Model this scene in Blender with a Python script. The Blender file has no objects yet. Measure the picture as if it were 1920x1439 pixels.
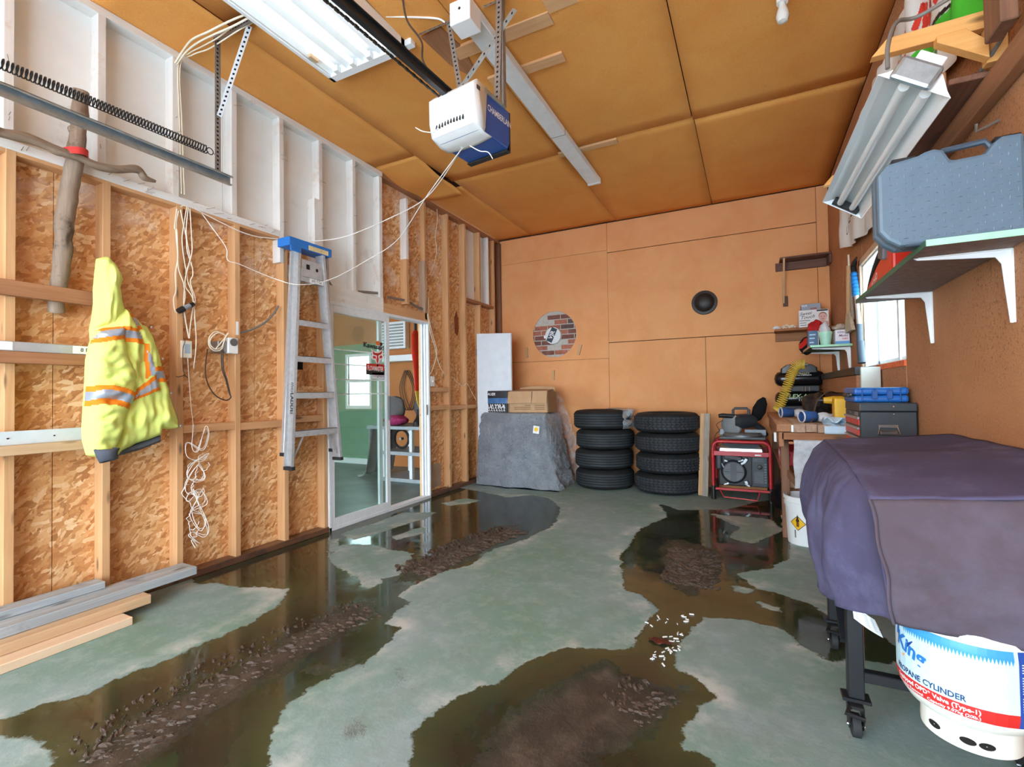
import bpy, bmesh, math, random
import numpy as np
from mathutils import Vector, Matrix, noise
PI = math.pi
V = Vector
S = bpy.context.scene
COL = S.collection
rnd = random.Random(7)

# ------------------------------------------------------------------ camera, sky, exposure
XL, YB, XR, ZC = -3.387, 6.457, 0.827, 3.536      # stud faces, back wall, right wall, ceiling (metres)
FPX, EYE = 897.42, V((0, 0, 1.212))
_ya, _pi, _ro = (math.radians(a) for a in (26.54, 1.14, -0.835))
_d = V((-math.sin(_ya) * math.cos(_pi), math.cos(_ya) * math.cos(_pi), math.sin(_pi)))
_r0 = V((math.cos(_ya), math.sin(_ya), 0)); _u0 = _r0.cross(_d)
_r = _r0 * math.cos(_ro) + _u0 * math.sin(_ro); _u = _u0 * math.cos(_ro) - _r0 * math.sin(_ro)
cam = bpy.data.cameras.new('camera'); cam.sensor_width = 36; cam.lens = FPX / 1920 * 36
cam.clip_start = 0.05; cam.clip_end = 200
camo = bpy.data.objects.new('camera', cam); COL.objects.link(camo)
camo.matrix_world = Matrix(((_r.x, _u.x, -_d.x, 0), (_r.y, _u.y, -_d.y, 0), (_r.z, _u.z, -_d.z, EYE.z), (0, 0, 0, 1)))
S.camera = camo
W = bpy.data.worlds.new('overcast_sky'); S.world = W; W.use_nodes = True
_n = W.node_tree.nodes; _l = W.node_tree.links
_bg = _n['Background']; _bg.inputs['Strength'].default_value = 5.5
_tc = _n.new('ShaderNodeTexCoord'); _sx = _n.new('ShaderNodeSeparateXYZ'); _rp = _n.new('ShaderNodeValToRGB')
_l.new(_tc.outputs['Generated'], _sx.inputs[0]); _l.new(_sx.outputs['Z'], _rp.inputs[0]); _l.new(_rp.outputs[0], _bg.inputs['Color'])
_rp.color_ramp.elements[0].color = (0.76, 0.89, 1.0, 1); _rp.color_ramp.elements[1].color = (0.68, 0.85, 1.0, 1)
S.view_settings.view_transform = 'Standard'; S.view_settings.look = 'None'
S.view_settings.exposure = 1.38; S.view_settings.gamma = 1.0; S.view_settings.use_curve_mapping = False
try:
    S.cycles.max_bounces = 10; S.cycles.diffuse_bounces = 6; S.cycles.glossy_bounces = 4; S.cycles.transmission_bounces = 6
    S.cycles.transparent_max_bounces = 10; S.cycles.sample_clamp_indirect = 8.0; S.cycles.caustics_reflective = False; S.cycles.caustics_refractive = False
except Exception: pass
TUBE_LIGHT = 0.45

# ------------------------------------------------------------------ measuring: where a sight line meets a real plane of the room
def sight(x, y): return _d + _r * ((x - 960) / FPX) + _u * ((719.5 - y) / FPX)
def PX(x, y, X=XL): d = sight(x, y); return EYE + d * (X / d.x)
def PR(x, y, X=XR): return PX(x, y, X)
def PB(x, y, Y=YB): d = sight(x, y); return EYE + d * (Y / d.y)
def PZ(x, y, Z=0.0): d = sight(x, y); return EYE + d * ((Z - EYE.z) / d.z)

# ------------------------------------------------------------------ materials
def lin(c):
    if isinstance(c, str): c = tuple(int(c[i:i + 2], 16) for i in (0, 2, 4))
    f = lambda v: v / 12.92 if v <= 0.04045 else ((v + 0.055) / 1.055) ** 2.4
    return tuple(f(v / 255) for v in c) + (1.0,)
MATS = {}
class NT:
    def __init__(s, name):
        s.m = bpy.data.materials.new(name); s.m.use_nodes = True; s.t = s.m.node_tree; s.n = s.t.nodes; s.l = s.t.links
        s.b = s.n['Principled BSDF']
    def new(s, t, **k):
        o = s.n.new('ShaderNode' + t)
        for a, v in k.items(): setattr(o, a, v)
        return o
    def link(s, a, b): s.l.new(a, b)
    def coord(s, scale=(1, 1, 1), rot=(0, 0, 0), kind='Object'):
        tc = s.new('TexCoord'); mp = s.new('Mapping'); s.link(tc.outputs[kind], mp.inputs[0])
        mp.inputs['Scale'].default_value = scale; mp.inputs['Rotation'].default_value = rot
        return mp.outputs[0]
    def noise(s, vec, scale, detail=4, rough=0.55, dist=0.0):
        n = s.new('TexNoise'); s.link(vec, n.inputs['Vector']); n.inputs['Scale'].default_value = scale
        n.inputs['Detail'].default_value = detail; n.inputs['Roughness'].default_value = rough; n.inputs['Distortion'].default_value = dist
        return n.outputs['Fac']
    def ramp(s, fac, stops):
        r = s.new('ValToRGB'); s.link(fac, r.inputs[0]); e = r.color_ramp.elements
        while len(e) < len(stops): e.new(0.5)
        for k, (p, c) in enumerate(stops):
            e[k].position = p; e[k].color = c if len(c) == 4 and not isinstance(c, str) else lin(c)
        return r.outputs[0]
    def mix(s, fac, a, b, mode='MIX'):
        m = s.new('Mix', data_type='RGBA', blend_type=mode)
        for v, i in ((fac, 0), (a, 6), (b, 7)):
            if hasattr(v, 'is_linked') or hasattr(v, 'node'): s.link(v, m.inputs[i])
            else: m.inputs[i].default_value = v
        return m.outputs[2]
    def math(s, op, a, b=0.0, clamp=False):
        m = s.new('Math', operation=op, use_clamp=clamp)
        for v, i in ((a, 0), (b, 1)):
            if hasattr(v, 'node'): s.link(v, m.inputs[i])
            else: m.inputs[i].default_value = v
        return m.outputs[0]
    def bump(s, h, strength=0.3, dist=0.01):
        b = s.new('Bump'); s.link(h, b.inputs['Height']); b.inputs['Strength'].default_value = strength; b.inputs['Distance'].default_value = dist
        s.link(b.outputs[0], s.b.inputs['Normal'])
    def set(s, **k):
        for a, v in k.items():
            i = s.b.inputs[a.replace('_', ' ')]
            if hasattr(v, 'node'): s.link(v, i)
            else: i.default_value = v
        return s.m
def plain(name, c, rough=0.55, metal=0.0, var=0.12, vs=9.0, bump=0.0, bs=60.0, emit=None, spec=0.5, dirt=None):
    """a painted / plastic / metal surface with a little procedural unevenness"""
    if name in MATS: return MATS[name]
    t = NT(name); co = t.coord(); c = lin(c)
    n = t.noise(co, vs, 5, 0.6)
    dk = tuple(v * (1 - var) for v in c[:3]) + (1,); lt = tuple(min(1, v * (1 + var)) for v in c[:3]) + (1,)
    col = t.ramp(n, [(0.3, dk), (0.7, lt)])
    if dirt: col = t.mix(t.math('MULTIPLY', t.ramp(t.noise(co, dirt[1], 6, 0.7), [(dirt[2], (0, 0, 0, 1)), (min(1, dirt[2] + 0.18), (1, 1, 1, 1))]), dirt[3] if len(dirt) > 3 else 0.8), col, lin(dirt[0]))
    t.set(Base_Color=col, Roughness=rough, Metallic=metal, Specular_IOR_Level=spec)
    if bump: t.bump(t.noise(co, bs, 5, 0.6), bump, 0.004)
    if emit: t.set(Emission_Color=lin(emit[0]), Emission_Strength=emit[1])
    MATS[name] = t.m; return t.m
def wood(name, c1, c2, axis='Z', knots=True, dirt=None, rough=0.7, scale=1.0):
    if name in MATS: return MATS[name]
    t = NT(name); k = 'XYZ'.index(axis); sc = [34.0 * scale] * 3; sc[k] = 1.6 * scale
    co = t.coord(tuple(sc)); co1 = t.coord()
    n = t.noise(co, 1.0, 6, 0.62, 0.6)
    col = t.ramp(n, [(0.28, c1), (0.5, tuple((a + b) // 2 for a, b in zip(c1, c2))), (0.72, c2)])
    big = t.noise(co1, 1.7, 3)
    col = t.mix(t.math('MULTIPLY', t.ramp(big, [(0.35, (0, 0, 0, 1)), (0.7, (1, 1, 1, 1))]), 0.45), col, lin(tuple(int(v * 0.86) for v in c1)))
    if knots:
        vs = [9.0] * 3; vs[k] = 2.6
        vo = t.new('TexVoronoi'); t.link(t.coord(tuple(vs)), vo.inputs['Vector']); vo.inputs['Scale'].default_value = 1.0
        col = t.mix(t.ramp(vo.outputs['Distance'], [(0.06, (0.85,) * 3 + (1,)), (0.14, (0, 0, 0, 1))]), col, lin(tuple(int(v * 0.52) for v in c1)))
    if dirt:
        col = t.mix(t.ramp(t.noise(co1, dirt[1], 6, 0.7), [(dirt[2], (0, 0, 0, 1)), (min(1, dirt[2] + 0.15), (0.85, 0.85, 0.85, 1))]), col, lin(dirt[0]))
    t.set(Base_Color=col, Roughness=rough); t.bump(n, 0.25, 0.003)
    MATS[name] = t.m; return t.m
def osb_mat(name='osb', rot=0.0):
    if name in MATS: return MATS[name]
    t = NT(name); cols = []
    layers = []
    for i, (ang, sy, sz, off) in enumerate(((0.5, 58, 17, 0), (-0.7, 19, 52, 3.1), (1.2, 46, 22, 7.7))):
        tc = t.new('TexCoord'); mp = t.new('Mapping'); t.link(tc.outputs['Object'], mp.inputs[0])
        mp.inputs['Rotation'].default_value = (ang + rot, 0, 0); mp.inputs['Location'].default_value = (off, off, off)
        mp2 = t.new('Mapping'); t.link(mp.outputs[0], mp2.inputs[0]); mp2.inputs['Scale'].default_value = (3, sy, sz)
        nz = t.noise(mp.outputs[0], 9, 3); ad = t.new('VectorMath', operation='ADD'); t.link(mp2.outputs[0], ad.inputs[0])
        sc = t.new('VectorMath', operation='SCALE'); t.link(nz, sc.inputs[0]); sc.inputs['Scale'].default_value = 3.0; t.link(sc.outputs[0], ad.inputs[1])
        vo = t.new('TexVoronoi'); t.link(ad.outputs[0], vo.inputs['Vector']); vo.inputs['Scale'].default_value = 1.0
        layers.append(vo)
    pal = [(0.0, (176, 122, 76)), (0.3, (210, 154, 100)), (0.55, (222, 172, 120)), (0.8, (234, 192, 142)), (1.0, (244, 216, 176))]
    sep = []
    for v in layers:
        s = t.new('SeparateColor'); t.link(v.outputs['Color'], s.inputs[0]); sep.append(s)
    c0 = t.ramp(sep[0].outputs[0], pal); c1 = t.ramp(sep[1].outputs[1], pal); c2 = t.ramp(sep[2].outputs[2], pal)
    col = t.mix(t.math('GREATER_THAN', sep[1].outputs[2], 0.5), c0, c1)
    col = t.mix(t.math('GREATER_THAN', sep[2].outputs[1], 0.62), col, c2)
    co = t.coord(); big = t.noise(co, 2.4, 4)
    col = t.mix(t.math('MULTIPLY', t.ramp(big, [(0.42, (0, 0, 0, 1)), (0.62, (1, 1, 1, 1))]), 0.40), col, lin((206, 140, 80)))
    gr = t.noise(t.coord((1, 90, 90)), 1.0, 4, 0.7)
    col = t.mix(0.22, col, t.ramp(gr, [(0.3, (120, 90, 64)), (0.62, (240, 210, 172))]), 'SOFT_LIGHT')
    sx = t.new('SeparateXYZ'); t.link(co, sx.inputs[0]); ov = t.math('MULTIPLY', t.ramp(sx.outputs[2], [(0.0, (0, 0, 0, 1)), (1.0, (0, 0, 0, 1))]), 0.0) if False else None
    mr = t.new('MapRange'); t.link(sx.outputs[2], mr.inputs[0]); mr.inputs[1].default_value = 1.9; mr.inputs[2].default_value = 2.45
    sp = t.math('MULTIPLY', mr.outputs[0], t.ramp(t.noise(co, 3.6, 5, 0.65), [(0.5, (0, 0, 0, 1)), (0.66, (1, 1, 1, 1))]))
    col = t.mix(t.math('MULTIPLY', sp, 0.6), col, lin((238, 226, 212)))
    t.set(Base_Color=col, Roughness=0.72); t.bump(sep[1].outputs[2], 0.25, 0.003)
    MATS[name] = t.m; return t.m
def board_mat(name, c, blotch, amount=0.5, grime=None, grain=0.25):
    """old pressed fibreboard"""
    if name in MATS: return MATS[name]
    t = NT(name); co = t.coord(); c = lin(c)
    fine = t.noise(co, 170, 4, 0.75); mid = t.noise(co, 2.2, 5, 0.6, 0.5); sm = t.noise(co, 26, 5, 0.7)
    col = t.mix(t.math('MULTIPLY', t.ramp(mid, [(0.4, (0, 0, 0, 1)), (0.66, (1, 1, 1, 1))]), amount), c, lin(blotch))
    col = t.mix(grain, col, t.ramp(fine, [(0.3, (0.12, 0.12, 0.12, 1)), (0.7, (0.9, 0.9, 0.9, 1))]), 'SOFT_LIGHT')
    spk = t.ramp(sm, [(0.68, (0, 0, 0, 1)), (0.78, (1, 1, 1, 1))])
    col = t.mix(t.math('MULTIPLY', spk, 0.35), col, lin(tuple(int(255 * (v ** 0.4545) * 0.62) for v in c[:3])))
    if grime:
        g = t.math('MULTIPLY', t.ramp(t.noise(t.coord((1, 1, 1)), 60, 6, 0.8), [(0.54, (0, 0, 0, 1)), (0.6, (1, 1, 1, 1))]), t.ramp(t.noise(co, 1.3, 4), [(0.34, (0, 0, 0, 1)), (0.56, (1, 1, 1, 1))]))
        col = t.mix(t.math('MULTIPLY', g, 0.85), col, lin(grime))
    t.set(Base_Color=col, Roughness=0.78, Specular_IOR_Level=0.3); t.bump(fine, 0.08, 0.002)
    MATS[name] = t.m; return t.m
def cloth_mat(name, c, weave=900, rough=0.9, var=0.2, vs=3.0, dust=None):
    if name in MATS: return MATS[name]
    t = NT(name); co = t.coord(); c = lin(c)
    n = t.noise(co, vs, 6, 0.65); f = t.noise(co, weave, 2)
    col = t.ramp(n, [(0.3, tuple(v * (1 - var) for v in c[:3]) + (1,)), (0.7, tuple(min(1, v * (1 + var)) for v in c[:3]) + (1,))])
    if dust: col = t.mix(t.math('MULTIPLY', t.ramp(t.noise(co, dust[1], 6, 0.7), [(0.48, (0, 0, 0, 1)), (0.75, (1, 1, 1, 1))]), dust[2]), col, lin(dust[0]))
    t.set(Base_Color=col, Roughness=rough, Specular_IOR_Level=0.2); t.bump(f, 0.15, 0.001)
    MATS[name] = t.m; return t.m
def glass_mat(name='pane_glass', tint=(0.92, 0.97, 0.95), fog=0.06):
    if name in MATS: return MATS[name]
    t = NT(name); out = t.n['Material Output']
    tr = t.new('BsdfTransparent'); tr.inputs[0].default_value = (*tint, 1); gl = t.new('BsdfGlossy'); gl.inputs['Roughness'].default_value = 0.03
    df = t.new('BsdfDiffuse'); df.inputs[0].default_value = (0.75, 0.8, 0.8, 1)
    fr = t.new('LayerWeight'); fr.inputs[0].default_value = 0.5
    m1 = t.new('MixShader'); t.link(t.math('ADD', t.math('MULTIPLY', t.math('POWER', fr.outputs['Facing'], 5.0), 0.8), 0.05), m1.inputs[0]); t.link(tr.outputs[0], m1.inputs[1]); t.link(gl.outputs[0], m1.inputs[2])
    m2 = t.new('MixShader'); t.link(t.math('MULTIPLY', t.ramp(t.noise(t.coord(), 3, 6, 0.7), [(0.3, (0.3,) * 3 + (1,)), (0.8, (1, 1, 1, 1))]), fog), m2.inputs[0]); t.link(m1.outputs[0], m2.inputs[1]); t.link(df.outputs[0], m2.inputs[2])
    t.link(m2.outputs[0], out.inputs[0]); MATS[name] = t.m; return t.m
def film_mat(name, c=(0.75, 0.8, 0.82), clear=0.5, rough=0.25):
    if name in MATS: return MATS[name]
    t = NT(name); co = t.coord()
    n = t.noise(co, 26, 6, 0.7, 1.2); n2 = t.noise(co, 6, 4, 0.6, 0.8)
    a = t.ramp(n2, [(0.3, ((1 - clear) * 0.6,) * 3 + (1,)), (0.7, (min(1, 1.25 - clear),) * 3 + (1,))])
    t.set(Base_Color=(*c, 1), Roughness=rough, Alpha=a); t.bump(n, 0.7, 0.01)
    MATS[name] = t.m; return t.m

# ------------------------------------------------------------------ mesh building
def orth(n):
    n = V(n).normalized(); a = V((0, 0, 1)) if abs(n.z) < 0.9 else V((1, 0, 0))
    u = n.cross(a).normalized(); return u, n.cross(u).normalized()
class MB:
    def __init__(s): s.v = []; s.f = []; s.mi = []; s.k = 0
    def add(s, vs, fs, m=None):
        o = len(s.v); s.v += [tuple(p) for p in vs]; s.f += [tuple(i + o for i in f) for f in fs]; s.mi += [s.k if m is None else m] * len(fs); return s
    def box(s, lo, hi, m=None):
        (a, b, c), (d, e, f) = lo, hi
        a, d = min(a, d), max(a, d); b, e = min(b, e), max(b, e); c, f = min(c, f), max(c, f)
        return s.add([(a, b, c), (d, b, c), (d, e, c), (a, e, c), (a, b, f), (d, b, f), (d, e, f), (a, e, f)],
                     [(0, 3, 2, 1), (4, 5, 6, 7), (0, 1, 5, 4), (1, 2, 6, 5), (2, 3, 7, 6), (3, 0, 4, 7)], m)
    def obox(s, c, h, R=None, m=None):
        """box of half size h about c, rotated by R"""
        R = R or Matrix.Identity(3); c = V(c)
        vs = [c + R @ V((h[0] * x, h[1] * y, h[2] * z)) for z in (-1, 1) for x, y in ((-1, -1), (1, -1), (1, 1), (-1, 1))]
        return s.add(vs, [(0, 3, 2, 1), (4, 5, 6, 7), (0, 1, 5, 4), (1, 2, 6, 5), (2, 3, 7, 6), (3, 0, 4, 7)], m)
    def beam(s, p, q, w, d, wv=None, m=None):
        """bar from p to q, w wide along wv, d deep across"""
        p, q = V(p), V(q); n = (q - p).normalized()
        if wv is None: a, b = orth(n)
        else: a = (V(wv) - n * n.dot(V(wv))).normalized(); b = n.cross(a)
        a, b = a * w / 2, b * d / 2
        vs = [e + a * x + b * y for e in (p, q) for x, y in ((-1, -1), (1, -1), (1, 1), (-1, 1))]
        return s.add(vs, [(3, 2, 1, 0), (4, 5, 6, 7), (0, 1, 5, 4), (1, 2, 6, 5), (2, 3, 7, 6), (3, 0, 4, 7)], m)
    def tube(s, pts, r, n=8, closed=False, m=None, cap=True):
        pts = [V(p) for p in pts]; N = len(pts); rr = r if hasattr(r, '__len__') else [r] * N
        vs = []; pu = None
        for i, p in enumerate(pts):
            if closed: t = (pts[(i + 1) % N] - pts[i - 1])
            else: t = pts[min(i + 1, N - 1)] - pts[max(i - 1, 0)]
            if t.length < 1e-9: t = V((0, 0, 1))
            t.normalize()
            if pu is None: u, w = orth(t)
            else:
                u = pu - t * pu.dot(t)
                u = u.normalized() if u.length > 1e-6 else orth(t)[0]
                w = t.cross(u)
            pu = u
            for k in range(n):
                a = 2 * PI * k / n; vs.append(p + (u * math.cos(a) + w * math.sin(a)) * rr[i])
        fs = []
        for i in range(N if closed else N - 1):
            j = (i + 1) % N
            for k in range(n): fs.append((i * n + k, i * n + (k + 1) % n, j * n + (k + 1) % n, j * n + k))
        if cap and not closed: fs += [tuple(range(n - 1, -1, -1)), tuple((N - 1) * n + k for k in range(n))]
        return s.add(vs, fs, m)
    def lathe(s, prof, c, ax=(0, 0, 1), n=24, m=None, cap=True, ang=None, start=0.0):
        """prof: (radius, height) pairs about axis ax at c"""
        c = V(c); ax = V(ax).normalized(); u, w = orth(ax); vs = []; full = ang is None
        steps = n if full else n + 1
        for r, h in prof:
            for k in range(steps):
                a = start + (2 * PI if full else ang) * k / n; vs.append(c + ax * h + (u * math.cos(a) + w * math.sin(a)) * r)
        fs = []
        for i in range(len(prof) - 1):
            for k in range(n):
                kk = (k + 1) % steps; fs.append((i * steps + k, i * steps + kk, (i + 1) * steps + kk, (i + 1) * steps + k))
        if cap and full: fs += [tuple(range(steps - 1, -1, -1)), tuple((len(prof) - 1) * steps + k for k in range(steps))]
        return s.add(vs, fs, m)
    def ball(s, c, r, n=12, m=None):
        rx, ry, rz = r if hasattr(r, '__len__') else (r, r, r); vs = []; k2 = n // 2
        for i in range(k2 + 1):
            th = PI * i / k2
            for j in range(n): vs.append((c[0] + rx * math.sin(th) * math.cos(2 * PI * j / n), c[1] + ry * math.sin(th) * math.sin(2 * PI * j / n), c[2] + rz * math.cos(th)))
        return s.add(vs, [(i * n + j, (i + 1) * n + j, (i + 1) * n + (j + 1) % n, i * n + (j + 1) % n) for i in range(k2) for j in range(n)], m)
    def prism(s, poly, f, t0, t1, m=None):
        """2-D outline through f(a, b, depth) -> point, between two depths"""
        n = len(poly); vs = [f(a, b, t0) for a, b in poly] + [f(a, b, t1) for a, b in poly]
        fs = [tuple(range(n - 1, -1, -1)), tuple(range(n, 2 * n))] + [(i, (i + 1) % n, n + (i + 1) % n, n + i) for i in range(n)]
        return s.add(vs, fs, m)
    def grid(s, f, nu, nv, m=None, cu=False, cv=False):
        vs = [f(i / nu, j / nv) for i in range(nu + (not cu)) for j in range(nv + (not cv))]
        a, b = nu + (not cu), nv + (not cv)
        return s.add(vs, [(i * b + j, ((i + 1) % a) * b + j, ((i + 1) % a) * b + (j + 1) % b, i * b + (j + 1) % b) for i in range(nu) for j in range(nv)], m)
    def loft(s, rings, closed=True, cap=True, m=None):
        n = len(rings[0]); vs = [p for r in rings for p in r]; fs = []
        for i in range(len(rings) - 1):
            for k in range(n if closed else n - 1): fs.append((i * n + k, i * n + (k + 1) % n, (i + 1) * n + (k + 1) % n, (i + 1) * n + k))
        if cap: fs += [tuple(range(n - 1, -1, -1)), tuple((len(rings) - 1) * n + k for k in range(n))]
        return s.add(vs, fs, m)
    def build(s, name, mat, parent=None, smooth=False, bevel=0.0, solid=0.0, sub=0, fix=True):
        me = bpy.data.meshes.new(name)
        if parent is None:
            a = np.array(s.v); off = V(((a[:, 0].min() + a[:, 0].max()) / 2, (a[:, 1].min() + a[:, 1].max()) / 2, a[:, 2].min()))
        else: off = wloc(parent)
        me.from_pydata([(p[0] - off.x, p[1] - off.y, p[2] - off.z) for p in s.v], [], s.f); me.validate()
        for mt in (mat if isinstance(mat, (list, tuple)) else [mat]): me.materials.append(mt)
        if isinstance(mat, (list, tuple)) and len(me.polygons) == len(s.mi): me.polygons.foreach_set('material_index', s.mi)
        if fix:
            bm = bmesh.new(); bm.from_mesh(me); bmesh.ops.recalc_face_normals(bm, faces=bm.faces[:]); bm.to_mesh(me); bm.free()
        o = bpy.data.objects.new(name, me); COL.objects.link(o)
        if parent is None: o.location = off
        else: o.parent = parent
        if smooth: me.polygons.foreach_set('use_smooth', [True] * len(me.polygons))
        if bevel:
            b = o.modifiers.new('edge', 'BEVEL'); b.width = bevel; b.segments = 2 if bevel > 0.004 else 1; b.limit_method = 'ANGLE'; b.angle_limit = 0.9
        if solid: q = o.modifiers.new('skin', 'SOLIDIFY'); q.thickness = solid; q.offset = 0
        if sub: q = o.modifiers.new('round', 'SUBSURF'); q.levels = sub; q.render_levels = sub
        if smooth and not sub:
            try: me.set_sharp_from_angle(angle=0.7)
            except Exception: pass
        return o
def wloc(o):
    p = V((0, 0, 0))
    while o is not None: p = p + o.location; o = o.parent
    return p
def tag(o, label=None, cat=None, group=None, kind=None):
    if label: o['label'] = label
    if cat: o['category'] = cat
    if group: o['group'] = group
    if kind: o['kind'] = kind
    return o
def thing(name, label, cat, loc, group=None):
    o = bpy.data.objects.new(name, None); COL.objects.link(o); o.location = loc; o.empty_display_size = 0.05
    return tag(o, label, cat, group)
def struct(name, loc=(0, 0, 0)):
    o = bpy.data.objects.new(name, None); COL.objects.link(o); o.location = loc; o['kind'] = 'structure'; o.empty_display_size = 0.1; return o
def lab(o, label): o['label'] = label; return o
def copy_tree(o, loc, rotz=0.0, label=None):
    def rec(a, par):
        c = a.copy(); COL.objects.link(c)
        if par is not None: c.parent = par
        for ch in list(a.children): rec(ch, c)
        return c
    r = rec(o, None); r.location = loc; r.rotation_euler = (0, 0, rotz)
    if label: r['label'] = label
    return r
def box(name, lo, hi, mat, parent=None, bevel=0.0): return MB().box(lo, hi).build(name, mat, parent, bevel=bevel)
def text_mesh(body, size, bold=0.0, shear=0.0, width=None):
    cu = bpy.data.curves.new('letters', 'FONT'); cu.body = body; cu.size = size; cu.offset = bold * size; cu.shear = shear; cu.align_x = 'CENTER'; cu.align_y = 'CENTER'; cu.resolution_u = 2
    o = bpy.data.objects.new('letters', cu); COL.objects.link(o)
    me = bpy.data.meshes.new_from_object(o); v = np.array([p.co[:] for p in me.vertices]) if len(me.vertices) else np.zeros((0, 3)); f = [tuple(p.vertices) for p in me.polygons]
    bpy.data.objects.remove(o); bpy.data.curves.remove(cu); bpy.data.meshes.remove(me)
    if width and len(v): v[:, 0] *= width / (v[:, 0].max() - v[:, 0].min())
    return v, f
def letters(body, size, c, right, up, mat, parent, bold=0.01, shear=0.0, width=None, name='lettering'):
    """flat printed lettering centred at c on the plane spanned by right, up"""
    v, f = text_mesh(body, size, bold, shear, width); c = V(c); right = V(right).normalized(); up = V(up).normalized()
    return MB().add([c + right * p[0] + up * p[1] for p in v], f).build(name, mat, parent, fix=False)
def fnoise(p, s=1.0, seed=0.0): return noise.noise(V((p[0] * s + seed, p[1] * s - seed * 1.7, p[2] * s + seed * 0.6)))
def inside(poly, x, y):
    r = np.zeros(x.shape, bool); n = len(poly); j = n - 1
    for i in range(n):
        xi, yi = poly[i]; xj, yj = poly[j]
        if yi != yj: r ^= ((yi > y) != (yj > y)) & (x < (xj - xi) * (y - yi) / (yj - yi) + xi)
        j = i
    return r
def seg_near(poly, x, y):
    """distance to an outline and the nearest point on it"""
    best = np.full(x.shape, 1e9); bx = x.copy(); by = y.copy(); n = len(poly)
    for i in range(n):
        (ax, ay), (cx, cy) = poly[i], poly[(i + 1) % n]; dx, dy = cx - ax, cy - ay; L = dx * dx + dy * dy + 1e-12
        t = np.clip(((x - ax) * dx + (y - ay) * dy) / L, 0, 1); qx, qy = ax + t * dx, ay + t * dy; d = np.hypot(x - qx, y - qy)
        k = d < best; best[k] = d[k]; bx[k] = qx[k]; by[k] = qy[k]
    return best, bx, by
def puff(name, poly, f, thick, R, res, mat, parent, wr=(0, 1, 1), seed=0.0, marks=(), flat_back=True, lift=None):
    """a padded cloth shape: outline poly in (a, b), f(a, b, h) -> point; marks: (name, outline, material, label) strips lying on it"""
    P = np.array(poly); a0, b0 = P.min(0) - res; a1, b1 = P.max(0) + res
    na, nb = int((a1 - a0) / res) + 2, int((b1 - b0) / res) + 2
    A, B = np.meshgrid(a0 + np.arange(na) * res, b0 + np.arange(nb) * res, indexing='ij')
    ca, cb = A[:-1, :-1] + res / 2, B[:-1, :-1] + res / 2
    cell = inside(poly, ca, cb); d, qx, qy = seg_near(poly, A, B); ins = inside(poly, A, B)
    used = np.zeros((na, nb), bool); full = np.ones((na, nb), bool); cnt = np.zeros((na, nb), int)
    for i, j in ((0, 0), (1, 0), (1, 1), (0, 1)): cnt[i:na - 1 + i, j:nb - 1 + j] += cell
    used = cnt > 0; bd = used & (cnt < 4)
    A = np.where(bd & (d < 1.5 * res), qx, A); B = np.where(bd & (d < 1.5 * res), qy, B); d = np.where(bd, 0, d)
    k = np.clip(d / R, 0, 1); h = thick * np.sqrt(np.maximum(0, 1 - (1 - k) ** 2))
    idx = -np.ones((na, nb), int); vs = []; H = {}
    for i, j in np.argwhere(used):
        hh = h[i, j] + (wr[0] * noise.noise(V((A[i, j] * wr[1], B[i, j] * wr[2], seed))) + 0.5 * wr[0] * noise.noise(V((A[i, j] * wr[1] * 2.3, B[i, j] * wr[2] * 2.1, seed + 5)))) * (0.25 + 0.75 * k[i, j])
        if lift: hh += lift(A[i, j], B[i, j])
        H[i, j] = hh; idx[i, j] = len(vs); vs.append(f(A[i, j], B[i, j], hh))
    fs = []; cells = np.argwhere(cell)
    for i, j in cells: fs.append((idx[i, j], idx[i + 1, j], idx[i + 1, j + 1], idx[i, j + 1]))
    mb = MB(); n0 = len(vs)
    bvs = [f(A[i, j], B[i, j], -0.15 * thick + (lift(A[i, j], B[i, j]) if lift else 0)) for i, j in np.argwhere(used)]
    bfs = [tuple(n0 + q for q in reversed(t)) for t in fs]; side = []
    ed = {}
    for t in fs:
        for q in range(4): ed[(t[q], t[(q + 1) % 4])] = 1
    for (p, q) in ed:
        if (q, p) not in ed: side.append((q, p, n0 + p, n0 + q))
    mb.add(vs + bvs, fs + bfs + side); o = mb.build(name, mat, parent, smooth=True, fix=False)
    for nm, mp, mm, ml in marks:
        ins2 = cell & inside(mp, ca, cb); m2 = {}; v2 = []; f2 = []
        for i, j in np.argwhere(ins2):
            t = []
            for q in ((i, j), (i + 1, j), (i + 1, j + 1), (i, j + 1)):
                if q not in m2: m2[q] = len(v2); v2.append(f(A[q], B[q], H[q] + 0.0025 + 0.0012 * (ml is not None and 'grey' in ml)))
                t.append(m2[q])
            f2.append(tuple(t))
        if f2:
            so = MB().add(v2, f2).build(nm, mm, o, smooth=True, fix=False)
            if ml: so['label'] = ml
    return o
def arc(c, r, a0, a1, n, u, w): c = V(c); u = V(u); w = V(w); return [c + (u * math.cos(a0 + (a1 - a0) * k / n) + w * math.sin(a0 + (a1 - a0) * k / n)) * r for k in range(n + 1)]
def spline(pts, n=8):
    """smooth curve through points"""
    P = [V(p) for p in pts]; out = []
    for i in range(len(P) - 1):
        p0, p1, p2, p3 = P[max(i - 1, 0)], P[i], P[i + 1], P[min(i + 2, len(P) - 1)]
        for k in range(n):
            t = k / n; out.append(0.5 * ((2 * p1) + (p2 - p0) * t + (2 * p0 - 5 * p1 + 4 * p2 - p3) * t * t + (3 * p1 - p0 - 3 * p2 + p3) * t ** 3))
    return out + [P[-1]]
def rotz(a): return Matrix.Rotation(a, 3, 'Z')
def rotx(a): return Matrix.Rotation(a, 3, 'X')
def roty(a): return Matrix.Rotation(a, 3, 'Y')
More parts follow.
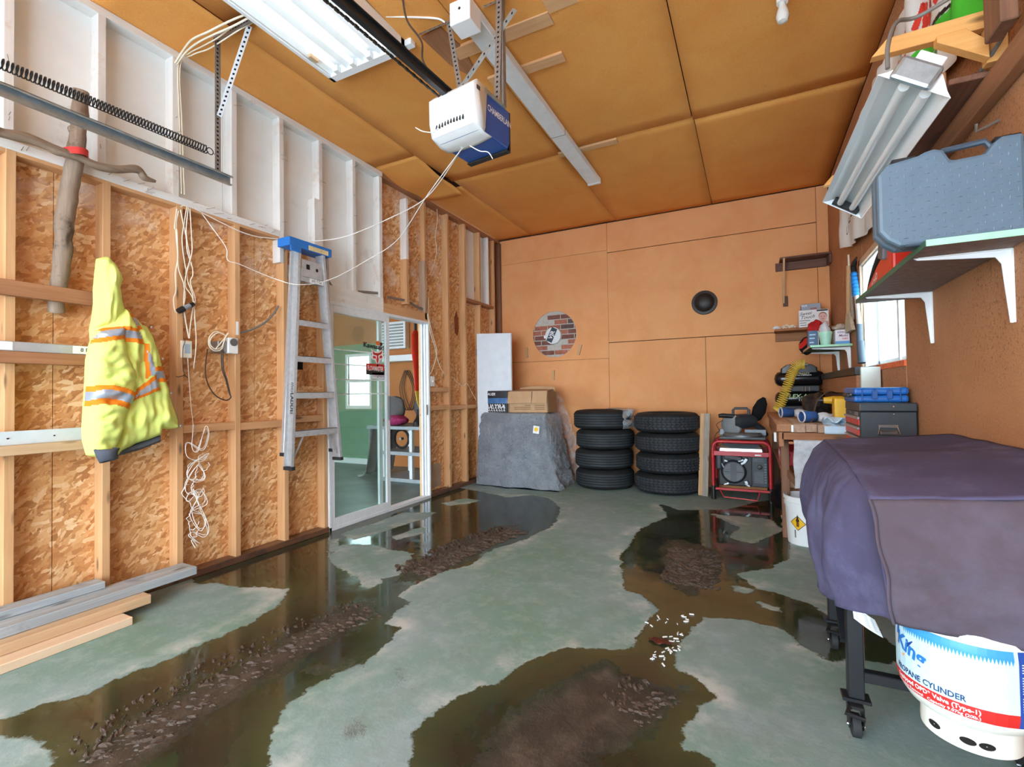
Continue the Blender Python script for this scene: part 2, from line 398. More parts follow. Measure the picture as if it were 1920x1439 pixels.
# ------------------------------------------------------------------ shared materials
M_stud = wood('pine_stud', (206, 154, 104), (226, 182, 134), 'Z')
M_studw = wood('whitewashed_stud', (226, 222, 216), (242, 240, 236), 'Z', knots=False, dirt=((206, 176, 150), 5, 0.58))
M_plank = wood('pine_board', (206, 152, 104), (224, 178, 130), 'Y')
M_plankw = wood('whitewashed_board', (230, 228, 224), (243, 242, 239), 'Y', knots=False, dirt=((190, 160, 140), 7, 0.6))
M_sill = wood('wet_sill_wood', (92, 62, 46), (140, 98, 70), 'Y', dirt=((62, 48, 44), 5, 0.5), rough=0.4)
M_boardX = wood('pine_board_across', (216, 162, 112), (230, 186, 138), 'X')
M_fresh = wood('bright_pine', (222, 156, 82), (238, 182, 112), 'X')
M_greyY = wood('weathered_grey_board', (150, 158, 162), (196, 202, 204), 'Y', dirt=((112, 118, 128), 4, 0.56))
M_tanY = wood('tan_board', (200, 164, 126), (220, 190, 154), 'Y')
M_paleY = wood('pale_board', (226, 194, 160), (238, 212, 182), 'Y')
M_darkY = wood('dark_brown_board', (84, 52, 36), (124, 80, 58), 'Y', knots=False)
M_darkX = wood('dark_brown_board_across', (96, 62, 50), (132, 90, 72), 'X', knots=False)
M_brownX = wood('brown_board_across', (150, 96, 58), (182, 124, 80), 'X')
M_brownY = wood('brown_board', (150, 100, 66), (184, 130, 92), 'Y')
M_dbrownY = wood('stained_brown_board', (112, 74, 56), (150, 104, 80), 'Y', knots=False, dirt=((72, 46, 38), 4, 0.55))
M_brownZ = wood('brown_post', (112, 76, 56), (150, 106, 78), 'Z')
M_greyZ = wood('weathered_grey_stick', (142, 132, 120), (176, 166, 152), 'Z')
M_tanZ = wood('tan_stick', (196, 154, 108), (216, 178, 134), 'Z')
M_osb = osb_mat()
M_white_sheet = plain('whitewashed_sheathing', (234, 236, 234), 0.8, var=0.05, vs=3, bump=0.12, bs=40, dirt=((176, 160, 148), 3.2, 0.62, 0.5))
M_fib = board_mat('back_wall_fibreboard', (230, 166, 112), (221, 149, 92), 0.6)
M_fibR = board_mat('stained_fibreboard', (188, 133, 92), (172, 116, 78), 0.7, grime=(92, 54, 34), grain=0.4)
M_fibC = board_mat('ceiling_fibreboard', (236, 166, 88), (228, 150, 72), 0.6, grain=0.4)
M_seam = plain('dark_joint', (70, 42, 24), 0.9)
M_alu = plain('white_aluminium', (226, 232, 236), 0.4, 0.0, var=0.05, vs=20, dirt=((150, 150, 150), 30, 0.66, 0.6))
M_galv = plain('galvanised_steel', (168, 182, 188), 0.38, 0.75, var=0.16, vs=26)
M_steel = plain('dull_steel', (150, 142, 136), 0.5, 0.6, var=0.18, vs=40)
M_chrome = plain('bright_steel', (214, 214, 214), 0.2, 1.0, var=0.04)
M_ladder = plain('ladder_aluminium', (196, 198, 200), 0.42, 0.45, var=0.12, vs=24, dirt=((238, 236, 232), 40, 0.64, 0.7))
M_black = plain('black_plastic', (26, 26, 28), 0.45, var=0.2)
M_blackm = plain('black_painted_metal', (32, 34, 38), 0.4, 0.1, var=0.15)
M_rubber = plain('rubber', (34, 36, 38), 0.75, var=0.25, vs=14, dirt=((84, 82, 78), 18, 0.6, 0.6))
M_whitep = plain('white_plastic', (238, 240, 240), 0.4, var=0.04)
M_whitem = plain('white_enamel', (240, 244, 246), 0.35, var=0.03)
M_wire = plain('cream_wire', (240, 230, 208), 0.5, var=0.05)
M_wirew = plain('white_wire', (246, 244, 238), 0.5, var=0.03)
M_wireg = plain('grey_cable', (120, 116, 112), 0.5, var=0.1)
M_cableb = plain('dark_cable', (70, 52, 44), 0.5, var=0.15)
M_ink = plain('black_ink', (24, 24, 26), 0.5, var=0.02)
M_white = plain('white_print', (244, 244, 244), 0.5, var=0.02)
M_red = plain('red_print', (206, 40, 36), 0.5, var=0.03)
M_redpaint = plain('red_paint', (186, 34, 44), 0.35, var=0.12)
M_blue = plain('blue_plastic', (28, 98, 176), 0.4, var=0.1)
M_card = plain('cardboard', (186, 150, 112), 0.8, var=0.07, vs=12)
M_carddk = plain('dark_cardboard', (150, 116, 84), 0.8, var=0.08)
M_yellow = plain('yellow_print', (240, 190, 30), 0.5, var=0.05)
M_mint = plain('mint_paint', (168, 224, 190), 0.6, var=0.08, bump=0.2, bs=120)
M_green = plain('dark_green_paint', (70, 110, 84), 0.6, var=0.14)
M_glass = glass_mat()
M_hole = plain('dark_gap', (14, 10, 8), 0.9)

# ------------------------------------------------------------------ floor: worn green-grey concrete with melt water and mud brought in by tyres
def fl(pts): return [tuple(PZ(x, y)[:2]) for x, y in pts]
WET = [fl(p) for p in (
    [(345, 1080), (430, 1056), (612, 998), (660, 980), (740, 955), (808, 930), (860, 915), (905, 922), (950, 933), (1000, 929), (1030, 935), (1052, 952), (1045, 975), (1030, 990), (990, 1010), (930, 1030), (905, 1045), (880, 1060), (830, 1075), (790, 1090), (760, 1105), (745, 1120), (780, 1128), (745, 1150), (720, 1170), (748, 1180), (735, 1200), (705, 1225), (690, 1245), (640, 1265), (590, 1290), (545, 1320), (515, 1370), (505, 1439), (480, 1520), (60, 1520), (95, 1420), (60, 1390), (-40, 1380), (-40, 1368), (0, 1350), (80, 1320), (150, 1305), (240, 1262), (320, 1235), (400, 1195), (470, 1165), (520, 1135), (545, 1105), (500, 1100), (440, 1102), (400, 1094), (370, 1100)],
    [(1237, 945), (1275, 956), (1354, 956), (1400, 945), (1447, 937), (1490, 945), (1500, 990), (1481, 1012), (1481, 1050), (1447, 1069), (1384, 1076), (1414, 1102), (1466, 1114), (1522, 1132), (1552, 1155), (1640, 1170), (1700, 1230), (1660, 1250), (1594, 1237), (1560, 1241), (1522, 1222), (1485, 1200), (1459, 1177), (1395, 1166), (1320, 1159), (1297, 1185), (1275, 1211), (1271, 1256), (1305, 1275), (1338, 1312), (1312, 1331), (1290, 1365), (1282, 1402), (1335, 1415), (1350, 1439), (1360, 1520), (740, 1520), (760, 1439), (765, 1370), (800, 1345), (870, 1300), (925, 1280), (960, 1258), (1005, 1234), (1057, 1215), (1140, 1215), (1185, 1211), (1204, 1181), (1230, 1144), (1200, 1117), (1170, 1110), (1162, 1050), (1185, 1005), (1219, 979), (1252, 971)])]
DRY = [fl(p) for p in (
    [(618, 1045), (640, 1022), (700, 1024), (768, 1040), (765, 1060), (745, 1080), (700, 1088), (660, 1080), (632, 1062)],
    [(640, 1003), (690, 985), (760, 962), (812, 962), (790, 975), (740, 990), (700, 1003), (660, 1013)],
    [(736, 1006), (790, 991), (796, 1000), (742, 1013)], [(828, 944), (870, 936), (900, 939), (880, 945), (840, 949)],
    [(672, 1082), (712, 1078), (716, 1092), (698, 1104), (676, 1100)],
    [(1335, 964), (1447, 975), (1470, 995), (1410, 1020), (1369, 1009), (1390, 990)],
    [(1421, 1129), (1460, 1140), (1466, 1150), (1432, 1141)], [(1376, 1099), (1410, 1104), (1402, 1114), (1380, 1107)],
    [(620, 1013), (636, 1010), (632, 1030), (616, 1036)])]
MUD = [fl(p) for p in (
    [(60, 1500), (190, 1385), (300, 1315), (430, 1255), (520, 1205), (600, 1155), (690, 1125), (706, 1150), (650, 1195), (575, 1235), (470, 1300), (370, 1370), (250, 1460), (200, 1520)],
    [(740, 1092), (800, 1045), (880, 1003), (975, 980), (972, 1000), (930, 1022), (880, 1052), (800, 1085)],
    [(1235, 1030), (1256, 1010), (1350, 1030), (1360, 1060), (1340, 1092), (1297, 1118), (1245, 1090)],
    [(960, 1330), (1080, 1262), (1140, 1240), (1180, 1270), (1279, 1290), (1265, 1330), (1230, 1370), (1140, 1420), (1120, 1500), (850, 1500), (880, 1420)],
    [(575, 1255), (625, 1245), (680, 1240), (690, 1252), (640, 1268), (600, 1268)], [(732, 1255), (745, 1250), (760, 1258), (752, 1275), (738, 1285)],
    [(635, 1380), (660, 1355), (695, 1362), (680, 1385), (645, 1392)], [(1322, 1412), (1345, 1408), (1340, 1430), (1320, 1432)])]
def field(polys, x, y):
    out = np.full(x.shape, -1e9)
    for p in polys:
        d, _, _ = seg_near(p, x, y); out = np.maximum(out, np.where(inside(p, x, y), d, -d))
    return out
gx = np.concatenate([np.arange(-3.48, 0.9, 0.025), [0.9]]); gy = np.concatenate([[-2.2, -1.6, -1.0, -0.4, 0.1], np.arange(0.5, 6.5, 0.025), [6.5]])
GX, GY = np.meshgrid(gx, gy, indexing='ij'); wet = np.minimum(field(WET, GX, GY), -field(DRY, GX, GY)); mud = field(MUD, GX, GY)
fm = bpy.data.meshes.new('floor'); na, nb = GX.shape
ii = np.arange(na * nb).reshape(na, nb); fv = np.stack([GX.ravel(), GY.ravel(), np.zeros(na * nb)], 1)
fm.from_pydata(fv.tolist(), [], np.stack([ii[:-1, :-1].ravel(), ii[1:, :-1].ravel(), ii[1:, 1:].ravel(), ii[:-1, 1:].ravel()], 1).tolist())
for nm, arr in (('wet', wet), ('mud', mud)):
    at = fm.attributes.new(nm, 'FLOAT', 'POINT'); at.data.foreach_set('value', np.clip(arr, -2, 2).ravel().astype(np.float32))
t = NT('wet_concrete'); co = t.coord(); at = t.new('Attribute'); at.attribute_name = 'wet'; am = t.new('Attribute'); am.attribute_name = 'mud'
n1 = t.noise(co, 3.2, 8, 0.62); n2 = t.noise(co, 24, 6, 0.7); n3 = t.noise(co, 1.1, 4); n4 = t.noise(t.coord((1, 1, 1), (0, 0, 0.5)), 9, 8, 0.75)
jag = t.math('ADD', t.math('MULTIPLY', t.math('SUBTRACT', n1, 0.5), 0.16), t.math('MULTIPLY', t.math('SUBTRACT', n2, 0.5), 0.07))
wd = t.math('ADD', at.outputs['Fac'], jag); md = t.math('ADD', am.outputs['Fac'], t.math('ADD', t.math('MULTIPLY', jag, 1.3), t.math('MULTIPLY', t.math('SUBTRACT', n4, 0.5), 0.22)))
wmask = t.ramp(wd, [(0.0, (0, 0, 0, 1)), (0.012, (1, 1, 1, 1))]); mmask = t.ramp(md, [(0.0, (0, 0, 0, 1)), (0.10, (1, 1, 1, 1))])
dry = t.mix(t.ramp(n3, [(0.36, (0, 0, 0, 1)), (0.62, (1, 1, 1, 1))]), lin((140, 160, 162)), lin((116, 148, 134)))
dry = t.mix(t.math('MULTIPLY', t.ramp(n4, [(0.48, (0, 0, 0, 1)), (0.72, (1, 1, 1, 1))]), 0.45), dry, lin((178, 190, 194)))
dry = t.mix(t.math('MULTIPLY', t.ramp(t.noise(co, 5, 6, 0.7), [(0.5, (0, 0, 0, 1)), (0.7, (1, 1, 1, 1))]), 0.35), dry, lin((120, 132, 116)))
dry = t.mix(t.math('MULTIPLY', t.ramp(n2, [(0.62, (0, 0, 0, 1)), (0.72, (1, 1, 1, 1))]), 0.4), dry, lin((92, 98, 88)))
halo = t.math('MULTIPLY', t.ramp(t.math('ADD', wd, 0.13), [(0.0, (0, 0, 0, 1)), (0.11, (1, 1, 1, 1))]), t.ramp(n1, [(0.48, (0, 0, 0, 1)), (0.62, (1, 1, 1, 1))]))
dry = t.mix(t.math('MULTIPLY', halo, 0.7), dry, lin((204, 206, 202)))
wetc = t.mix(t.ramp(n1, [(0.42, (0, 0, 0, 1)), (0.6, (1, 1, 1, 1))]), lin((44, 42, 34)), lin((46, 58, 36)))
wetc = t.mix(t.ramp(wd, [(0.02, (1, 1, 1, 1)), (0.16, (0, 0, 0, 1))]), wetc, lin((60, 68, 44)))
mudc = t.ramp(n4, [(0.3, (48, 40, 35)), (0.5, (68, 58, 50)), (0.72, (104, 94, 84))])
col = t.mix(wmask, dry, wetc); col = t.mix(t.math('MULTIPLY', mmask, 0.92), col, mudc)
film = t.math('MULTIPLY', wmask, t.math('SUBTRACT', 1.0, mmask, True))
rgh = t.mix(film, t.mix(mmask, (0.72,) * 3 + (1,), (0.42,) * 3 + (1,)), t.ramp(t.noise(co, 7, 5, 0.7), [(0.4, (0.04,) * 3 + (1,)), (0.75, (0.28,) * 3 + (1,))]))
hgt = t.math('ADD', t.math('MULTIPLY', t.math('MULTIPLY', n4, mmask), 1.6), t.math('MULTIPLY', t.math('MULTIPLY', n2, t.math('SUBTRACT', 1.0, wmask, True)), 0.25))
t.set(Base_Color=col, Roughness=rgh); t.bump(hgt, 0.6, 0.012); fm.materials.append(t.m); M_floor = t.m
flo = bpy.data.objects.new('floor', fm); COL.objects.link(flo); flo['kind'] = 'structure'
M_soil = plain('mud', (74, 60, 50), 0.6, var=0.35, vs=40, bump=0.8, bs=90)
def mud_ridge(label, path, wid, n, sz, seed):
    """clods left in a tyre track: many small lumps joined as one loose mass"""
    r = random.Random(seed); mb = MB(); P = [PZ(x, y) for x, y in path]
    for _ in range(n):
        i = r.randrange(len(P) - 1); a = P[i].lerp(P[i + 1], r.random()); dr = (P[i + 1] - P[i]).normalized(); sd = V((-dr.y, dr.x, 0)); w = wid * (r.random() * 2 - 1)
        c = a + sd * w; s = sz * (0.35 + r.random() ** 2 * 1.1); ang = math.atan2(dr.y, dr.x) + (0.9 if w > 0 else -0.9) + r.uniform(-0.4, 0.4); R = rotz(ang)
        vs = []
        for k in range(7):
            th = 2 * PI * k / 7; q = V((math.cos(th) * s * r.uniform(0.9, 2.0), math.sin(th) * s * r.uniform(0.5, 0.9), -0.001)); vs.append(c + R @ q)
        for k in range(4):
            th = 2 * PI * k / 4 + 0.4; q = V((math.cos(th) * s * r.uniform(0.4, 1.0), math.sin(th) * s * r.uniform(0.2, 0.45), s * r.uniform(0.25, 0.6))); vs.append(c + R @ q)
        fs = [(7, 8, 9, 10)]
        for k in range(7): fs.append((k, (k + 1) % 7, 7 + (k * 4 // 7)))
        for k in range(4):
            kk = [q for q in range(7) if q * 4 // 7 == k][-1]; fs.append((7 + k, (kk + 1) % 7, 7 + (k + 1) % 4))
        mb.add(vs, fs)
    o = mb.build('mud_ridge', M_soil, None); tag(o, label, 'mud', kind='stuff')
mud_ridge('loose mud clods in the long tyre track at the near left of the floor', [(150, 1425), (240, 1370), (330, 1315), (430, 1260), (520, 1212), (600, 1170), (690, 1140)], 0.17, 560, 0.012, 1)
mud_ridge('ridge of mud in the tyre track before the sliding door', [(770, 1075), (830, 1045), (890, 1018), (960, 992)], 0.17, 640, 0.021, 2)
mud_ridge('patch of mud clods in the right hand puddle before the tyres', [(1290, 1100), (1300, 1065), (1300, 1030)], 0.17, 560, 0.018, 3)
mud_ridge('thin mud crumbs on the green puddle in the centre foreground', [(1160, 1330), (1200, 1310), (1230, 1290)], 0.12, 120, 0.012, 4)
pel = MB().box((-0.011, -0.0035, 0), (0.011, 0.0035, 0.006)).build('foam_crumb', plain('white_foam', (236, 238, 238), 0.7), None, bevel=0.002)
tag(pel, 'white foam crumb scattered in the narrow neck of the right hand puddle', 'crumb', 'white crumbs in the puddle')
r_ = random.Random(5)
for k in range(44):
    o = pel if k == 0 else pel.copy()
    if k: COL.objects.link(o)
    bx = r_.choice([(1278, 1170), (1275, 1185), (1268, 1196), (1255, 1188), (1284, 1160), (1262, 1220), (1232, 1232), (1250, 1240), (1225, 1170), (1240, 1160)])
    p = PZ(bx[0] + r_.uniform(-13, 13), bx[1] + r_.uniform(-9, 9)); o.location = (p.x, p.y, 0.0005); o.rotation_euler = (0, 0, r_.uniform(0, 3)); sc = r_.uniform(0.6, 1.15); o.scale = (sc, sc, sc)
p = PZ(1238, 1205); MBl = MB().grid(lambda u, v: (p.x + (u - 0.5) * 0.11, p.y + (v - 0.5) * 0.06 * math.sin(PI * min(1, max(0.02, u))) , 0.003 + 0.008 * math.sin(u * 7 + v * 3) ** 2), 10, 6)
tag(MBl.build('dead_leaf', plain('brown_leaf', (84, 34, 24), 0.5, var=0.3), None, smooth=True, solid=0.0015), 'dark red brown leaf lying among the white crumbs', 'leaf')

# ------------------------------------------------------------------ back wall of fibreboard sheets
wb = struct('wall_back', (-1.3, YB, 0)); box('backing', (-3.6, YB + 0.02, 0), (XR + 0.1, YB + 0.12, ZC + 0.1), M_seam, wb)
def sheets(name, cells, f, mat, parent, g=0.004):
    for k, (a0, a1, b0, b1) in enumerate(cells):
        j = 0.0025 * ((k * 37) % 5) / 5
        lo = f(a0 + g / 2, b0 + g / 2, 0.02); hi = f(a1 - g / 2, b1 - g / 2, j * 0 - j); box(name, tuple(lo), tuple(hi), mat, parent, bevel=0.002)
xs_b = [XL - 0.09, -1.734, 0.71, XR]
HX, HZ, HR = -2.53, 2.054, 0.335                                   # round hole showing the brick chimney
cells = [(xs_b[1], xs_b[2], 3.125, ZC), (xs_b[1], xs_b[2], 1.885, 3.12), (xs_b[1], -0.5, 0, 1.88), (-0.5, xs_b[2], 0, 1.88), (xs_b[2], xs_b[3], 1.2, ZC), (xs_b[2], xs_b[3], 0, 1.195), (xs_b[0], xs_b[1], 3.16, ZC), (xs_b[0], xs_b[1], 0, HZ - HR - 0.05)]
sheets('fibreboard_sheet', cells, lambda a, b, h: (a, YB + h, b), M_fib, wb)
def holed(a0, a1, b0, b1, n=48):
    mb = MB(); c = [(HX + HR * math.cos(2 * PI * k / n), HZ + HR * math.sin(2 * PI * k / n)) for k in range(n)]
    def out(k):
        th = 2 * PI * k / n; dx, dz = math.cos(th), math.sin(th); s = 1e9
        if dx > 1e-9: s = min(s, (a1 - HX) / dx)
        if dx < -1e-9: s = min(s, (a0 - HX) / dx)
        if dz > 1e-9: s = min(s, (b1 - HZ) / dz)
        if dz < -1e-9: s = min(s, (b0 - HZ) / dz)
        return (HX + dx * s, HZ + dz * s)
    e = [out(k) for k in range(n)]; cs = [(a0, b0), (a1, b0), (a1, b1), (a0, b1)]
    vs = [(x, YB, z) for x, z in c] + [(x, YB, z) for x, z in e] + [(x, YB + 0.02, z) for x, z in c] + [(x, YB, z) for x, z in cs]
    fs = [(k, (k + 1) % n, n + (k + 1) % n, n + k) for k in range(n)] + [(k, 2 * n + k, 2 * n + (k + 1) % n, (k + 1) % n) for k in range(n)]
    for q, (x, z) in enumerate(cs):
        ang = math.atan2(z - HZ, x - HX) % (2 * PI); k = int(ang / (2 * PI / n)) % n; fs.append((n + k, n + (k + 1) % n, 3 * n + q))
    mb.add(vs, fs); return mb.build('fibreboard_sheet', M_fib, wb)
holed(xs_b[0], xs_b[1], HZ - HR - 0.048, 3.158)
# chimney bricks behind the hole
M_brick = plain('chimney_brick', (124, 80, 70), 0.85, var=0.3, vs=14, bump=0.4, bs=60); M_brick2 = plain('smoked_brick', (96, 76, 70), 0.85, var=0.3, vs=14, bump=0.4, bs=60); M_brick3 = plain('pale_red_brick', (168, 104, 84), 0.85, var=0.25, vs=14)
M_mortar = plain('mortar', (190, 186, 178), 0.9, var=0.12, vs=30, bump=0.4, bs=80)
ch = struct('trim_1', (HX, YB + 0.03, HZ)); ch.name = 'trim_1'
MB().lathe([(HR - 0.002, 0.0), (HR - 0.002, 0.008)], (HX, YB + 0.006, HZ), (0, 1, 0), 48).build('mortar_bed', M_mortar, ch)
def clip_disc(a0, a1, b0, b1, R):
    poly = [(a0, b0), (a1, b0), (a1, b1), (a0, b1)]
    for k in range(32):
        th = 2 * PI * k / 32; nx, nz = math.cos(th), math.sin(th); new = []
        for i in range(len(poly)):
            p, q = poly[i], poly[(i + 1) % len(poly)]; dp = p[0] * nx + p[1] * nz - R; dq = q[0] * nx + q[1] * nz - R
            if dp <= 0: new.append(p)
            if dp * dq < 0: s = dp / (dp - dq); new.append((p[0] + (q[0] - p[0]) * s, p[1] + (q[1] - p[1]) * s))
        poly = new
        if len(poly) < 3: return None
    return poly
rb = random.Random(3)
for row in range(-5, 6):
    z0 = row * 0.073 - 0.01
    for c in range(-3, 3):
        a0 = c * 0.205 + (0.1 if row % 2 else 0.0); pl = clip_disc(a0 + 0.006, a0 + 0.197, z0 + 0.006, z0 + 0.066, HR - 0.006)
        cx, cz = a0 + 0.1, z0 + 0.036
        if pl is None or (cx + cz * 0.2 < -0.02 and cz > 0.15) or (-0.05 < cx < 0.2 and -0.26 < cz < -0.02) or (cz < -0.27 and cx > -0.1) or (cz > 0.27): continue
        d = rb.uniform(0.0, 0.004); MB().prism(pl, lambda a, b, h: (HX + a, YB + 0.001 + h, HZ + b), -d, 0.006).build('brick', rb.choice([M_brick, M_brick, M_brick2, M_brick3]), ch)
vc = thing('vent_cap', 'round white vent cap with dark lettering in the brick hole', 'vent cap', (-2.535, YB - 0.04, 2.03))
MB().lathe([(0.118, 0.0), (0.122, 0.01), (0.122, 0.045)], (-2.535, YB - 0.047, 2.03), (0, 1, 0), 32).build('cap', plain('dirty_white_tin', (222, 228, 230), 0.4, var=0.1, dirt=((130, 120, 110), 30, 0.62)), vc, smooth=True)
MB().box((-2.68, YB - 0.03, 2.0), (-2.64, YB - 0.02, 2.04)).build('tab', M_whitep, vc)
MB().obox((-2.55, YB - 0.0485, 2.04), (0.045, 0.001, 0.105), roty(0.45)).build('label_band', plain('navy_print', (40, 58, 72), 0.5), vc)
letters('VJR', 0.085, (-2.55, YB - 0.0505, 2.04), (0.43, 0, 0.9), (-0.9, 0, 0.43), M_white, vc, 0.02)
for (x, y, h, rz, lbl) in ((988, 662, 0.15, 0.0, 'small wooden toggle screwed to the wall left of the brick hole'), (1087, 656, 0.15, 0.28, 'small tilted wooden toggle at the lower right of the brick hole'), (1038, 704, 0.14, 0.0, 'small wooden toggle below the brick hole'), (994, 727, 0.12, 1.57, 'small wooden toggle above the cardboard box')):
    p = PB(x, y); tag(MB().obox((p.x, YB - 0.012, p.z), (0.02, 0.011, h / 2), roty(rz)).build('wooden_toggle', M_tanZ, None, bevel=0.002), lbl, 'toggle', 'wooden toggles on the back wall')
# black round dish on the wall
p = PB(1321, 568); bd = thing('round_dish', 'black round domed metal dish hung on the back wall', 'dish', (p.x, YB - 0.06, p.z - 0.15))
M_disc = plain('blackened_tin', (30, 26, 24), 0.5, 0.0, var=0.3)
MB().lathe([(0.148, 0.06), (0.152, 0.045), (0.146, 0.034), (0.118, 0.03), (0.112, 0.02)], (p.x, YB - 0.06, p.z), (0, 1, 0), 40).build('rim', M_disc, bd, smooth=True)
MB().lathe([(0.114, 0.03), (0.108, 0.004), (0.085, -0.016), (0.05, -0.027), (0.004, -0.031)], (p.x, YB - 0.06, p.z), (0, 1, 0), 40).build('dome', M_disc, bd, smooth=True)

# ------------------------------------------------------------------ right wall with the window
WY0, WY1, WZ0, WZ1 = 3.58, 4.72, 1.37, 2.2
wr = struct('wall_right', (XR, 2.5, 0)); 
for a0, a1, b0, b1 in ((-2.2, WY0, 0, ZC + .1), (WY1, YB + .1, 0, ZC + .1), (WY0, WY1, 0, WZ0), (WY0, WY1, WZ1, ZC + .1)): box('backing', (XR + 0.02, a0, b0), (XR + 0.14, a1, b1), M_seam, wr)
cells = [(-2.2, -0.35, 0, ZC), (-0.35, 0.9, 0, ZC), (0.9, 2.12, 0, 2.44), (2.12, WY0, 0, 2.44), (WY0, WY1, 0, WZ0), (WY0, WY1, WZ1, 2.44), (WY1, 5.6, 0, 2.44), (5.6, YB, 0, 2.44), (0.9, 3.34, 2.44, ZC), (3.34, 5.78, 2.44, ZC), (5.78, YB, 2.44, ZC)]
sheets('fibreboard_sheet', cells, lambda a, b, h: (XR + h, a, b), M_fibR, wr)
wn = struct('window_1', (XR, (WY0 + WY1) / 2, WZ0)); c = 0.05
for a0, a1, b0, b1 in ((WY1, WY1 + c, WZ0 - 0.02, WZ1 + c), (WY0 - c * 0, WY1 + c, WZ1, WZ1 + c)): box('casing', (XR - 0.02, a0, b0), (XR, a1, b1), wood('weathered_casing', (206, 168, 136), (232, 206, 180), 'Z', knots=False), wn, bevel=0.002)
M_rev = plain('white_reveal', (238, 242, 244), 0.5, var=0.03)
for a0, a1, b0, b1 in ((WY0, WY0 + 0.012, WZ0, WZ1), (WY1 - 0.012, WY1, WZ0, WZ1), (WY0, WY1, WZ0, WZ0 + 0.012), (WY0, WY1, WZ1 - 0.012, WZ1)): box('reveal', (XR, a0, b0), (XR + 0.13, a1, b1), M_rev, wn)
for a0, a1, xx in ((WY0 + 0.012, WY0 + 0.05, 0.1), (4.05, 4.10, 0.09), (4.10, 4.15, 0.11), (WY1 - 0.05, WY1 - 0.012, 0.1)): box('sash', (XR + xx - 0.015, a0, WZ0 + 0.012), (XR + xx + 0.015, a1, WZ1 - 0.012), M_alu, wn)
for b0 in (WZ0 + 0.012, WZ1 - 0.05): box('sash', (XR + 0.085, WY0 + 0.012, b0), (XR + 0.115, WY1 - 0.012, b0 + 0.038), M_alu, wn)
sash0 = [o for o in wn.children if o.name.startswith('sash')]; box('pane', (XR + 0.092, WY0 + 0.05, WZ0 + 0.05), (XR + 0.095, 4.06, WZ1 - 0.05), M_glass, sash0[1]); box('pane', (XR + 0.11, 4.1, WZ0 + 0.05), (XR + 0.113, WY1 - 0.05, WZ1 - 0.05), M_glass, sash0[2])
MB().box((XR - 0.012, 3.58, WZ0 - 0.03), (XR + 0.02, 4.3, WZ0 + 0.004)).build('sill_strip', plain('orange_filler', (232, 110, 60), 0.7, var=0.3, vs=30), wn)

# ------------------------------------------------------------------ ceiling sheets
ce = struct('ceiling', (-1.3, 2.5, ZC)); box('backing', (-9.2, -2.2, ZC + 0.03), (XR + 0.15, YB + 0.12, ZC + 0.13), M_seam, ce)
cells = [(-2.875, -1.6, -2.2, 1.9), (-2.875, -1.6, 1.9, 4.36), (-1.6, -0.39, -2.2, 1.95), (-1.6, -0.4, 1.95, 4.3), (-0.4, XR, -2.2, 1.85), (-0.4, XR, 1.85, 4.35), (-2.875, -1.6, 4.36, YB), (-1.6, -0.39, 4.3, YB), (-0.39, XR, 4.35, YB), (-3.476, -2.875, -2.2, 1.3), (-3.476, -2.875, 1.3, 3.72), (-3.476, -2.875, 4.55, YB)]
dz = [0.012, 0.0, 0.004, 0.0, 0.0, 0.006, 0.016, 0.012, 0.012, 0.01, 0.004, 0.02]
for k, (a0, a1, b0, b1) in enumerate(cells):
    def sg(u, v, a0=a0, a1=a1, b0=b0, b1=b1, k=k):                    # sheets sag a little between their nails
        s = 0.014 * math.sin(PI * u) * math.sin(PI * v * 2) ** 2 * (1 if k < 6 else 0.5)
        return (a0 + 0.003 + (a1 - a0 - 0.006) * u, b0 + 0.003 + (b1 - b0 - 0.006) * v, ZC + dz[k] - s)
    MB().grid(sg, 8, 16).build('fibreboard_sheet', M_fibC, ce, smooth=True, solid=0.008, fix=False)
def curl(u, v): return (-3.476 + 0.6 * u, 3.73 + 0.84 * v, ZC + 0.01 - 0.05 * math.sin(PI * v) ** 2 - 0.075 * max(0, v - 0.45) ** 2 * (0.4 + u) * 4 * (1 - 0.6 * abs(u - 0.35)))
MB().grid(curl, 10, 12).build('fibreboard_sheet', M_fibC, ce, smooth=True, solid=0.008, fix=False)
for (x0, x1, y0, y1, lbl) in ((-1.68, -1.1, 3.03, 3.12, 'nailed wooden batten crossing the ceiling under the strip light middle'), (-1.62, -1.05, 4.31, 4.39, 'nailed wooden batten near the far end of the strip light'), (-1.75, -1.05, 2.66, 2.77, 'nailed wooden batten beside the near end of the strip light'), (-1.05, -0.86, 2.55, 2.68, 'short wooden offcut nailed to the ceiling by the near strip light')):
    tag(box('ceiling_batten', (x0, y0, ZC - 0.022), (x1, y1, ZC - 0.001), M_boardX, None, 0.003), lbl, 'batten', 'battens on the ceiling')
tag(MB().prism([(0, 0), (0.16, -0.02), (0.19, 0.22), (0.15, 0.42), (0.08, 0.46), (0.02, 0.3)], lambda a, b, h: (-1.86 + a, 2.48 + b, ZC - 0.002 - h), 0, 0.018).build('wood_patch', M_brownY, None, bevel=0.003), 'rounded brown wood patch nailed to the ceiling between the opener straps', 'patch')

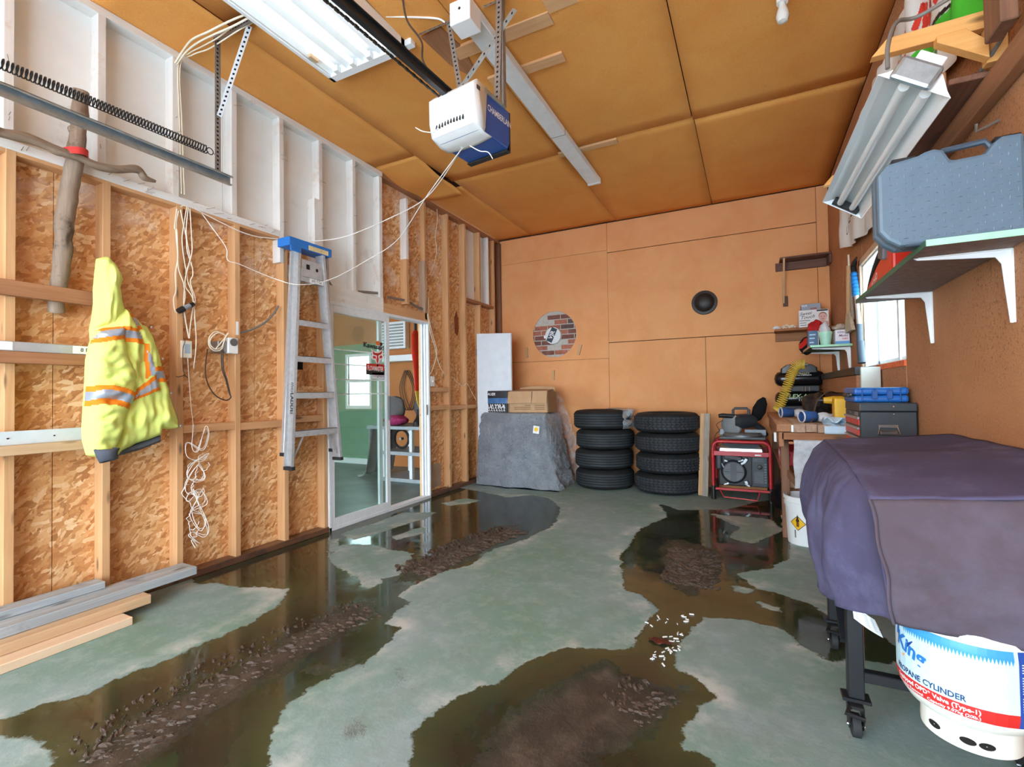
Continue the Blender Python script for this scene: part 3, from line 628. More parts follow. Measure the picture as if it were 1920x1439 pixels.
# ------------------------------------------------------------------ front of the garage (behind the camera): open door, jambs, header, ground outside
wf = struct('wall_front', (-1.3, -2.2, 0)); box('header', (-3.6, -2.3, 3.0), (XR + 0.15, -2.2, ZC + 0.1), M_fib, wf)
box('jamb', (-3.6, -2.3, 0), (-3.2, -2.2, 3.0), M_fib, wf); box('jamb', (0.65, -2.3, 0), (XR + 0.15, -2.2, 3.0), M_fib, wf)
g = MB().box((-14, -22, -0.12), (12, -2.2, -0.02)).build('ground', plain('trodden_snow', (232, 236, 240), 0.9, var=0.1, vs=1.5), None); g['kind'] = 'structure'
for lo, hi in (((0.98, -2.2, -0.12), (14, 20, -0.02)), ((-14, 6.6, -0.12), (0.98, 22, -0.02))):
    g = MB().box(lo, hi).build('ground', MATS['trodden_snow'], None); g['kind'] = 'structure'
# ------------------------------------------------------------------ left wall: open studs over OSB, upper part whitewashed
XS = XL - 0.089                                                    # sheathing face
DY0, DY1, DZ = 3.09, 4.60, 2.065                                   # sliding door
PZ0, PZ1 = 2.505, 2.555                                            # plate between lower and upper studs
wl = struct('wall_left', (XL, 2.5, 0))
def sheet(y0, y1, z0, z1, m, nm): box(nm, (XS - 0.012, y0 + 0.002, z0), (XS, y1 - 0.002, z1), m, wl)
for y0, y1 in ((-2.2, 0.02), (0.02, 1.24), (1.24, 2.45), (2.45, DY0)): sheet(y0, y1, 0, PZ1 - 0.02, M_osb, 'osb_sheet')
for y0, y1 in ((DY0, DY1), ): sheet(3.82, y1, DZ, ZC, M_osb, 'osb_sheet')
for y0, y1, z0, z1 in ((DY1, 5.44, 0, ZC), (5.44, YB, 0, 2.5), (6.09, YB, 2.5, ZC)): sheet(y0, y1, z0, z1, M_osb, 'osb_sheet')
for y0, y1, z0 in ((-2.2, 1.0, PZ1 - 0.02), (1.0, 2.2, PZ1 - 0.02), (2.2, DY0, PZ1 - 0.02), (DY0, 3.82, DZ)): sheet(y0, y1, z0, ZC, M_white_sheet, 'white_sheet')
sheet(5.44, 6.09, 2.5, ZC, M_white_sheet, 'white_sheet')
box('outer_cladding', (XS - 0.06, -2.2, 0), (XS - 0.013, DY0, ZC), M_tanY, wl); box('outer_cladding', (XS - 0.06, DY1, 0), (XS - 0.013, YB, ZC), M_tanY, wl); box('outer_cladding', (XS - 0.06, DY0, DZ), (XS - 0.013, DY1, ZC), M_tanY, wl)
def stud(y, z0, z1, m, w=0.040, x1=XL, nm='stud'): box(nm, (XS, y, z0), (x1, y + w, z1), m, wl, 0.002)
for y in (-1.81, -1.4, -1.0, -0.59, -0.19, 0.22, 0.62, 1.02, 1.43, 1.835, 2.235, 2.645): stud(y, 0.045, PZ0, M_stud)
stud(3.047, 0.0, DZ + 0.02, M_stud)
for y in (-1.81, -1.4, -1.0, -0.59, -0.19, 0.22, 0.62, 1.01, 1.405, 1.81, 2.213): stud(y, PZ1, ZC - 0.05, M_studw)
stud(2.613, 2.30, ZC - 0.05, M_studw); stud(3.01, DZ + 0.15, ZC - 0.05, M_studw); stud(3.413, DZ + 0.15, ZC - 0.05, M_studw); stud(3.78, DZ + 0.15, ZC - 0.06, M_studw, 0.045)
stud(2.96, DZ + 0.15, 2.95, M_studw, 0.05, nm='scab')
stud(4.207, DZ + 0.15, 2.72, M_stud); stud(4.207, 2.72, 3.40, M_studw)
stud(4.535, DZ + 0.02, 2.78, wood('greyed_stud', (170, 142, 118), (198, 170, 146), 'Z')); stud(4.6, 0, DZ + 0.3, M_stud, 0.03); stud(4.575, 2.78, ZC - 0.04, M_stud, 0.035, XL - 0.03)
for y in (5.01, 5.41, 5.80): stud(y, 0.045, ZC - 0.05, M_stud)
stud(6.05, 2.5, ZC - 0.05, M_studw, 0.03); stud(6.215, 0.045, ZC - 0.05, M_stud); stud(YB - 0.05, 0, ZC - 0.04, M_brownZ, 0.05, XL + 0.01)
# plates, header, sill, blocking
box('mid_plate', (XS, -2.2, PZ0), (XL + 0.002, 2.613, PZ1), M_plankw, wl, 0.002); box('mid_plate_underside', (XS + 0.002, -2.2, PZ0 - 0.02), (XL - 0.002, 2.613, PZ0), M_plank, wl)
box('top_plate', (XS, -2.2, ZC - 0.05), (XL + 0.002, 3.83, ZC - 0.004), M_plankw, wl, 0.002); box('top_plate', (XS, 3.83, ZC - 0.05), (XL - 0.01, YB, ZC - 0.005), M_brownY, wl, 0.002)
box('header', (XS, DY0, DZ), (XL, 3.83, DZ + 0.15), M_plankw, wl, 0.002); box('header', (XS, 3.83, DZ), (XL, 4.6, DZ + 0.10), M_plank, wl, 0.002); box('header', (XS, 2.69, 2.20), (XL - 0.01, 3.05, 2.30), M_plankw, wl, 0.002)
box('sill_plate', (XS, -2.2, 0), (XL + 0.012, DY0, 0.047), M_sill, wl, 0.004); box('sill_plate', (XS, DY1, 0), (XL + 0.012, YB, 0.05), M_sill, wl, 0.004)
for y0, y1, z in ((1.875, 2.235, 0.975), (2.275, 2.645, 0.965), (2.685, 3.047, 0.99), (5.05, 5.41, 1.01), (5.45, 5.8, 1.01), (4.63, 5.01, 1.24), (4.63, 5.01, 1.02)): box('blocking', (XS, y0, z), (XL - 0.004, y1, z + 0.055), M_plank, wl, 0.002)
box('blocking', (XS, 2.69, 1.18), (XL - 0.02, 3.05, 1.30), M_osb, wl, 0.002); box('blocking', (XS, 5.45, 2.46), (XL + 0.004, 6.2, 2.5), M_brownY, wl, 0.002); box('blocking', (XS, 6.09, 2.5), (XS + 0.012, 6.2, 3.45), M_white_sheet, wl)
box('hole_patch', (XS, 4.66, 0.08), (XS + 0.01, 4.93, 0.36), plain('grey_patch', (176, 150, 124), 0.8, var=0.15), wl)
MB().obox((XS + 0.001, 2.83, 1.5), (0.002, 0.07, 0.06)).build('vent_hole', M_hole, wl)
M_over = plain('white_overspray', (236, 226, 214), 0.85, var=0.05)
for (y0, y1, z0, z1, lbl) in ((0.62, 1.43, 1.745, 1.825, 'brown board nailed across the studs behind the hood of the jacket'), ):
    tag(box('nailed_board', (XL + 0.002, 0.60, z0), (XL + 0.04, 1.47, z1), M_brownY, None, 0.003), lbl, 'board')
# boards and metal strips resting on the studs at the left
sh = thing('wall_ledge', 'narrow wooden ledge with a white metal strip under the jacket', 'ledge', (XL + 0.05, 0.7, 0.93))
box('ledge_board', (XL + 0.002, -0.4, 0.935), (XL + 0.085, 1.44, 0.985), M_tanY, sh, 0.003); box('backing_board', (XL + 0.002, -0.4, 0.985), (XL + 0.03, 1.0, 1.045), M_brownY, sh, 0.002)
box('metal_strip', (XL + 0.03, -0.4, 0.985), (XL + 0.042, 1.40, 1.055), plain('white_coated_metal', (214, 226, 232), 0.35, 0.1, var=0.05), sh, 0.002)
for y in (0.9, 1.02, 1.2): MB().lathe([(0.004, 0), (0.004, 0.004)], (XL + 0.0425, y, 1.02), (1, 0, 0), 8).build('screw', M_black, sh)
sh2 = thing('level_rail', 'silver aluminium rail with white labels lying on the upper wall block', 'rail', (XL + 0.04, 0.9, 1.5))
zA = PX(60, 652, XL + 0.05).z
box('rail', (XL + 0.012, -0.2, zA - 0.025), (XL + 0.062, 1.40, zA + 0.025), plain('scuffed_aluminium', (196, 198, 200), 0.35, 0.5, var=0.1, dirt=((240, 238, 234), 25, 0.6)), sh2, 0.003)
for y0, y1 in ((0.2, 1.03), (1.27, 1.4)): box('label', (XL + 0.0622, y0, zA - 0.02), (XL + 0.0632, y1, zA + 0.022), M_whitep, sh2)
letters('8 FT', 0.03, (XL + 0.064, 1.33, zA), (0, 1, 0), (0, 0, 1), M_ink, sh2)
tag(box('wall_block', (XL + 0.002, 0.62, zA - 0.085), (XL + 0.075, 1.45, zA - 0.026), M_brownY, None, 0.003), 'brown wood block on the studs carrying the silver rail', 'block')
for k, (x, y) in enumerate(((100, 698), (22, 1100))): pass
# nails standing out of the white plates and studs
nails = MB(); rn = random.Random(11)
for k in range(46):
    if k % 2: y, z = rn.uniform(0.9, 2.6), rn.uniform(PZ0 + 0.01, PZ1)
    else: y = rn.choice((1.03, 1.42, 1.83, 2.23, 2.63, 3.03, 3.43)) ; z = rn.uniform(2.6, 3.5)
    nails.tube([(XL, y, z), (XL + rn.uniform(0.015, 0.045), y + rn.uniform(-0.02, 0.05), z + rn.uniform(-0.015, 0.02))], 0.0014, 5)
nails.build('bent_nails', M_steel, wl)

# ------------------------------------------------------------------ sliding door in the left wall
d1 = struct('door_1', (XL, 3.85, 0))
fx0, fx1 = XL - 0.075, XL + 0.012
box('frame_jamb', (fx0, DY0, 0), (fx1, DY0 + 0.028, DZ), M_alu, d1, 0.002); box('frame_head', (fx0, DY0, DZ - 0.03), (fx1, DY1, DZ), M_alu, d1, 0.002); box('frame_sill', (fx0, DY0, 0.0), (fx1, DY1, 0.035), M_alu, d1, 0.002)
for k in range(3): box('jamb_track', (fx0 + 0.004 + k * 0.03, DY1 - 0.06 + k * 0.016, 0.03), (fx0 + 0.022 + k * 0.03, DY1, DZ - 0.03), M_alu, d1, 0.001)
box('jamb_track', (fx0, DY1 - 0.02, 0.03), (fx1, DY1, DZ - 0.03), M_alu, d1, 0.001)
MB().box((fx1 - 0.02, DY1 - 0.066, 0.97), (fx1 - 0.002, DY1 - 0.046, 1.09)).build('latch_strike', M_steel, d1)
def panel(x, y0, y1, st, sr, rt, rb, nm):
    q = MB(); a, b = x - 0.014, x + 0.014; z0, z1 = 0.03, DZ - 0.03
    q.box((a, y0, z0), (b, y0 + st, z1)); q.box((a, y1 - sr, z0), (b, y1, z1)); q.box((a, y0 + st, z1 - rt), (b, y1 - sr, z1)); q.box((a, y0 + st, z0), (b, y1 - sr, z0 + rb))
    o = q.build(nm, M_alu, d1, bevel=0.002); box('pane', (x - 0.003, y0 + st, z0 + rb), (x + 0.003, y1 - sr, z1 - rt), M_glass, o); return o
P1 = panel(XL - 0.005, DY0 + 0.028, 3.905, 0.04, 0.055, 0.065, 0.075, 'door_panel')
P2 = panel(XL - 0.045, DY0 + 0.03, 3.835, 0.03, 0.05, 0.05, 0.06, 'door_panel')
box('pull_handle', (XL + 0.009, 3.87, 0.95), (XL + 0.03, 3.895, 1.2), plain('dark_grey_handle', (110, 114, 118), 0.4), d1, 0.004)
gx = XL + 0.0015; d1s = d1; d1 = P1
for z in (1.635, 1.50, 1.36, 1.225): box('glass_strip', (gx - 0.0005, DY0 + 0.07, z - 0.006), (gx + 0.001, 3.85, z + 0.006), plain('frosted_strip', (222, 236, 238), 0.4), d1)
ry, uz = (0, 1, 0), (0, 0, 1)
def GP(x, y): return PX(x, y, gx + 0.0015)
c = GP(701, 650); letters('Kawasaki', 0.066, c, (0, 1, -0.06), uz, M_ink, d1, 0.035, width=0.29, name='sticker_lettering')
c = GP(709, 645); MB().ball((gx + 0.001, c.y, c.z + 0.005), (0.001, 0.034, 0.024), 12).build('bird_sticker', plain('orange_print', (236, 112, 48), 0.5), d1); MB().ball((gx + 0.001, c.y + 0.045, c.z), (0.001, 0.02, 0.018), 10).build('bird_sticker', M_ink, d1)
fox = [(0, -1), (.32, -.35), (.5, -.2), (.62, -.22), (.95, .05), (.75, .35), (1, 1), (.45, .62), (.2, .55), (-.2, .5), (-.5, .5), (-.95, .75), (-.8, .25), (-1, -.05), (-.7, -.3), (-.55, -.28), (-.35, -.38)]
c = GP(708, 670)
def foxp(s, h): return lambda a, b, t: (gx + 0.001 + h + t, c.y + a * 0.085 * s, c.z + b * 0.095 * s)
MB().prism(fox, foxp(1.12, 0), 0, 0.0004).build('fox_sticker', M_white, d1); 
for part in ([(-.86, .6), (-.45, .42), (-.15, .42), (.2, .45), (.5, .55), (.9, .85), (.66, .35), (.2, .22), (.12, .1), (.2, -.25), (0, -.85), (-.22, -.3), (-.1, .05), (-.2, .18), (-.72, .22)], [(-.85, -.02), (-.65, .12), (-.3, .05), (-.28, -.2), (-.5, -.16), (-.68, -.2)], [(.85, .08), (.65, .25), (.32, .12), (.3, -.15), (.52, -.08), (.66, -.1)]):
    MB().prism(part, foxp(1.0, 0.0005), 0, 0.0004).build('fox_sticker', M_red, d1)
c = GP(704, 692.5); MB().box((gx + 0.0005, c.y - 0.13, c.z - 0.058), (gx + 0.0012, c.y + 0.13, c.z + 0.052)).build('plate_sticker', M_ink, d1); MB().box((gx + 0.0012, c.y - 0.13, c.z - 0.01), (gx + 0.0014, c.y + 0.13, c.z + 0.052)).build('plate_sticker', M_red, d1)
letters('FLOWMASTER', 0.07, (gx + 0.0022, c.y, c.z + 0.002), (0, 1, -0.03), uz, M_white, d1, 0.015, width=0.225, name='sticker_lettering')
c = GP(709.5, 705); MB().box((gx + 0.0005, c.y - 0.09, c.z - 0.034), (gx + 0.0012, c.y + 0.095, c.z + 0.03)).build('script_sticker', plain('pale_grey_print', (222, 222, 228), 0.5), d1); letters('Longhorn', 0.04, (gx + 0.002, c.y, c.z), (0, 1, -0.05), uz, plain('violet_grey_print', (120, 112, 124), 0.5), d1, 0.01, 0.3, width=0.16, name='sticker_lettering')

# ------------------------------------------------------------------ the next room, seen through the sliding door
AX0 = -8.6
w2 = struct('wall_annex', (-6, 6.4, 0)); M_grn = board_mat('green_painted_board', (120, 158, 128), (104, 142, 112), 0.5, grain=0.1); M_tan = board_mat('annex_fibreboard', (186, 122, 72), (168, 106, 58), 0.5)
A0, A1, B0, B1 = -6.50, -5.99, 1.03, 1.90
for a0, a1, b0, b1, m in ((AX0, A0, 0.09, 2.12, M_grn), (A1, -5.62, 0.09, 2.12, M_grn), (A0, A1, 0.09, B0, M_grn), (A0, A1, B1, 2.12, M_grn), (AX0, -5.62, 2.12, 3.0, M_tan), (-5.62, XS - 0.06, 0, 3.0, M_tan)): box('wall_sheet', (a0, 6.4, b0), (a1, 6.43, b1), m, w2)
box('baseboard', (AX0, 6.37, 0), (-5.62, 6.4, 0.09), M_whitep, w2, 0.003)
box('end_wall', (AX0 - 0.1, -2.2, 0), (AX0, 6.4, 3.0), M_grn, w2); box('ceiling_sheet', (AX0, -2.2, 3.0), (XS - 0.06, 6.45, 3.06), M_tan, w2)
af = box('floor_annex', (AX0, -2.2, -0.03), (-3.48, 6.45, -0.001), plain('grey_green_concrete', (112, 132, 130), 0.45, var=0.25, vs=2.5), None); af['kind'] = 'structure'
wn2 = struct('window_2', (-6.25, 6.4, B0))
for a0, a1, b0, b1 in ((A0 - 0.05, A0, B0 - 0.06, B1 + 0.05), (A1, A1 + 0.05, B0 - 0.06, B1 + 0.05), (A0, A1, B1, B1 + 0.05), (A0, A1, B0 - 0.06, B0), (A0, A1, 1.44, 1.49)): box('frame', (a0, 6.385, b0), (a1, 6.44, b1), M_whitep, wn2, 0.002)
for b0, b1 in ((B0, 1.44), (1.49, B1)): box('pane', (A0, 6.415, b0), (A1, 6.418, b1), M_glass, wn2)
# back wall backing is pierced for that window: the chimney-side backing stops at the annex
tb = thing('annex_table', 'long grey topped workbench with white legs beyond the sliding door', 'table', (-4.35, 5.35, 0))
M_tt = plain('grey_table_paint', (150, 160, 166), 0.5, var=0.1)
box('table_top', (-4.93, 5.2, 0.73), (-3.66, 5.95, 0.775), M_tt, tb, 0.003); box('shelf', (-4.75, 5.25, 0.37), (-3.66, 5.9, 0.42), M_tt, tb, 0.003); box('shelf', (-4.75, 5.25, 0.0), (-3.66, 5.9, 0.05), M_tt, tb, 0.003)
for x in (-4.72, -4.23, -3.75):
    for y in (5.27, 5.85): box('leg', (x, y, 0.0), (x + 0.05, y + 0.05, 0.73), M_alu, tb, 0.002)
def drape(u, v):
    z = 0.775 - 0.775 * v; x = -4.97 - 0.10 * v ** 2 + 0.03 * math.sin(u * 19 + v * 2); return (x - max(0, v - 0.93) * 3.4 * (0.4 + u * (1 - u) * 2), 5.28 + u * 0.6 - 0.02 * v, max(0.012, z) + (0.02 * abs(math.sin(u * 17 + v * 40)) if v > 0.9 else 0))
tag(MB().grid(drape, 30, 24).build('drop_cloth', cloth_mat('pale_drop_cloth', (158, 162, 166), vs=8), None, smooth=True, solid=0.004), 'pale grey drop cloth hanging from the workbench to the floor beyond the door', 'cloth')
def lump(name, c, r, mat, parent=None, seed=0, amp=0.25, n=20):
    mb = MB().ball((0, 0, 0), 1.0, n); out = []
    for p in mb.v:
        k = 1 + amp * noise.noise(V(p) * 1.9 + V((seed, seed, 0))); out.append((c[0] + p[0] * r[0] * k, c[1] + p[1] * r[1] * k, c[2] + max(-1.0, p[2] * k) * r[2]))
    mb.v = out; return mb.build(name, mat, parent, smooth=True)
tag(lump('bundle', (-4.52, 5.35, 0.85), (0.2, 0.13, 0.075), plain('pink_fabric', (150, 40, 92), 0.8, var=0.4, vs=30), None, 3), 'pink and dark bundle of cloth on the workbench beyond the door', 'bundle')
for k, (x, lbl) in enumerate(((-4.18, 'left one of two black boots on the bench beyond the door'), (-3.98, 'right one of two black boots on the bench beyond the door'))):
    bt = thing('boot', lbl, 'boot', (x, 5.45, 0.775), 'black boots on the annex bench')
    MB().loft([[(x + 0.05 * math.cos(a) * s, 5.45 + dy + 0.08 * math.sin(a) * s, z) for a in [2 * PI * q / 12 for q in range(12)]] for z, s, dy in ((0.776, 1.15, -0.03), (0.83, 1.15, -0.03), (0.88, 0.9, 0.0), (0.95, 0.85, 0.03), (1.0, 0.95, 0.03))]).build('upper', M_black, bt, smooth=True)
    box('sole', (x - 0.055, 5.35, 0.775), (x + 0.055, 5.51, 0.79), M_rubber, bt, 0.003)
hp = thing('wall_heater', 'white louvred wall heater high beyond the sliding door', 'heater', (-5.35, 6.3, 1.9)); box('body', (-5.62, 6.28, 1.98), (-5.1, 6.4, 2.44), M_whitep, hp, 0.02)
for k in range(8): box('louvre', (-5.58, 6.265, 2.02 + k * 0.05), (-5.14, 6.285, 2.045 + k * 0.05), plain('grey_louvre', (150, 154, 150), 0.5), hp, 0.002)
tag(box('white_shelf', (-5.62, 6.15, 1.76), (-4.6, 6.4, 1.86), M_whitep, None, 0.003), 'white shelf board under the heater beyond the sliding door', 'shelf')
sb = thing('sled_bag', 'long red and yellow bag hanging in the door opening', 'bag', (-4.1, 5.1, 1.2))
q = PX(779, 615, -4.15); yb = q.y
MB().loft([[(-4.15 + 0.03 * math.cos(a) * s, yb + o + 0.085 * math.sin(a) * s, z) for a in [2 * PI * k / 12 for k in range(12)]] for z, s, o in ((2.1, 0.5, 0.0), (2.04, 0.95, 0.0), (1.8, 1.0, 0.0), (1.55, 0.9, 0.03), (1.35, 0.75, 0.03), (1.2, 0.6, 0.02))]).build('bag_body', plain('red_nylon', (222, 52, 32), 0.5, var=0.15), sb, smooth=True)
MB().loft([[(-4.12 + 0.02 * math.cos(a) * s, yb + o + 0.05 * math.sin(a) * s, z) for a in [2 * PI * k / 10 for k in range(10)]] for z, s, o in ((1.26, 0.9, -0.02), (1.1, 0.8, 0.02), (1.02, 0.5, 0.05))]).build('yellow_strap', plain('yellow_nylon', (214, 190, 70), 0.6), sb, smooth=True)
MB().box((-4.16, yb - 0.02, 2.08), (-4.14, yb + 0.02, 2.3)).build('hanger', M_black, sb)
wc = thing('wheelchair_frame', 'bent black tube handle leaning behind the workbench beyond the door', 'tube', (-4.5, 5.9, 0.775)); MB().tube(spline([(-4.62, 6.16, 0.0), (-4.5, 6.16, 1.3), (-4.5, 6.12, 1.72), (-4.42, 6.08, 2.05), (-4.3, 6.08, 2.08)]), 0.018, 8).build('tube', M_blackm, wc, smooth=True)
tag(lump('grey_jacket', (-4.75, 5.6, 0.99), (0.17, 0.1, 0.21), cloth_mat('grey_jacket_cloth', (104, 104, 104)), None, 9, 0.2), 'grey jacket heaped at the back of the bench beyond the door', 'jacket')
tag(lump('grey_bag', (-4.3, 5.82, 1.0), (0.26, 0.09, 0.22), cloth_mat('dark_grey_cloth', (96, 94, 96)), None, 14, 0.2), 'large dark grey bag standing behind the boots beyond the door', 'bag')
MBc = MB()
for k in range(3): MBc.tube(spline([(-5.2 + 0.03 * k, 6.38, 1.62), (-5.3 + 0.05 * k, 6.37, 1.3), (-5.15 + 0.05 * k, 6.37, 0.95), (-5.02 + 0.03 * k, 6.37, 1.3), (-5.18 + 0.04 * k, 6.38, 1.62)]), 0.006, 6)
tag(MBc.build('hanging_cable', M_black, None, smooth=True), 'black cable looped on the wall beyond the sliding door', 'cable')
MB().tube([(0, 0, 0), (0, 0, 0.01)], 0.01)
wh = thing('bicycle_tyre', 'black spoked wheel stored under the bench beyond the door', 'wheel', (-4.55, 5.5, 0.42)); MB().tube(arc((-4.55, 5.5, 0.572), 0.13, 0, 2 * PI, 28, (1, 0, 0), (0, 0, 1))[:-1], 0.018, 8, closed=True).build('rim', M_rubber, wh, smooth=True); MB().lathe([(0.02, -0.03), (0.02, 0.03)], (-4.55, 5.5, 0.572), (0, 1, 0), 12).build('hub', M_steel, wh)
# ------------------------------------------------------------------ things on and along the left wall
def LP(X): return lambda pts: [(PX(x, y, X).y, PX(x, y, X).z) for x, y in pts]
# --- two lashed branches
M_bark = wood('driftwood', (126, 104, 86), (176, 156, 136), 'Z', dirt=((70, 56, 48), 9, 0.55)); M_barkY = wood('driftwood_across', (120, 98, 80), (166, 144, 122), 'Y', dirt=((70, 56, 48), 9, 0.55))
def branch(px, rad, X, seed, X1=None):
    P = spline([PX(x, y, X + ((X1 - X) * k / (len(px) - 1) if X1 else 0)) for k, (x, y) in enumerate(px)], 10); n = len(P); r = [rad(k / (n - 1)) * (1 + 0.16 * noise.noise(V((k * 0.21, seed, 0)))) for k in range(n)]
    mb = MB().tube(P, r, 12)
    mb.v = [tuple(V(v) + V((0.5, 1, 1)) * 0.006 * noise.noise(V(v) * 14)) for v in mb.v]; return mb
br = thing('driftwood_cross', 'two grey driftwood branches lashed in a cross with red twine', 'branch', PX(130, 400, XL + 0.08))
mb = branch([(152, 170), (150, 205), (147, 245), (142, 288), (135, 330), (126, 380), (120, 430), (118, 480), (111, 530), (107, 560), (105, 587)], lambda t: 0.034 + 0.008 * math.sin(PI * t), XL + 0.10, 1, XL - 0.042)
mb.tube([PX(136, 243, XL + 0.075), PX(129, 240, XL + 0.08)], [0.03, 0.012], 8); mb.build('upright_branch', M_bark, br, smooth=True)
branch([(-30, 235), (0, 247), (60, 262), (110, 283), (150, 296), (200, 316), (255, 318), (272, 333), (290, 341)], lambda t: 0.026 - 0.006 * t - 0.012 * max(0, t - 0.85) * 6, XL + 0.11, 2).build('cross_branch', M_barkY, br, smooth=True)
c = PX(141, 288, XL + 0.09); tw = MB()
for k in range(6): tw.tube([c + V((0.062 * math.cos(a), 0.05 * math.sin(a), -0.014 + 0.006 * k + 0.01 * math.sin(a))) for a in [2 * PI * q / 16 for q in range(16)]], 0.004, 5, closed=True)
tw.build('red_twine', plain('red_twine', (224, 70, 66), 0.8), br, smooth=True)
# --- hi-vis jacket on a hook
M_hv = cloth_mat('lime_hi_vis', (226, 240, 132), 700, 0.8, 0.07, 2.5); M_or = cloth_mat('orange_tape', (244, 138, 34), 700, 0.7, 0.05); M_rf = plain('grey_reflective_tape', (170, 180, 196), 0.35, 0.3, var=0.12, vs=40); M_rib = cloth_mat('grey_rib_knit', (84, 88, 98), 500, 0.9, 0.12)
jk = thing('hi_vis_jacket', 'lime yellow hi vis jacket with orange and grey stripes on a stud', 'jacket', PX(230, 700, XL + 0.1))
def jf(x0): return lambda a, b, h: (XL + x0 + h, a, b)
JX = XL + 0.18; J = LP(JX)
def js(l): return [(140 + x / 3.346, 460 + y / 3.346) for x, y in l]
body = J(js([(150, 520), (170, 430), (330, 400), (358, 385), (410, 430), (470, 490), (495, 500), (530, 560), (565, 660), (600, 800), (640, 950), (690, 1100), (693, 1150), (640, 1157), (590, 1155), (580, 1195), (500, 1228), (430, 1250), (360, 1290), (310, 1330), (262, 1342), (230, 1200), (170, 800)]))
mk = lambda n, p, m, l=None: (n, J(js(p)), m, l)
marks = [mk('orange_stripe', [(300, 503), (415, 528), (442, 620), (300, 606)], M_or, 'orange tape across the chest'), mk('reflective_stripe', [(300, 530), (422, 546), (432, 592), (300, 580)], M_rf, 'grey reflective tape across the chest'),
         mk('orange_stripe', [(356, 425), (398, 428), (437, 525), (404, 532)], M_or, 'orange tape over the shoulder'), mk('reflective_stripe', [(370, 452), (410, 456), (425, 505), (394, 507)], M_rf, 'grey reflective tape over the shoulder'),
         mk('orange_stripe', [(440, 612), (470, 620), (480, 815), (455, 845)], M_or, 'orange upright tape beside the zip'), mk('reflective_stripe', [(460, 660), (490, 700), (514, 808), (480, 822)], M_rf, 'grey reflective upright tape beside the zip'),
         mk('orange_stripe', [(395, 900), (518, 808), (548, 905), (370, 978)], M_or, 'slanting orange tape at the waist'), mk('reflective_stripe', [(408, 918), (525, 836), (537, 884), (385, 958)], M_rf, 'slanting grey reflective tape at the waist'),
         mk('orange_stripe', [(506, 762), (592, 758), (609, 855), (526, 862)], M_or, 'orange tape on the front flap'), mk('reflective_stripe', [(512, 790), (598, 786), (605, 832), (520, 838)], M_rf, 'grey reflective tape on the front flap'),
         mk('flap_edge', [(530, 560), (520, 560), (560, 660), (595, 800), (632, 950), (680, 1100), (683, 1160), (700, 1160), (700, 1100), (650, 950), (608, 800), (575, 660)], M_rib, 'dark edging of the front opening')]
puff('shell', body, jf(0.088), 0.085, 0.10, 0.006, M_hv, jk, (0.034, 13, 7), 1.0, marks, lift=lambda a, b: 0.02 * (a - 1.5))
puff('hem_band', J(js([(300, 1275), (380, 1262), (470, 1235), (583, 1190), (579, 1240), (450, 1292), (305, 1333)])), jf(0.088), 0.07, 0.05, 0.006, M_rib, jk, (0.006, 30, 10), 4.0)
puff('hood', J(js([(188, 72), (220, 62), (250, 57), (300, 115), (335, 165), (343, 205), (325, 260), (340, 330), (358, 390), (330, 480), (290, 520), (155, 520), (152, 490), (165, 400), (170, 350), (168, 270), (178, 160)])), jf(0.095), 0.08, 0.09, 0.006, M_hv, jk, (0.04, 18, 5), 2.0)
smk = [mk('orange_stripe', [(175, 520), (318, 502), (325, 585), (112, 616)], M_or, 'orange tape round the upper sleeve'), mk('reflective_stripe', [(160, 540), (318, 518), (320, 562), (132, 584)], M_rf, 'grey reflective tape round the upper sleeve'),
       mk('orange_stripe', [(70, 892), (150, 876), (200, 877), (300, 900), (395, 935), (360, 1040), (250, 1005), (150, 995), (60, 1015)], M_or, 'orange tape round the lower sleeve'), mk('reflective_stripe', [(60, 930), (150, 908), (200, 908), (300, 930), (385, 962), (370, 1006), (250, 968), (150, 958), (60, 982)], M_rf, 'grey reflective tape round the lower sleeve')]
puff('sleeve', J(js([(150, 535), (200, 515), (316, 500), (325, 590), (345, 700), (412, 835), (385, 950), (350, 1035), (322, 1130), (300, 1230), (262, 1290), (245, 1325), (190, 1335), (135, 1330), (100, 1320), (75, 1230), (72, 1150), (80, 1000), (90, 860), (95, 720), (118, 615)])), jf(0.14), 0.09, 0.09, 0.006, M_hv, jk, (0.038, 9, 14), 7.0, smk)
c = PX(197, 852, JX + 0.03); MB().tube([c + V((0.02, 0, 0.03)), c + V((0.02, 0, 0.0)), c + V((0.03, 0.005, -0.035))], [0.052, 0.043, 0.037], 20, cap=False).build('cuff', M_rib, jk, smooth=True, solid=0.008)
for x, y in ((485, 515), (556, 713), (607, 928), (668, 1135)):
    c = PX(140 + x / 3.346, 460 + y / 3.346, JX + 0.015); MB().ball((c.x, c.y, c.z), (0.006, 0.008, 0.008), 8).build('snap_button', M_steel, jk)
# --- ledge block poking out under the jacket
tag(box('wood_offcut', (XL + 0.045, 1.415, PX(250, 835, XL + 0.08).z), (XL + 0.12, 1.53, PX(250, 822, XL + 0.08).z), M_tanY, None, 0.003), 'short wood offcut end sticking out below the jacket hem', 'offcut')
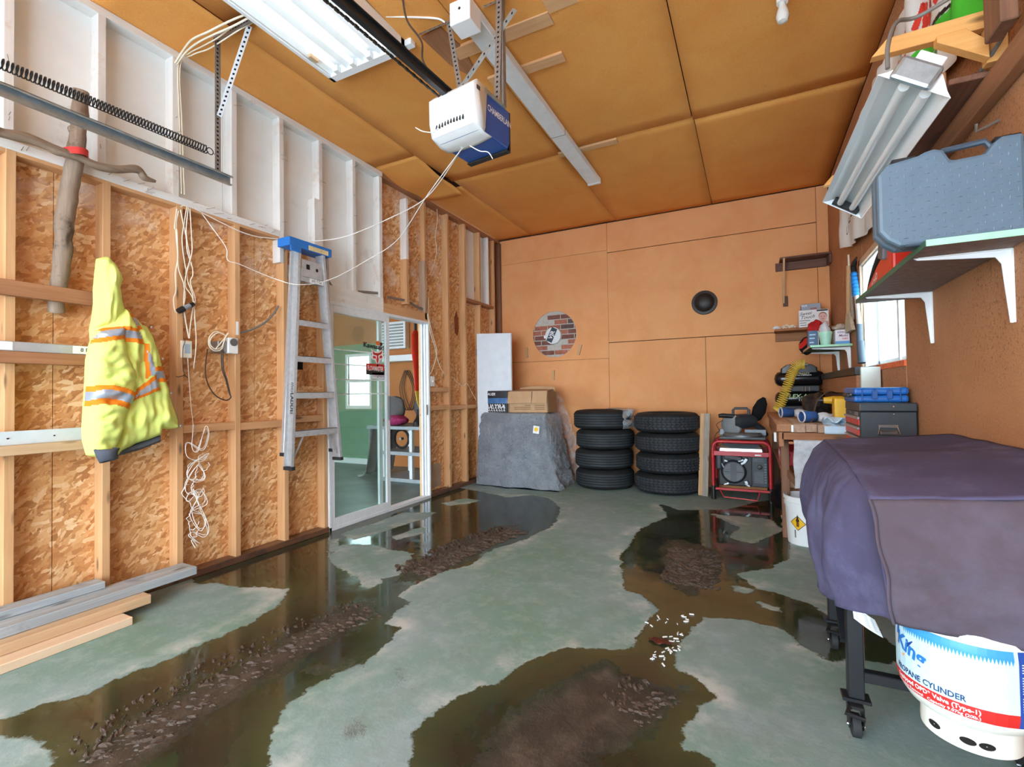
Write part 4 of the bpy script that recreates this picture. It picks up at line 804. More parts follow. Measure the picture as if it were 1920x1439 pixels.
# --- hanging wires
def wires(name, label, paths, r, m, X, cat='wire', jit=0.004, group=None, parts='strand'):
    t = thing(name, label, cat, PX(*paths[0][0], X), group); rw = random.Random(len(label))
    for p in paths: MB().tube(spline([PX(x, y, X + rw.uniform(-jit, jit)) for x, y in p], 6), r, 6).build(parts, m, t, smooth=True)
    return t
def up(l): return [(320 + x / 5.1375, 380 + y / 5.1375) for x, y in l]
wires('hanging_wire', 'hank of cream wires hanging from the white plate to the thermostat', [up(q) for q in (
    [(155, 45), (125, 230), (110, 350), (120, 480), (135, 580), (150, 680), (130, 800), (140, 900), (125, 1000), (135, 1100), (180, 1310)], [(170, 50), (150, 300), (190, 560), (160, 660), (165, 760), (210, 880), (215, 1000), (190, 1180), (180, 1310)], [(185, 60), (200, 300), (205, 480), (160, 650), (140, 800), (215, 930), (235, 1160), (245, 1300), (240, 1440), (220, 1600)],
    [(60, 60), (38, 240), (60, 270), (68, 480), (75, 640), (130, 800), (125, 960), (150, 1180), (175, 1310)], [(75, 80), (50, 250), (70, 520), (45, 680), (50, 850), (28, 930), (40, 1040), (65, 1065)], [(95, 70), (125, 220), (150, 330), (160, 470), (205, 610), (213, 700), (190, 770), (235, 920), (230, 970)], [(95, 40), (130, 28), (160, 45)])], 0.0035, M_wire, XL + 0.025)
ct = thing('wire_tangle', 'tangle of thin white wire hanging below the thermostat', 'wire', PX(365, 900, XL + 0.03)); rw = random.Random(4)
P = [(352, 672), (355, 720), (358, 760), (362, 800), (360, 840), (372, 845), (385, 800), (392, 815), (380, 845), (350, 830), (352, 858), (378, 862), (392, 850), (362, 868), (350, 890), (368, 905), (382, 890), (372, 872), (348, 905), (352, 925), (376, 918), (384, 940), (362, 955), (380, 965), (386, 985), (372, 990), (360, 960), (370, 935), (362, 920), (388, 990), (384, 1003), (362, 998), (358, 1005), (372, 1018), (360, 1010), (370, 1024)]
for s in range(2):
    MB().tube(spline([PX(x + rw.uniform(-4, 4) * s, y + rw.uniform(-6, 6) * s, XL + 0.03 + rw.uniform(-0.015, 0.02)) for x, y in P[s * 3:]], 7), 0.002, 5).build('strand', M_wirew, ct, smooth=True)
for k in range(9):
    cx, cy = rw.uniform(350, 386), rw.uniform(835, 1000); MB().tube([PX(cx + rw.uniform(6, 14) * math.cos(a), cy + 16 * math.sin(a), XL + 0.03 + 0.01 * math.sin(a * 2)) for a in [2 * PI * q / 18 for q in range(15)]], 0.002, 5).build('loop', M_wirew, ct, smooth=True)
th = thing('thermostat', 'small white wall thermostat with a grey screen under the cream wires', 'thermostat', PX(351, 671, XL + 0.02))
a, b = PX(341, 671, XL + 0.02), PX(361, 640, XL + 0.02); box('case', (XL - 0.01, a.y, a.z), (XL + 0.018, b.y, b.z), plain('ivory_plastic', (238, 232, 216), 0.5), th, 0.005); box('screen', (XL + 0.0185, a.y + 0.018, a.z + 0.03), (XL + 0.0195, b.y - 0.014, b.z - 0.022), plain('lcd_grey', (160, 180, 196), 0.3), th)
box('stand_off', (XL - 0.089, a.y + 0.02, a.z + 0.03), (XL - 0.01, b.y - 0.02, b.z - 0.03), M_tanZ, th)
cl = thing('spring_clamp', 'small black and grey clamp hanging in the cream wires', 'clamp', PX(348, 580, XL + 0.04)); p, q = PX(334, 584, XL + 0.045), PX(363, 570, XL + 0.045)
MB().tube([p, p.lerp(q, 0.35)], [0.018, 0.02], 10).build('handle', M_black, cl, smooth=True); MB().tube([p.lerp(q, 0.35), p.lerp(q, 0.75)], 0.016, 10).build('sleeve', plain('grey_sleeve', (150, 156, 164), 0.5), cl, smooth=True); MB().tube([p.lerp(q, 0.75), q], [0.018, 0.014], 10).build('handle', M_black, cl, smooth=True)
ob = thing('outlet_box', 'grey outlet box with a white round socket plate on a stud', 'outlet', PX(430, 663, XL))
a, b = PX(430, 663, XL + 0.03), PX(447, 635, XL + 0.03); box('plate', (XL, a.y - 0.01, a.z), (XL + 0.035, b.y - 0.005, b.z), M_whitep, ob, 0.003); box('metal_box', (XL - 0.07, a.y - 0.075, a.z + 0.005), (XL + 0.02, a.y - 0.005, b.z - 0.03), M_steel, ob, 0.003)
MB().lathe([(0.028, 0), (0.028, 0.006)], (XL + 0.035, (a.y + b.y) / 2 - 0.005, (a.z + b.z) / 2 + 0.025), (1, 0, 0), 20).build('socket', plain('dark_grey_socket', (96, 92, 90), 0.5), ob)
wires('coiled_cable', 'coil of pale cable tied beside the outlet box', [[(420, 628), (405, 622), (393, 632), (392, 648), (402, 658), (415, 655), (420, 640)], [(424, 630), (410, 624), (396, 634), (394, 646), (404, 655), (416, 650), (422, 634)], [(404, 655), (420, 636), (428, 625)]], 0.004, M_wire, XL + 0.03, 'cable')
wires('drop_cable', 'dark cable hanging from the outlet box in a loop', [[(415, 655), (416, 690), (423, 712), (430, 738), (433, 745), (425, 751), (410, 746), (398, 735), (388, 715), (385, 690), (389, 655)], [(418, 656), (419, 690), (426, 715), (432, 742)]], 0.0045, M_cableb, XL + 0.02, 'cable')
wires('swag_cable', 'grey cable swagging between two studs left of the ladder', [[(450, 624), (470, 619), (495, 606), (512, 590), (522, 574)]], 0.008, M_wireg, XL - 0.02, 'cable')
wires('thermostat_cable', 'thin dark wire hanging from the left side of the thermostat', [[(343, 634), (347, 640), (343, 655), (343, 690), (345, 703), (335, 707), (330, 706)], [(345, 703), (352, 709)]], 0.0025, M_cableb, XL + 0.04, 'wire')
tag(box('paper_label', (XL + 0.0005, PX(442, 600).y, PX(442, 628).z), (XL + 0.0015, PX(447, 600).y, PX(442, 603).z), M_whitep, None), 'narrow white paper label on the stud above the outlet', 'label')
for k, (pp, lbl) in enumerate((([(612, 518), (622, 535), (632, 541), (652, 546)], 'grey cable pulled through the white stud right of the ladder'), ([(672, 546), (690, 547), (711, 549)], 'grey cable crossing the last white bay above the door'), ([(726, 556), (742, 559), (758, 562)], 'grey cable crossing the first brown bay above the door'), ([(770, 567), (782, 575), (793, 579), (797, 588)], 'grey cable bending to the stud above the right door jamb'))):
    wires('stud_cable', lbl, [pp, [(x, y + 2.5) for x, y in pp]], 0.006, M_wireg, XL - 0.03, 'cable', group='grey cables through the studs')
wires('cut_wire', 'white twin wire hanging loose beside the right door jamb', [[(801, 590), (808, 628), (815, 650), (818, 668), (812, 690), (807, 702)], [(802, 588), (811, 628), (819, 655), (819, 670), (826, 690), (834, 702), (838, 703)], [(847, 706), (858, 718), (868, 724), (876, 720), (884, 735), (892, 750)]], 0.0035, M_wire, XL + 0.012, 'wire')
wires('ceiling_wire', 'single white wire hanging beside the studs above the door', [[(819, 392), (820, 415), (816, 445), (819, 470), (812, 500), (805, 516)]], 0.003, M_wire, XL + 0.01, 'wire')
sw = thing('switch_plate', 'white switch plate on the stud right of the sliding door', 'switch', PX(810, 725, XL)); a, b = PX(807, 725), PX(814, 706); box('plate', (XL - 0.02, a.y, a.z), (XL + 0.008, b.y, b.z), M_whitep, sw, 0.003); box('toggle', (XL + 0.008, (a.y + b.y) / 2 - 0.006, (a.z + b.z) / 2 - 0.01), (XL + 0.018, (a.y + b.y) / 2 + 0.006, (a.z + b.z) / 2 + 0.012), M_whitep, sw, 0.002)
tag(MB().prism([(0, 0.07), (0.03, 0.15), (0.055, 0.05), (0.06, -0.1), (0.04, -0.18), (0, -0.14)], lambda a, b, h: (XS + h, 5.29 + a * 1.6, 2.16 + b), 0, 0.004).build('knot_patch', plain('burnt_knot', (128, 62, 20), 0.7, var=0.3, vs=30), None), 'dark reddish burnt oval patch on the OSB right of the door', 'patch')
# --- wires from opener draped to the wall
wr_ = thing('opener_wire', 'pair of thin white wires sagging from the garage opener to the left wall', 'wire', V((-1.45, 2.35, 2.6)))
e0 = V((-1.46, 2.33, 2.635)); A = PX(395, 398, XL + 0.01)
mids1 = [PX(725, 412, -2.6), PX(650, 443, -2.95), PX(590, 452, -3.2), PX(520, 448, XL + 0.04), PX(460, 438, XL + 0.02)]
mids2 = [PX(800, 368, -2.0), PX(745, 450, -2.6), PX(690, 487, -2.95), PX(620, 524, -3.15), PX(560, 534, -3.2), PX(510, 521, XL + 0.05), PX(450, 496, XL + 0.03), PX(427, 488, XL + 0.02), PX(424, 465, XL + 0.02), PX(400, 430, XL + 0.02), PX(378, 400, XL + 0.01)]
for m in (mids1 + [PX(365, 392, XL + 0.01)], mids2): MB().tube(spline([e0] + ([PX(800, 370, -2.05)] if m is not mids2 else []) + m, 8), 0.0032, 6).build('strand', M_wirew, wr_, smooth=True)
for pp in ([(-1.53, 2.2, 2.72), (-1.545, 2.17, 2.67), (-1.59, 2.13, 2.665), (-1.62, 2.1, 2.68)], [(-1.42, 2.33, 2.64), (-1.36, 2.35, 2.6), (-1.31, 2.36, 2.585), (-1.28, 2.36, 2.54)], [(-1.53, 2.2, 2.71), (-1.5, 2.26, 2.66), (-1.46, 2.33, 2.63)]): MB().tube(spline(pp, 6), 0.0028, 6).build('strand', M_wirew, wr_, smooth=True)

# ------------------------------------------------------------------ step ladder hung on the wall
ld = thing('step_ladder', 'folded aluminium step ladder with a blue top hung beside the door', 'ladder', PX(590, 860, -3.25))
XF = XL + 0.175; XB = XF - 0.085
def seg(px1, px2, X): return PX(*px1, X), PX(*px2, X)
def rail(px1, px2, out, nm='rail'):
    p, q = seg(px1, px2, XF); mb = MB(); w = V((0, 1, 0)) * out
    mb.beam(p - V((0.0425, 0, 0)), q - V((0.0425, 0, 0)), 0.085, 0.003, (1, 0, 0)); mb.beam(p + w * 0.0125, q + w * 0.0125, 0.025, 0.003, (0, 1, 0)); mb.beam(p + w * 0.0125 - V((0.085, 0, 0)), q + w * 0.0125 - V((0.085, 0, 0)), 0.025, 0.003, (0, 1, 0))
    o = mb.build(nm, M_ladder, ld); MB().obox(q + V((-0.04, out * 0.01, -0.012)), (0.05, 0.018, 0.014)).build('foot', M_rubber, o, bevel=0.003); return p, q
pl, ql = rail((565, 462), (551, 876), -1); pr, qr = rail((604, 470), (638, 858), 1)
for k, t in enumerate((0.327, 0.505, 0.665, 0.83)):
    a, b = pl.lerp(ql, t), pr.lerp(qr, t); b.z = b.z * 0.0 + PX(*((622, 604), (626, 673), (630, 737), (635, 798))[k], XF).z; a.z = PX(*((562, 600), (559, 668), (556, 737), (553, 810))[k], XF).z
    mb = MB(); mb.box((XF - 0.085, a.y, a.z - 0.0), (XF, b.y, a.z + 0.004)); mb.box((XF - 0.004, a.y, a.z - 0.045), (XF, b.y, a.z + 0.004)); mb.box((XF - 0.085, a.y, a.z - 0.03), (XF - 0.081, b.y, a.z + 0.002)); so_ = mb.build('step', M_ladder, ld)
    if k == 3:
        for s, e in ((0.02, a), (-0.02, b)): MB().beam(V((XF - 0.02, e.y + s * 5, a.z - 0.03)), V((XF - 0.02, e.y + s * 0.2 - s * 0.5, a.z - 0.22)), 0.016, 0.003, (0, 1, 0)).build('brace', M_ladder, so_)
a, b = pl.lerp(ql, 0.02), pr.lerp(qr, 0.02); z = PX(585, 505, XF).z
box('tool_plate', (XF - 0.012, a.y + 0.01, z - 0.075), (XF - 0.006, b.y + 0.01, z + 0.065), M_ladder, ld, 0.002); MB().obox((XF - 0.005, a.y + 0.07, z + 0.01), (0.002, 0.016, 0.02)).build('tool_hole', M_hole, ld); MB().obox((XF - 0.005, a.y + 0.16, z + 0.0), (0.002, 0.01, 0.012)).build('tool_hole', M_hole, ld)
z2 = PX(590, 528, XF).z; box('spreader', (XF - 0.01, a.y + 0.0, z2 - 0.02), (XF - 0.004, b.y + 0.03, z2 + 0.018), M_ladder, ld, 0.002); box('spreader_label', (XF - 0.0035, b.y - 0.13, z2 - 0.018), (XF - 0.0025, b.y + 0.01, z2 + 0.016), M_whitep, ld)
letters('#10  3-400', 0.03, (XF - 0.002, b.y - 0.06, z2), (0, 1, 0), (0, 0, 1), M_ink, ld, width=0.1)
T0, T1 = PX(543, 455, XF), PX(617, 472, XF); M_bluecap = plain('ladder_blue', (36, 116, 200), 0.45, var=0.1, dirt=((230, 230, 226), 22, 0.64))
cap = MB(); cz = (T0.z + T1.z) / 2; cap.box((XF - 0.13, T0.y - 0.01, cz - 0.035), (XF + 0.012, T1.y + 0.02, cz + 0.035)); cap.box((XF - 0.0, T0.y, cz - 0.075), (XF + 0.014, T0.y + 0.1, cz - 0.03)); cap.build('top_cap', M_bluecap, ld, bevel=0.006)
box('cap_label', (XF + 0.0122, T0.y + 0.17, cz - 0.03), (XF + 0.0135, T1.y - 0.02, cz + 0.008), plain('yellowed_label', (226, 204, 150), 0.6, dirt=((40, 40, 40), 40, 0.56)), ld)
for pp, rr, nm in ((((548, 470), (531, 850)), 0.014, 'rear_rail'), (((612, 478), (622, 842)), 0.016, 'rear_rail')):
    p, q = seg(*pp, XB - 0.04); o = MB().beam(p, q, 0.035, 0.022, (1, 0, 0)).build(nm, M_ladder, ld, bevel=0.003); MB().obox(q + V((0, 0, -0.01)), (0.022, 0.016, 0.014)).build('foot', M_rubber, o)
p, q = seg((600, 540), (618, 860), XB - 0.02); 
m = pl.lerp(ql, 0.73); letters('LADDERS', 0.05, (m.x - 0.045, m.y - 0.0025, m.z), (0.0, -0.03, -1), (1, 0, 0), M_ink, ld, 0.03, width=0.21); m = pl.lerp(ql, 0.645); letters('they', 0.045, (m.x - 0.045, m.y - 0.0025, m.z), (0, -0.03, -1), (1, 0, 0), plain('faded_ink', (90, 84, 84), 0.6), ld, 0.01, 0.3, width=0.09)
# hooks that carry the ladder
tag(MB().beam((XL, 2.66, 2.44), (XL + 0.13, 2.66, 2.44), 0.012, 0.012).build('ladder_peg', M_steel, None), 'steel peg in the stud that carries the blue topped ladder', 'peg')

# ------------------------------------------------------------------ lumber on the floor at the left
lum = [('grey weathered plank on top of the lumber along the left wall', M_greyY, (XL + 0.07, 0.096), (0.16, 0.05), -1.2, 1.83), ('tan plank in the middle of the lumber along the left wall', M_tanY, (XL + 0.135, 0.045), (0.17, 0.05), -1.2, 1.535), ('pale narrow board lowest in the lumber along the left wall', M_paleY, (XL + 0.2, 0.0), (0.2, 0.044), -1.2, 1.40), ('grey brown board standing behind the grey plank at the left wall', M_greyY, (XL + 0.015, 0.147), (0.1, 0.04), -1.2, 1.40)]
for lbl, m, (x, z), (w, h), y0, y1 in lum: tag(box('lumber_plank', (x, y0, z), (x + w, y1, z + h), m, None, 0.004), lbl, 'plank', 'lumber stacked along the left wall')
# ------------------------------------------------------------------ garage door track, spring and hangers at the upper left
tk = thing('garage_door_track', 'galvanised garage door track hung from the ceiling at the upper left', 'track', (-2.97, 1.9, 2.6)); tx = -3.0
mb = MB(); za, zb = 2.585, 2.64
mb.box((tx - 0.002, -1.9, za), (tx, 1.95, zb)); mb.box((tx, -1.9, zb - 0.003), (tx + 0.03, 1.95, zb)); mb.box((tx, -1.9, za), (tx + 0.025, 1.95, za + 0.003)); mb.box((tx + 0.027, -1.9, zb - 0.012), (tx + 0.03, 1.95, zb)); mb.build('rail', M_galv, tk)
def perf(mb_name, p, q, wv, w, m, n, parent, t=0.003, both=True):
    p, q = V(p), V(q); po = MB().beam(p, q, w, t, wv).build(mb_name, m, parent, bevel=0.0005); nv = (q - p).normalized().cross(V(wv)).normalized(); h = MB(); u = (q - p).normalized(); wv = V(wv).normalized()
    for k in range(n):
        c = p.lerp(q, (k + 0.5) / n)
        for s in (-1, 1): h.add([c + u * 0.006 * a + wv * 0.006 * b + nv * s * (t / 2 + 0.0006) for a, b in ((-1, -1), (1, -1), (1, 1), (-1, 1))], [(0, 1, 2, 3)])
    h.build('punched_holes', M_hole, po)['kind'] = 'stuff'
perf('hanger_angle', (tx - 0.004, 1.87, 2.6), (tx - 0.004, 1.87, ZC - 0.03), (0, 1, 0), 0.034, M_steel, 34, tk); MB().box((tx - 0.03, 1.888, 2.6), (tx - 0.004, 1.891, ZC - 0.03)).build('hanger_flange', M_steel, tk)
perf('ceiling_angle', (tx - 0.03, 1.86, ZC - 0.035), (-2.6, 1.86, ZC - 0.035), (0, 0, 1), 0.04, M_steel, 16, tk); MB().box((tx - 0.03, 1.862, ZC - 0.016), (-2.6, 1.9, ZC - 0.012)).build('ceiling_flange', M_steel, tk)
perf('white_strap', PX(468, 48, -2.72), PX(411, 218, tx + 0.01), (0.2, 1, 0.1), 0.03, plain('white_strap', (232, 236, 242), 0.4), 20, tk)
sp = thing('extension_spring', 'long black coil spring stretched above the galvanised track', 'spring', (tx, 1.0, 2.7)); s0, s1 = V((tx, -0.6, 2.70)), V((tx, 1.80, 2.755)); n = 150; N = 8
MB().tube([s0.lerp(s1, k / (n * N)) + V((0.024 * math.cos(2 * PI * k / N), 0, 0.024 * math.sin(2 * PI * k / N))) for k in range(n * N)], 0.0035, 5).build('coil', M_blackm, sp, smooth=True)
MB().tube(arc(s1 + V((0, 0.02, 0)), 0.02, 0, 2 * PI, 16, (0, 1, 0), (0, 0, 1))[:-1], 0.003, 6, closed=True).build('end_loop', M_blackm, sp, smooth=True); MB().tube([s1 + V((0, 0.04, 0)), (tx - 0.002, 1.865, 2.735)], 0.002, 5).build('cable', M_steel, sp)
wires2 = thing('cable_bundle', 'bundle of cream cables running over the ceiling angle to the wall top', 'cable', (-3.1, 1.88, ZC - 0.08))
for k in range(4):
    o = (k - 1.5) * 0.018; MB().tube(spline([(-2.62, 1.87 + o, ZC - 0.02), (-2.78, 1.84 + o, ZC - 0.035 - 0.02 * (k % 2)), (-2.95, 1.82 + o * 1.6, ZC - 0.07), (-3.12, 1.83 + o * 1.8, ZC - 0.055), (-3.27, 1.84 + o, ZC - 0.05), (XL + 0.012, 1.835 + o * 0.6, ZC - 0.1), (XL + 0.012, 1.84 + o * 0.8, ZC - 0.5), (XL + 0.012, 1.85 + o, PZ1 + 0.02)][:6 if k < 2 else 8], 8), 0.006 if k < 2 else 0.004, 8).build('cable', M_wire, wires2, smooth=True)

# ------------------------------------------------------------------ fluorescent fixtures and the garage door opener on the ceiling
def tube_mat(nm, e): return plain(nm, (244, 246, 246), 0.3, var=0.01, emit=((255, 252, 244), e))
M_tubeon = tube_mat('lit_tube', TUBE_LIGHT); M_tubeoff = tube_mat('dark_tube', 0.0); M_fixt = plain('fixture_enamel', (240, 243, 244), 0.35, var=0.02)
fx = thing('ceiling_fixture', 'wide white four tube fluorescent fixture near the garage opener', 'light fixture', (-2.33, 1.75, ZC - 0.09)); z0 = ZC - 0.085; X0, X1, Y0, Y1 = -2.62, -1.97, 1.2, 2.47
mb = MB(); mb.box((X0, Y0, ZC - 0.012), (X1, Y1, ZC - 0.004))
for k in range(4):
    xa = X0 + 0.03 + k * 0.1475; pr = [(0, 0.0), (0.05, 0.045), (0.0975, 0.045), (0.1475, 0.0)]
    for (p, q) in zip(pr, pr[1:]): mb.add([(xa + p[0], Y0 + 0.02, z0 + 0.012 + p[1]), (xa + q[0], Y0 + 0.02, z0 + 0.012 + q[1]), (xa + q[0], Y1 - 0.02, z0 + 0.012 + q[1]), (xa + p[0], Y1 - 0.02, z0 + 0.012 + p[1])], [(0, 1, 2, 3)])
mb.build('reflector', M_fixt, fx, fix=False)
fr = MB(); fr.box((X0, Y0, z0), (X0 + 0.025, Y1, ZC - 0.004)); fr.box((X1 - 0.025, Y0, z0), (X1, Y1, ZC - 0.004)); fr.box((X0, Y0, z0), (X1, Y0 + 0.025, ZC - 0.004)); fr.box((X0, Y1 - 0.055, z0), (X1, Y1, ZC - 0.004)); fr.build('frame', M_fixt, fx, bevel=0.002)
for k in range(4):
    xa = X0 + 0.104 + k * 0.1475; MB().tube([(xa, Y0 + 0.06, z0 + 0.018), (xa, Y1 - 0.09, z0 + 0.018)], 0.016, 14).build('tube', M_tubeon, fx, smooth=True); MB().obox((xa, Y1 - 0.075, z0 + 0.018), (0.02, 0.018, 0.02)).build('lamp_holder', M_whitep, fx, bevel=0.003)
box('end_clip', (X1 - 0.03, Y1 - 0.02, ZC - 0.05), (X1 + 0.05, Y1 + 0.03, ZC - 0.004), M_fixt, fx, 0.004); box('wood_chip', (X0 + 0.045, 2.2, z0 - 0.002), (X0 + 0.075, 2.27, z0 + 0.02), M_tanY, fx, 0.003)
st = thing('strip_light', 'long narrow white strip light channel across the ceiling', 'light fixture', (-1.47, 3.7, ZC - 0.08))
box('channel', (-1.53, 2.45, ZC - 0.085), (-1.40, 4.98, ZC - 0.024), plain('dusty_white_enamel', (232, 238, 240), 0.4, var=0.06, dirt=((190, 186, 176), 20, 0.66)), st, 0.004); box('joint', (-1.532, 3.9, ZC - 0.087), (-1.398, 3.905, ZC - 0.024), M_steel, st); box('end_cap', (-1.535, 4.96, ZC - 0.09), (-1.395, 5.0, ZC - 0.03), M_fixt, st, 0.003)
box('end_box', (-1.54, 2.33, ZC - 0.16), (-1.40, 2.46, ZC - 0.024), M_fixt, st, 0.006); MB().lathe([(0.008, 0), (0.008, 0.002)], (-1.47, 2.329, ZC - 0.08), (0, -1, 0), 12).build('screw', M_black, st)
op = thing('garage_opener', 'blue and white garage door opener hung under the ceiling', 'garage opener', (-1.42, 2.36, 2.63)); ox0, ox1, oy0, oy1, oz0, oz1 = -1.57, -1.255, 2.17, 2.52, 2.64, 2.87
OR = rotz(-0.12); oc = V(((ox0 + ox1) / 2, (oy0 + oy1) / 2, 0))
def opt(mb): mb.v = [tuple(oc + OR @ (V(v) - oc)) for v in mb.v]; return mb
opt(MB().prism([(oy0 + 0.06, oz0), (oy1 - 0.02, oz0), (oy1, oz0 + 0.04), (oy1, oz1), (oy0 + 0.06, oz1)], lambda a, b, h: (h, a, b), ox0 + 0.01, ox1 - 0.005)).build('body', plain('opener_blue', (38, 84, 160), 0.35, var=0.06), op, bevel=0.008)
def cov(u, v):
    x = ox0 + (ox1 - ox0) * u; q = [(oy0 + 0.12, oz1 + 0.02), (oy0 + 0.03, oz1 + 0.022), (oy0, oz1 - 0.01), (oy0 + 0.002, oz0 + 0.09), (oy0 + 0.02, oz0 + 0.02), (oy0 + 0.09, oz0 - 0.006), (oy0 + 0.16, oz0 - 0.004)]; k = v * (len(q) - 1); i = min(int(k), len(q) - 2); f = k - i
    return (x, q[i][0] * (1 - f) + q[i + 1][0] * f + (0.02 if v > 0.8 else 0) * math.sin(PI * u), q[i][1] * (1 - f) + q[i + 1][1] * f)
mb = MB().grid(cov, 12, 18); side = [(oy0 + 0.12, oz1 + 0.02), (oy0 + 0.03, oz1 + 0.022), (oy0, oz1 - 0.01), (oy0 + 0.002, oz0 + 0.09), (oy0 + 0.02, oz0 + 0.02), (oy0 + 0.09, oz0 - 0.006), (oy0 + 0.10, oz0 + 0.02)]
for x in (ox0, ox1): mb.add([(x, a, b) for a, b in side], [tuple(range(len(side)))])
opt(mb).build('light_cover', M_whitep, op, smooth=True, solid=0.004)
sl = MB()
for k in range(10): sl.obox((ox0 + 0.05 + k * 0.021, oy0 + 0.006, oz0 + 0.075 - 0.0015 * abs(k - 4.5)), (0.0035, 0.004, 0.02), rotx(-0.25))
opt(sl).build('vent_slots', M_ink, op); c = opt(MB().obox((ox1 + 0.001, oy0 + 0.04, oz1 - 0.02), (0.002, 0.015, 0.012))).build('cover_latch', plain('grey_latch', (80, 84, 90), 0.5), op)
c = oc + OR @ (V((ox1 - 0.0035, (oy0 + oy1) / 2 + 0.07, oz0 + 0.15)) - oc); letters('CHAMBERLAIN', 0.05, c, OR @ V((0, 1, 0)), (0, 0, 1), M_white, op, 0.015, width=0.23)
for xx in (ox1 - 0.05,): opt(MB().box((ox1 - 0.03, oy0 + 0.1, oz1 - 0.01), (ox1 + 0.003, oy1 - 0.05, oz1 + 0.012))).build('top_bracket', M_galv, op)
opt(MB().box((ox0 + 0.01, oy1 - 0.0, oz0 - 0.002), (ox1 - 0.005, oy1 + 0.012, oz1)).box((ox0 + 0.01, oy1 - 0.03, oz0 - 0.012), (ox1 - 0.005, oy1 + 0.012, oz0))).build('rear_cover', M_black, op, bevel=0.004)
ry0, ry1, rz0, rz1 = -1.9, 2.40, 2.66, 2.90; rx = -1.48
mb = MB(); mb.beam((rx, ry0, rz0 - 0.0), (rx, ry1, rz1), 0.012, 0.045, (1, 0, 0)); mb.beam((rx, ry0, rz0 + 0.02), (rx, ry1, rz1 + 0.02), 0.045, 0.006, (1, 0, 0)); mb.beam((rx, ry0, rz0 - 0.02), (rx, ry1, rz1 - 0.02), 0.03, 0.006, (1, 0, 0)); mb.build('rail', M_blackm, op)
cn = MB(); L = ry1 - ry0
for k in range(150):
    t = k / 150; c = V((rx - 0.045, ry0 + L * t, rz0 + (rz1 - rz0) * t - 0.012)); cn.obox(c, (0.005, L / 300 * 0.82, 0.006 if k % 2 else 0.0035))
cn.build('chain', plain('chain_steel', (70, 66, 62), 0.4, 0.6), op)
perf('hanger_strap', (ox1 - 0.015, 2.40, oz1), (ox1 - 0.0, 2.42, ZC - 0.02), (1, 0, 0), 0.038, M_steel, 22, op); MB().box((ox1 + 0.0, 2.42, oz1), (ox1 + 0.019, 2.455, ZC - 0.02)).build('hanger_flange', M_steel, op)
perf('hanger_strap', (-1.50, 2.42, oz1), (-1.62, 2.44, ZC - 0.02), (1, 0, 0), 0.034, M_steel, 22, op); perf('cross_brace', (-1.60, 2.42, 2.98), (-1.16, 2.43, ZC - 0.13), (0.3, 0, -1), 0.036, M_galv, 12, op); perf('ceiling_angle', (-1.85, 2.44, ZC - 0.028), (-1.56, 2.44, ZC - 0.028), (0, 0.6, 0.8), 0.036, M_steel, 8, op); perf('ceiling_angle', (-1.375, 2.44, ZC - 0.028), (-1.1, 2.44, ZC - 0.028), (0, 0.6, 0.8), 0.036, M_steel, 8, op)
MB().tube(spline([(-1.78, 2.2, ZC), (-1.77, 2.23, 3.42), (-1.70, 2.27, 3.3), (-1.69, 2.27, 3.18), (-1.62, 2.3, 3.05), (-1.60, 2.32, 2.98), (-1.52, 2.33, 2.92), (-1.50, 2.34, 2.87)], 8), 0.006, 8).build('power_cord', M_cableb, op, smooth=True)
MB().tube(spline([(-1.95, 2.25, ZC - 0.006), (-1.8, 2.33, ZC - 0.01), (-1.68, 2.40, ZC - 0.014), (-1.64, 2.43, ZC - 0.03)], 8), 0.006, 8).build('white_cord', M_wirew, op, smooth=True)
bu = thing('ceiling_bulb', 'bare light bulb hanging at the top edge above the right side', 'bulb', (0.21, 3.16, ZC - 0.2)); MB().lathe([(0.003, 0), (0.026, 0.008), (0.035, 0.035), (0.03, 0.065), (0.018, 0.1), (0.016, 0.12)], (0.21, 3.16, ZC - 0.2), (0, 0, 1), 20).build('glass_bulb', plain('clear_bulb', (222, 222, 216), 0.15), bu, smooth=True); MB().lathe([(0.03, 0.115), (0.03, 0.17), (0.06, 0.19), (0.06, 0.199)], (0.21, 3.16, ZC - 0.2), (0, 0, 1), 20).build('lamp_holder', M_whitep, bu, smooth=True)
# ------------------------------------------------------------------ back left corner: door slab, covered crate, boxes
ds = thing('door_slab', 'white flush door slab leaning upright in the back left corner', 'door slab', (-3.14, 5.66, 0))
mb = MB(); R_ = rotz(0.10)
def ws(a, b, h): return (-3.36 + a * 0.93 + h * 0.0, 5.66 + a * 0.42 + h, b)
mb.prism([(0, 0.0), (0.46, 0.0), (0.46, 2.035), (0, 2.035)], ws, 0, 0.035); mb.build('slab', plain('pale_grey_door', (214, 222, 230), 0.45, var=0.05, dirt=((170, 168, 166), 14, 0.66, 0.4)), ds, bevel=0.002)
for z in (1.78, 0.27): MB().obox((-3.365, 5.675, z), (0.012, 0.012, 0.05)).build('hinge', M_steel, ds, bevel=0.002)
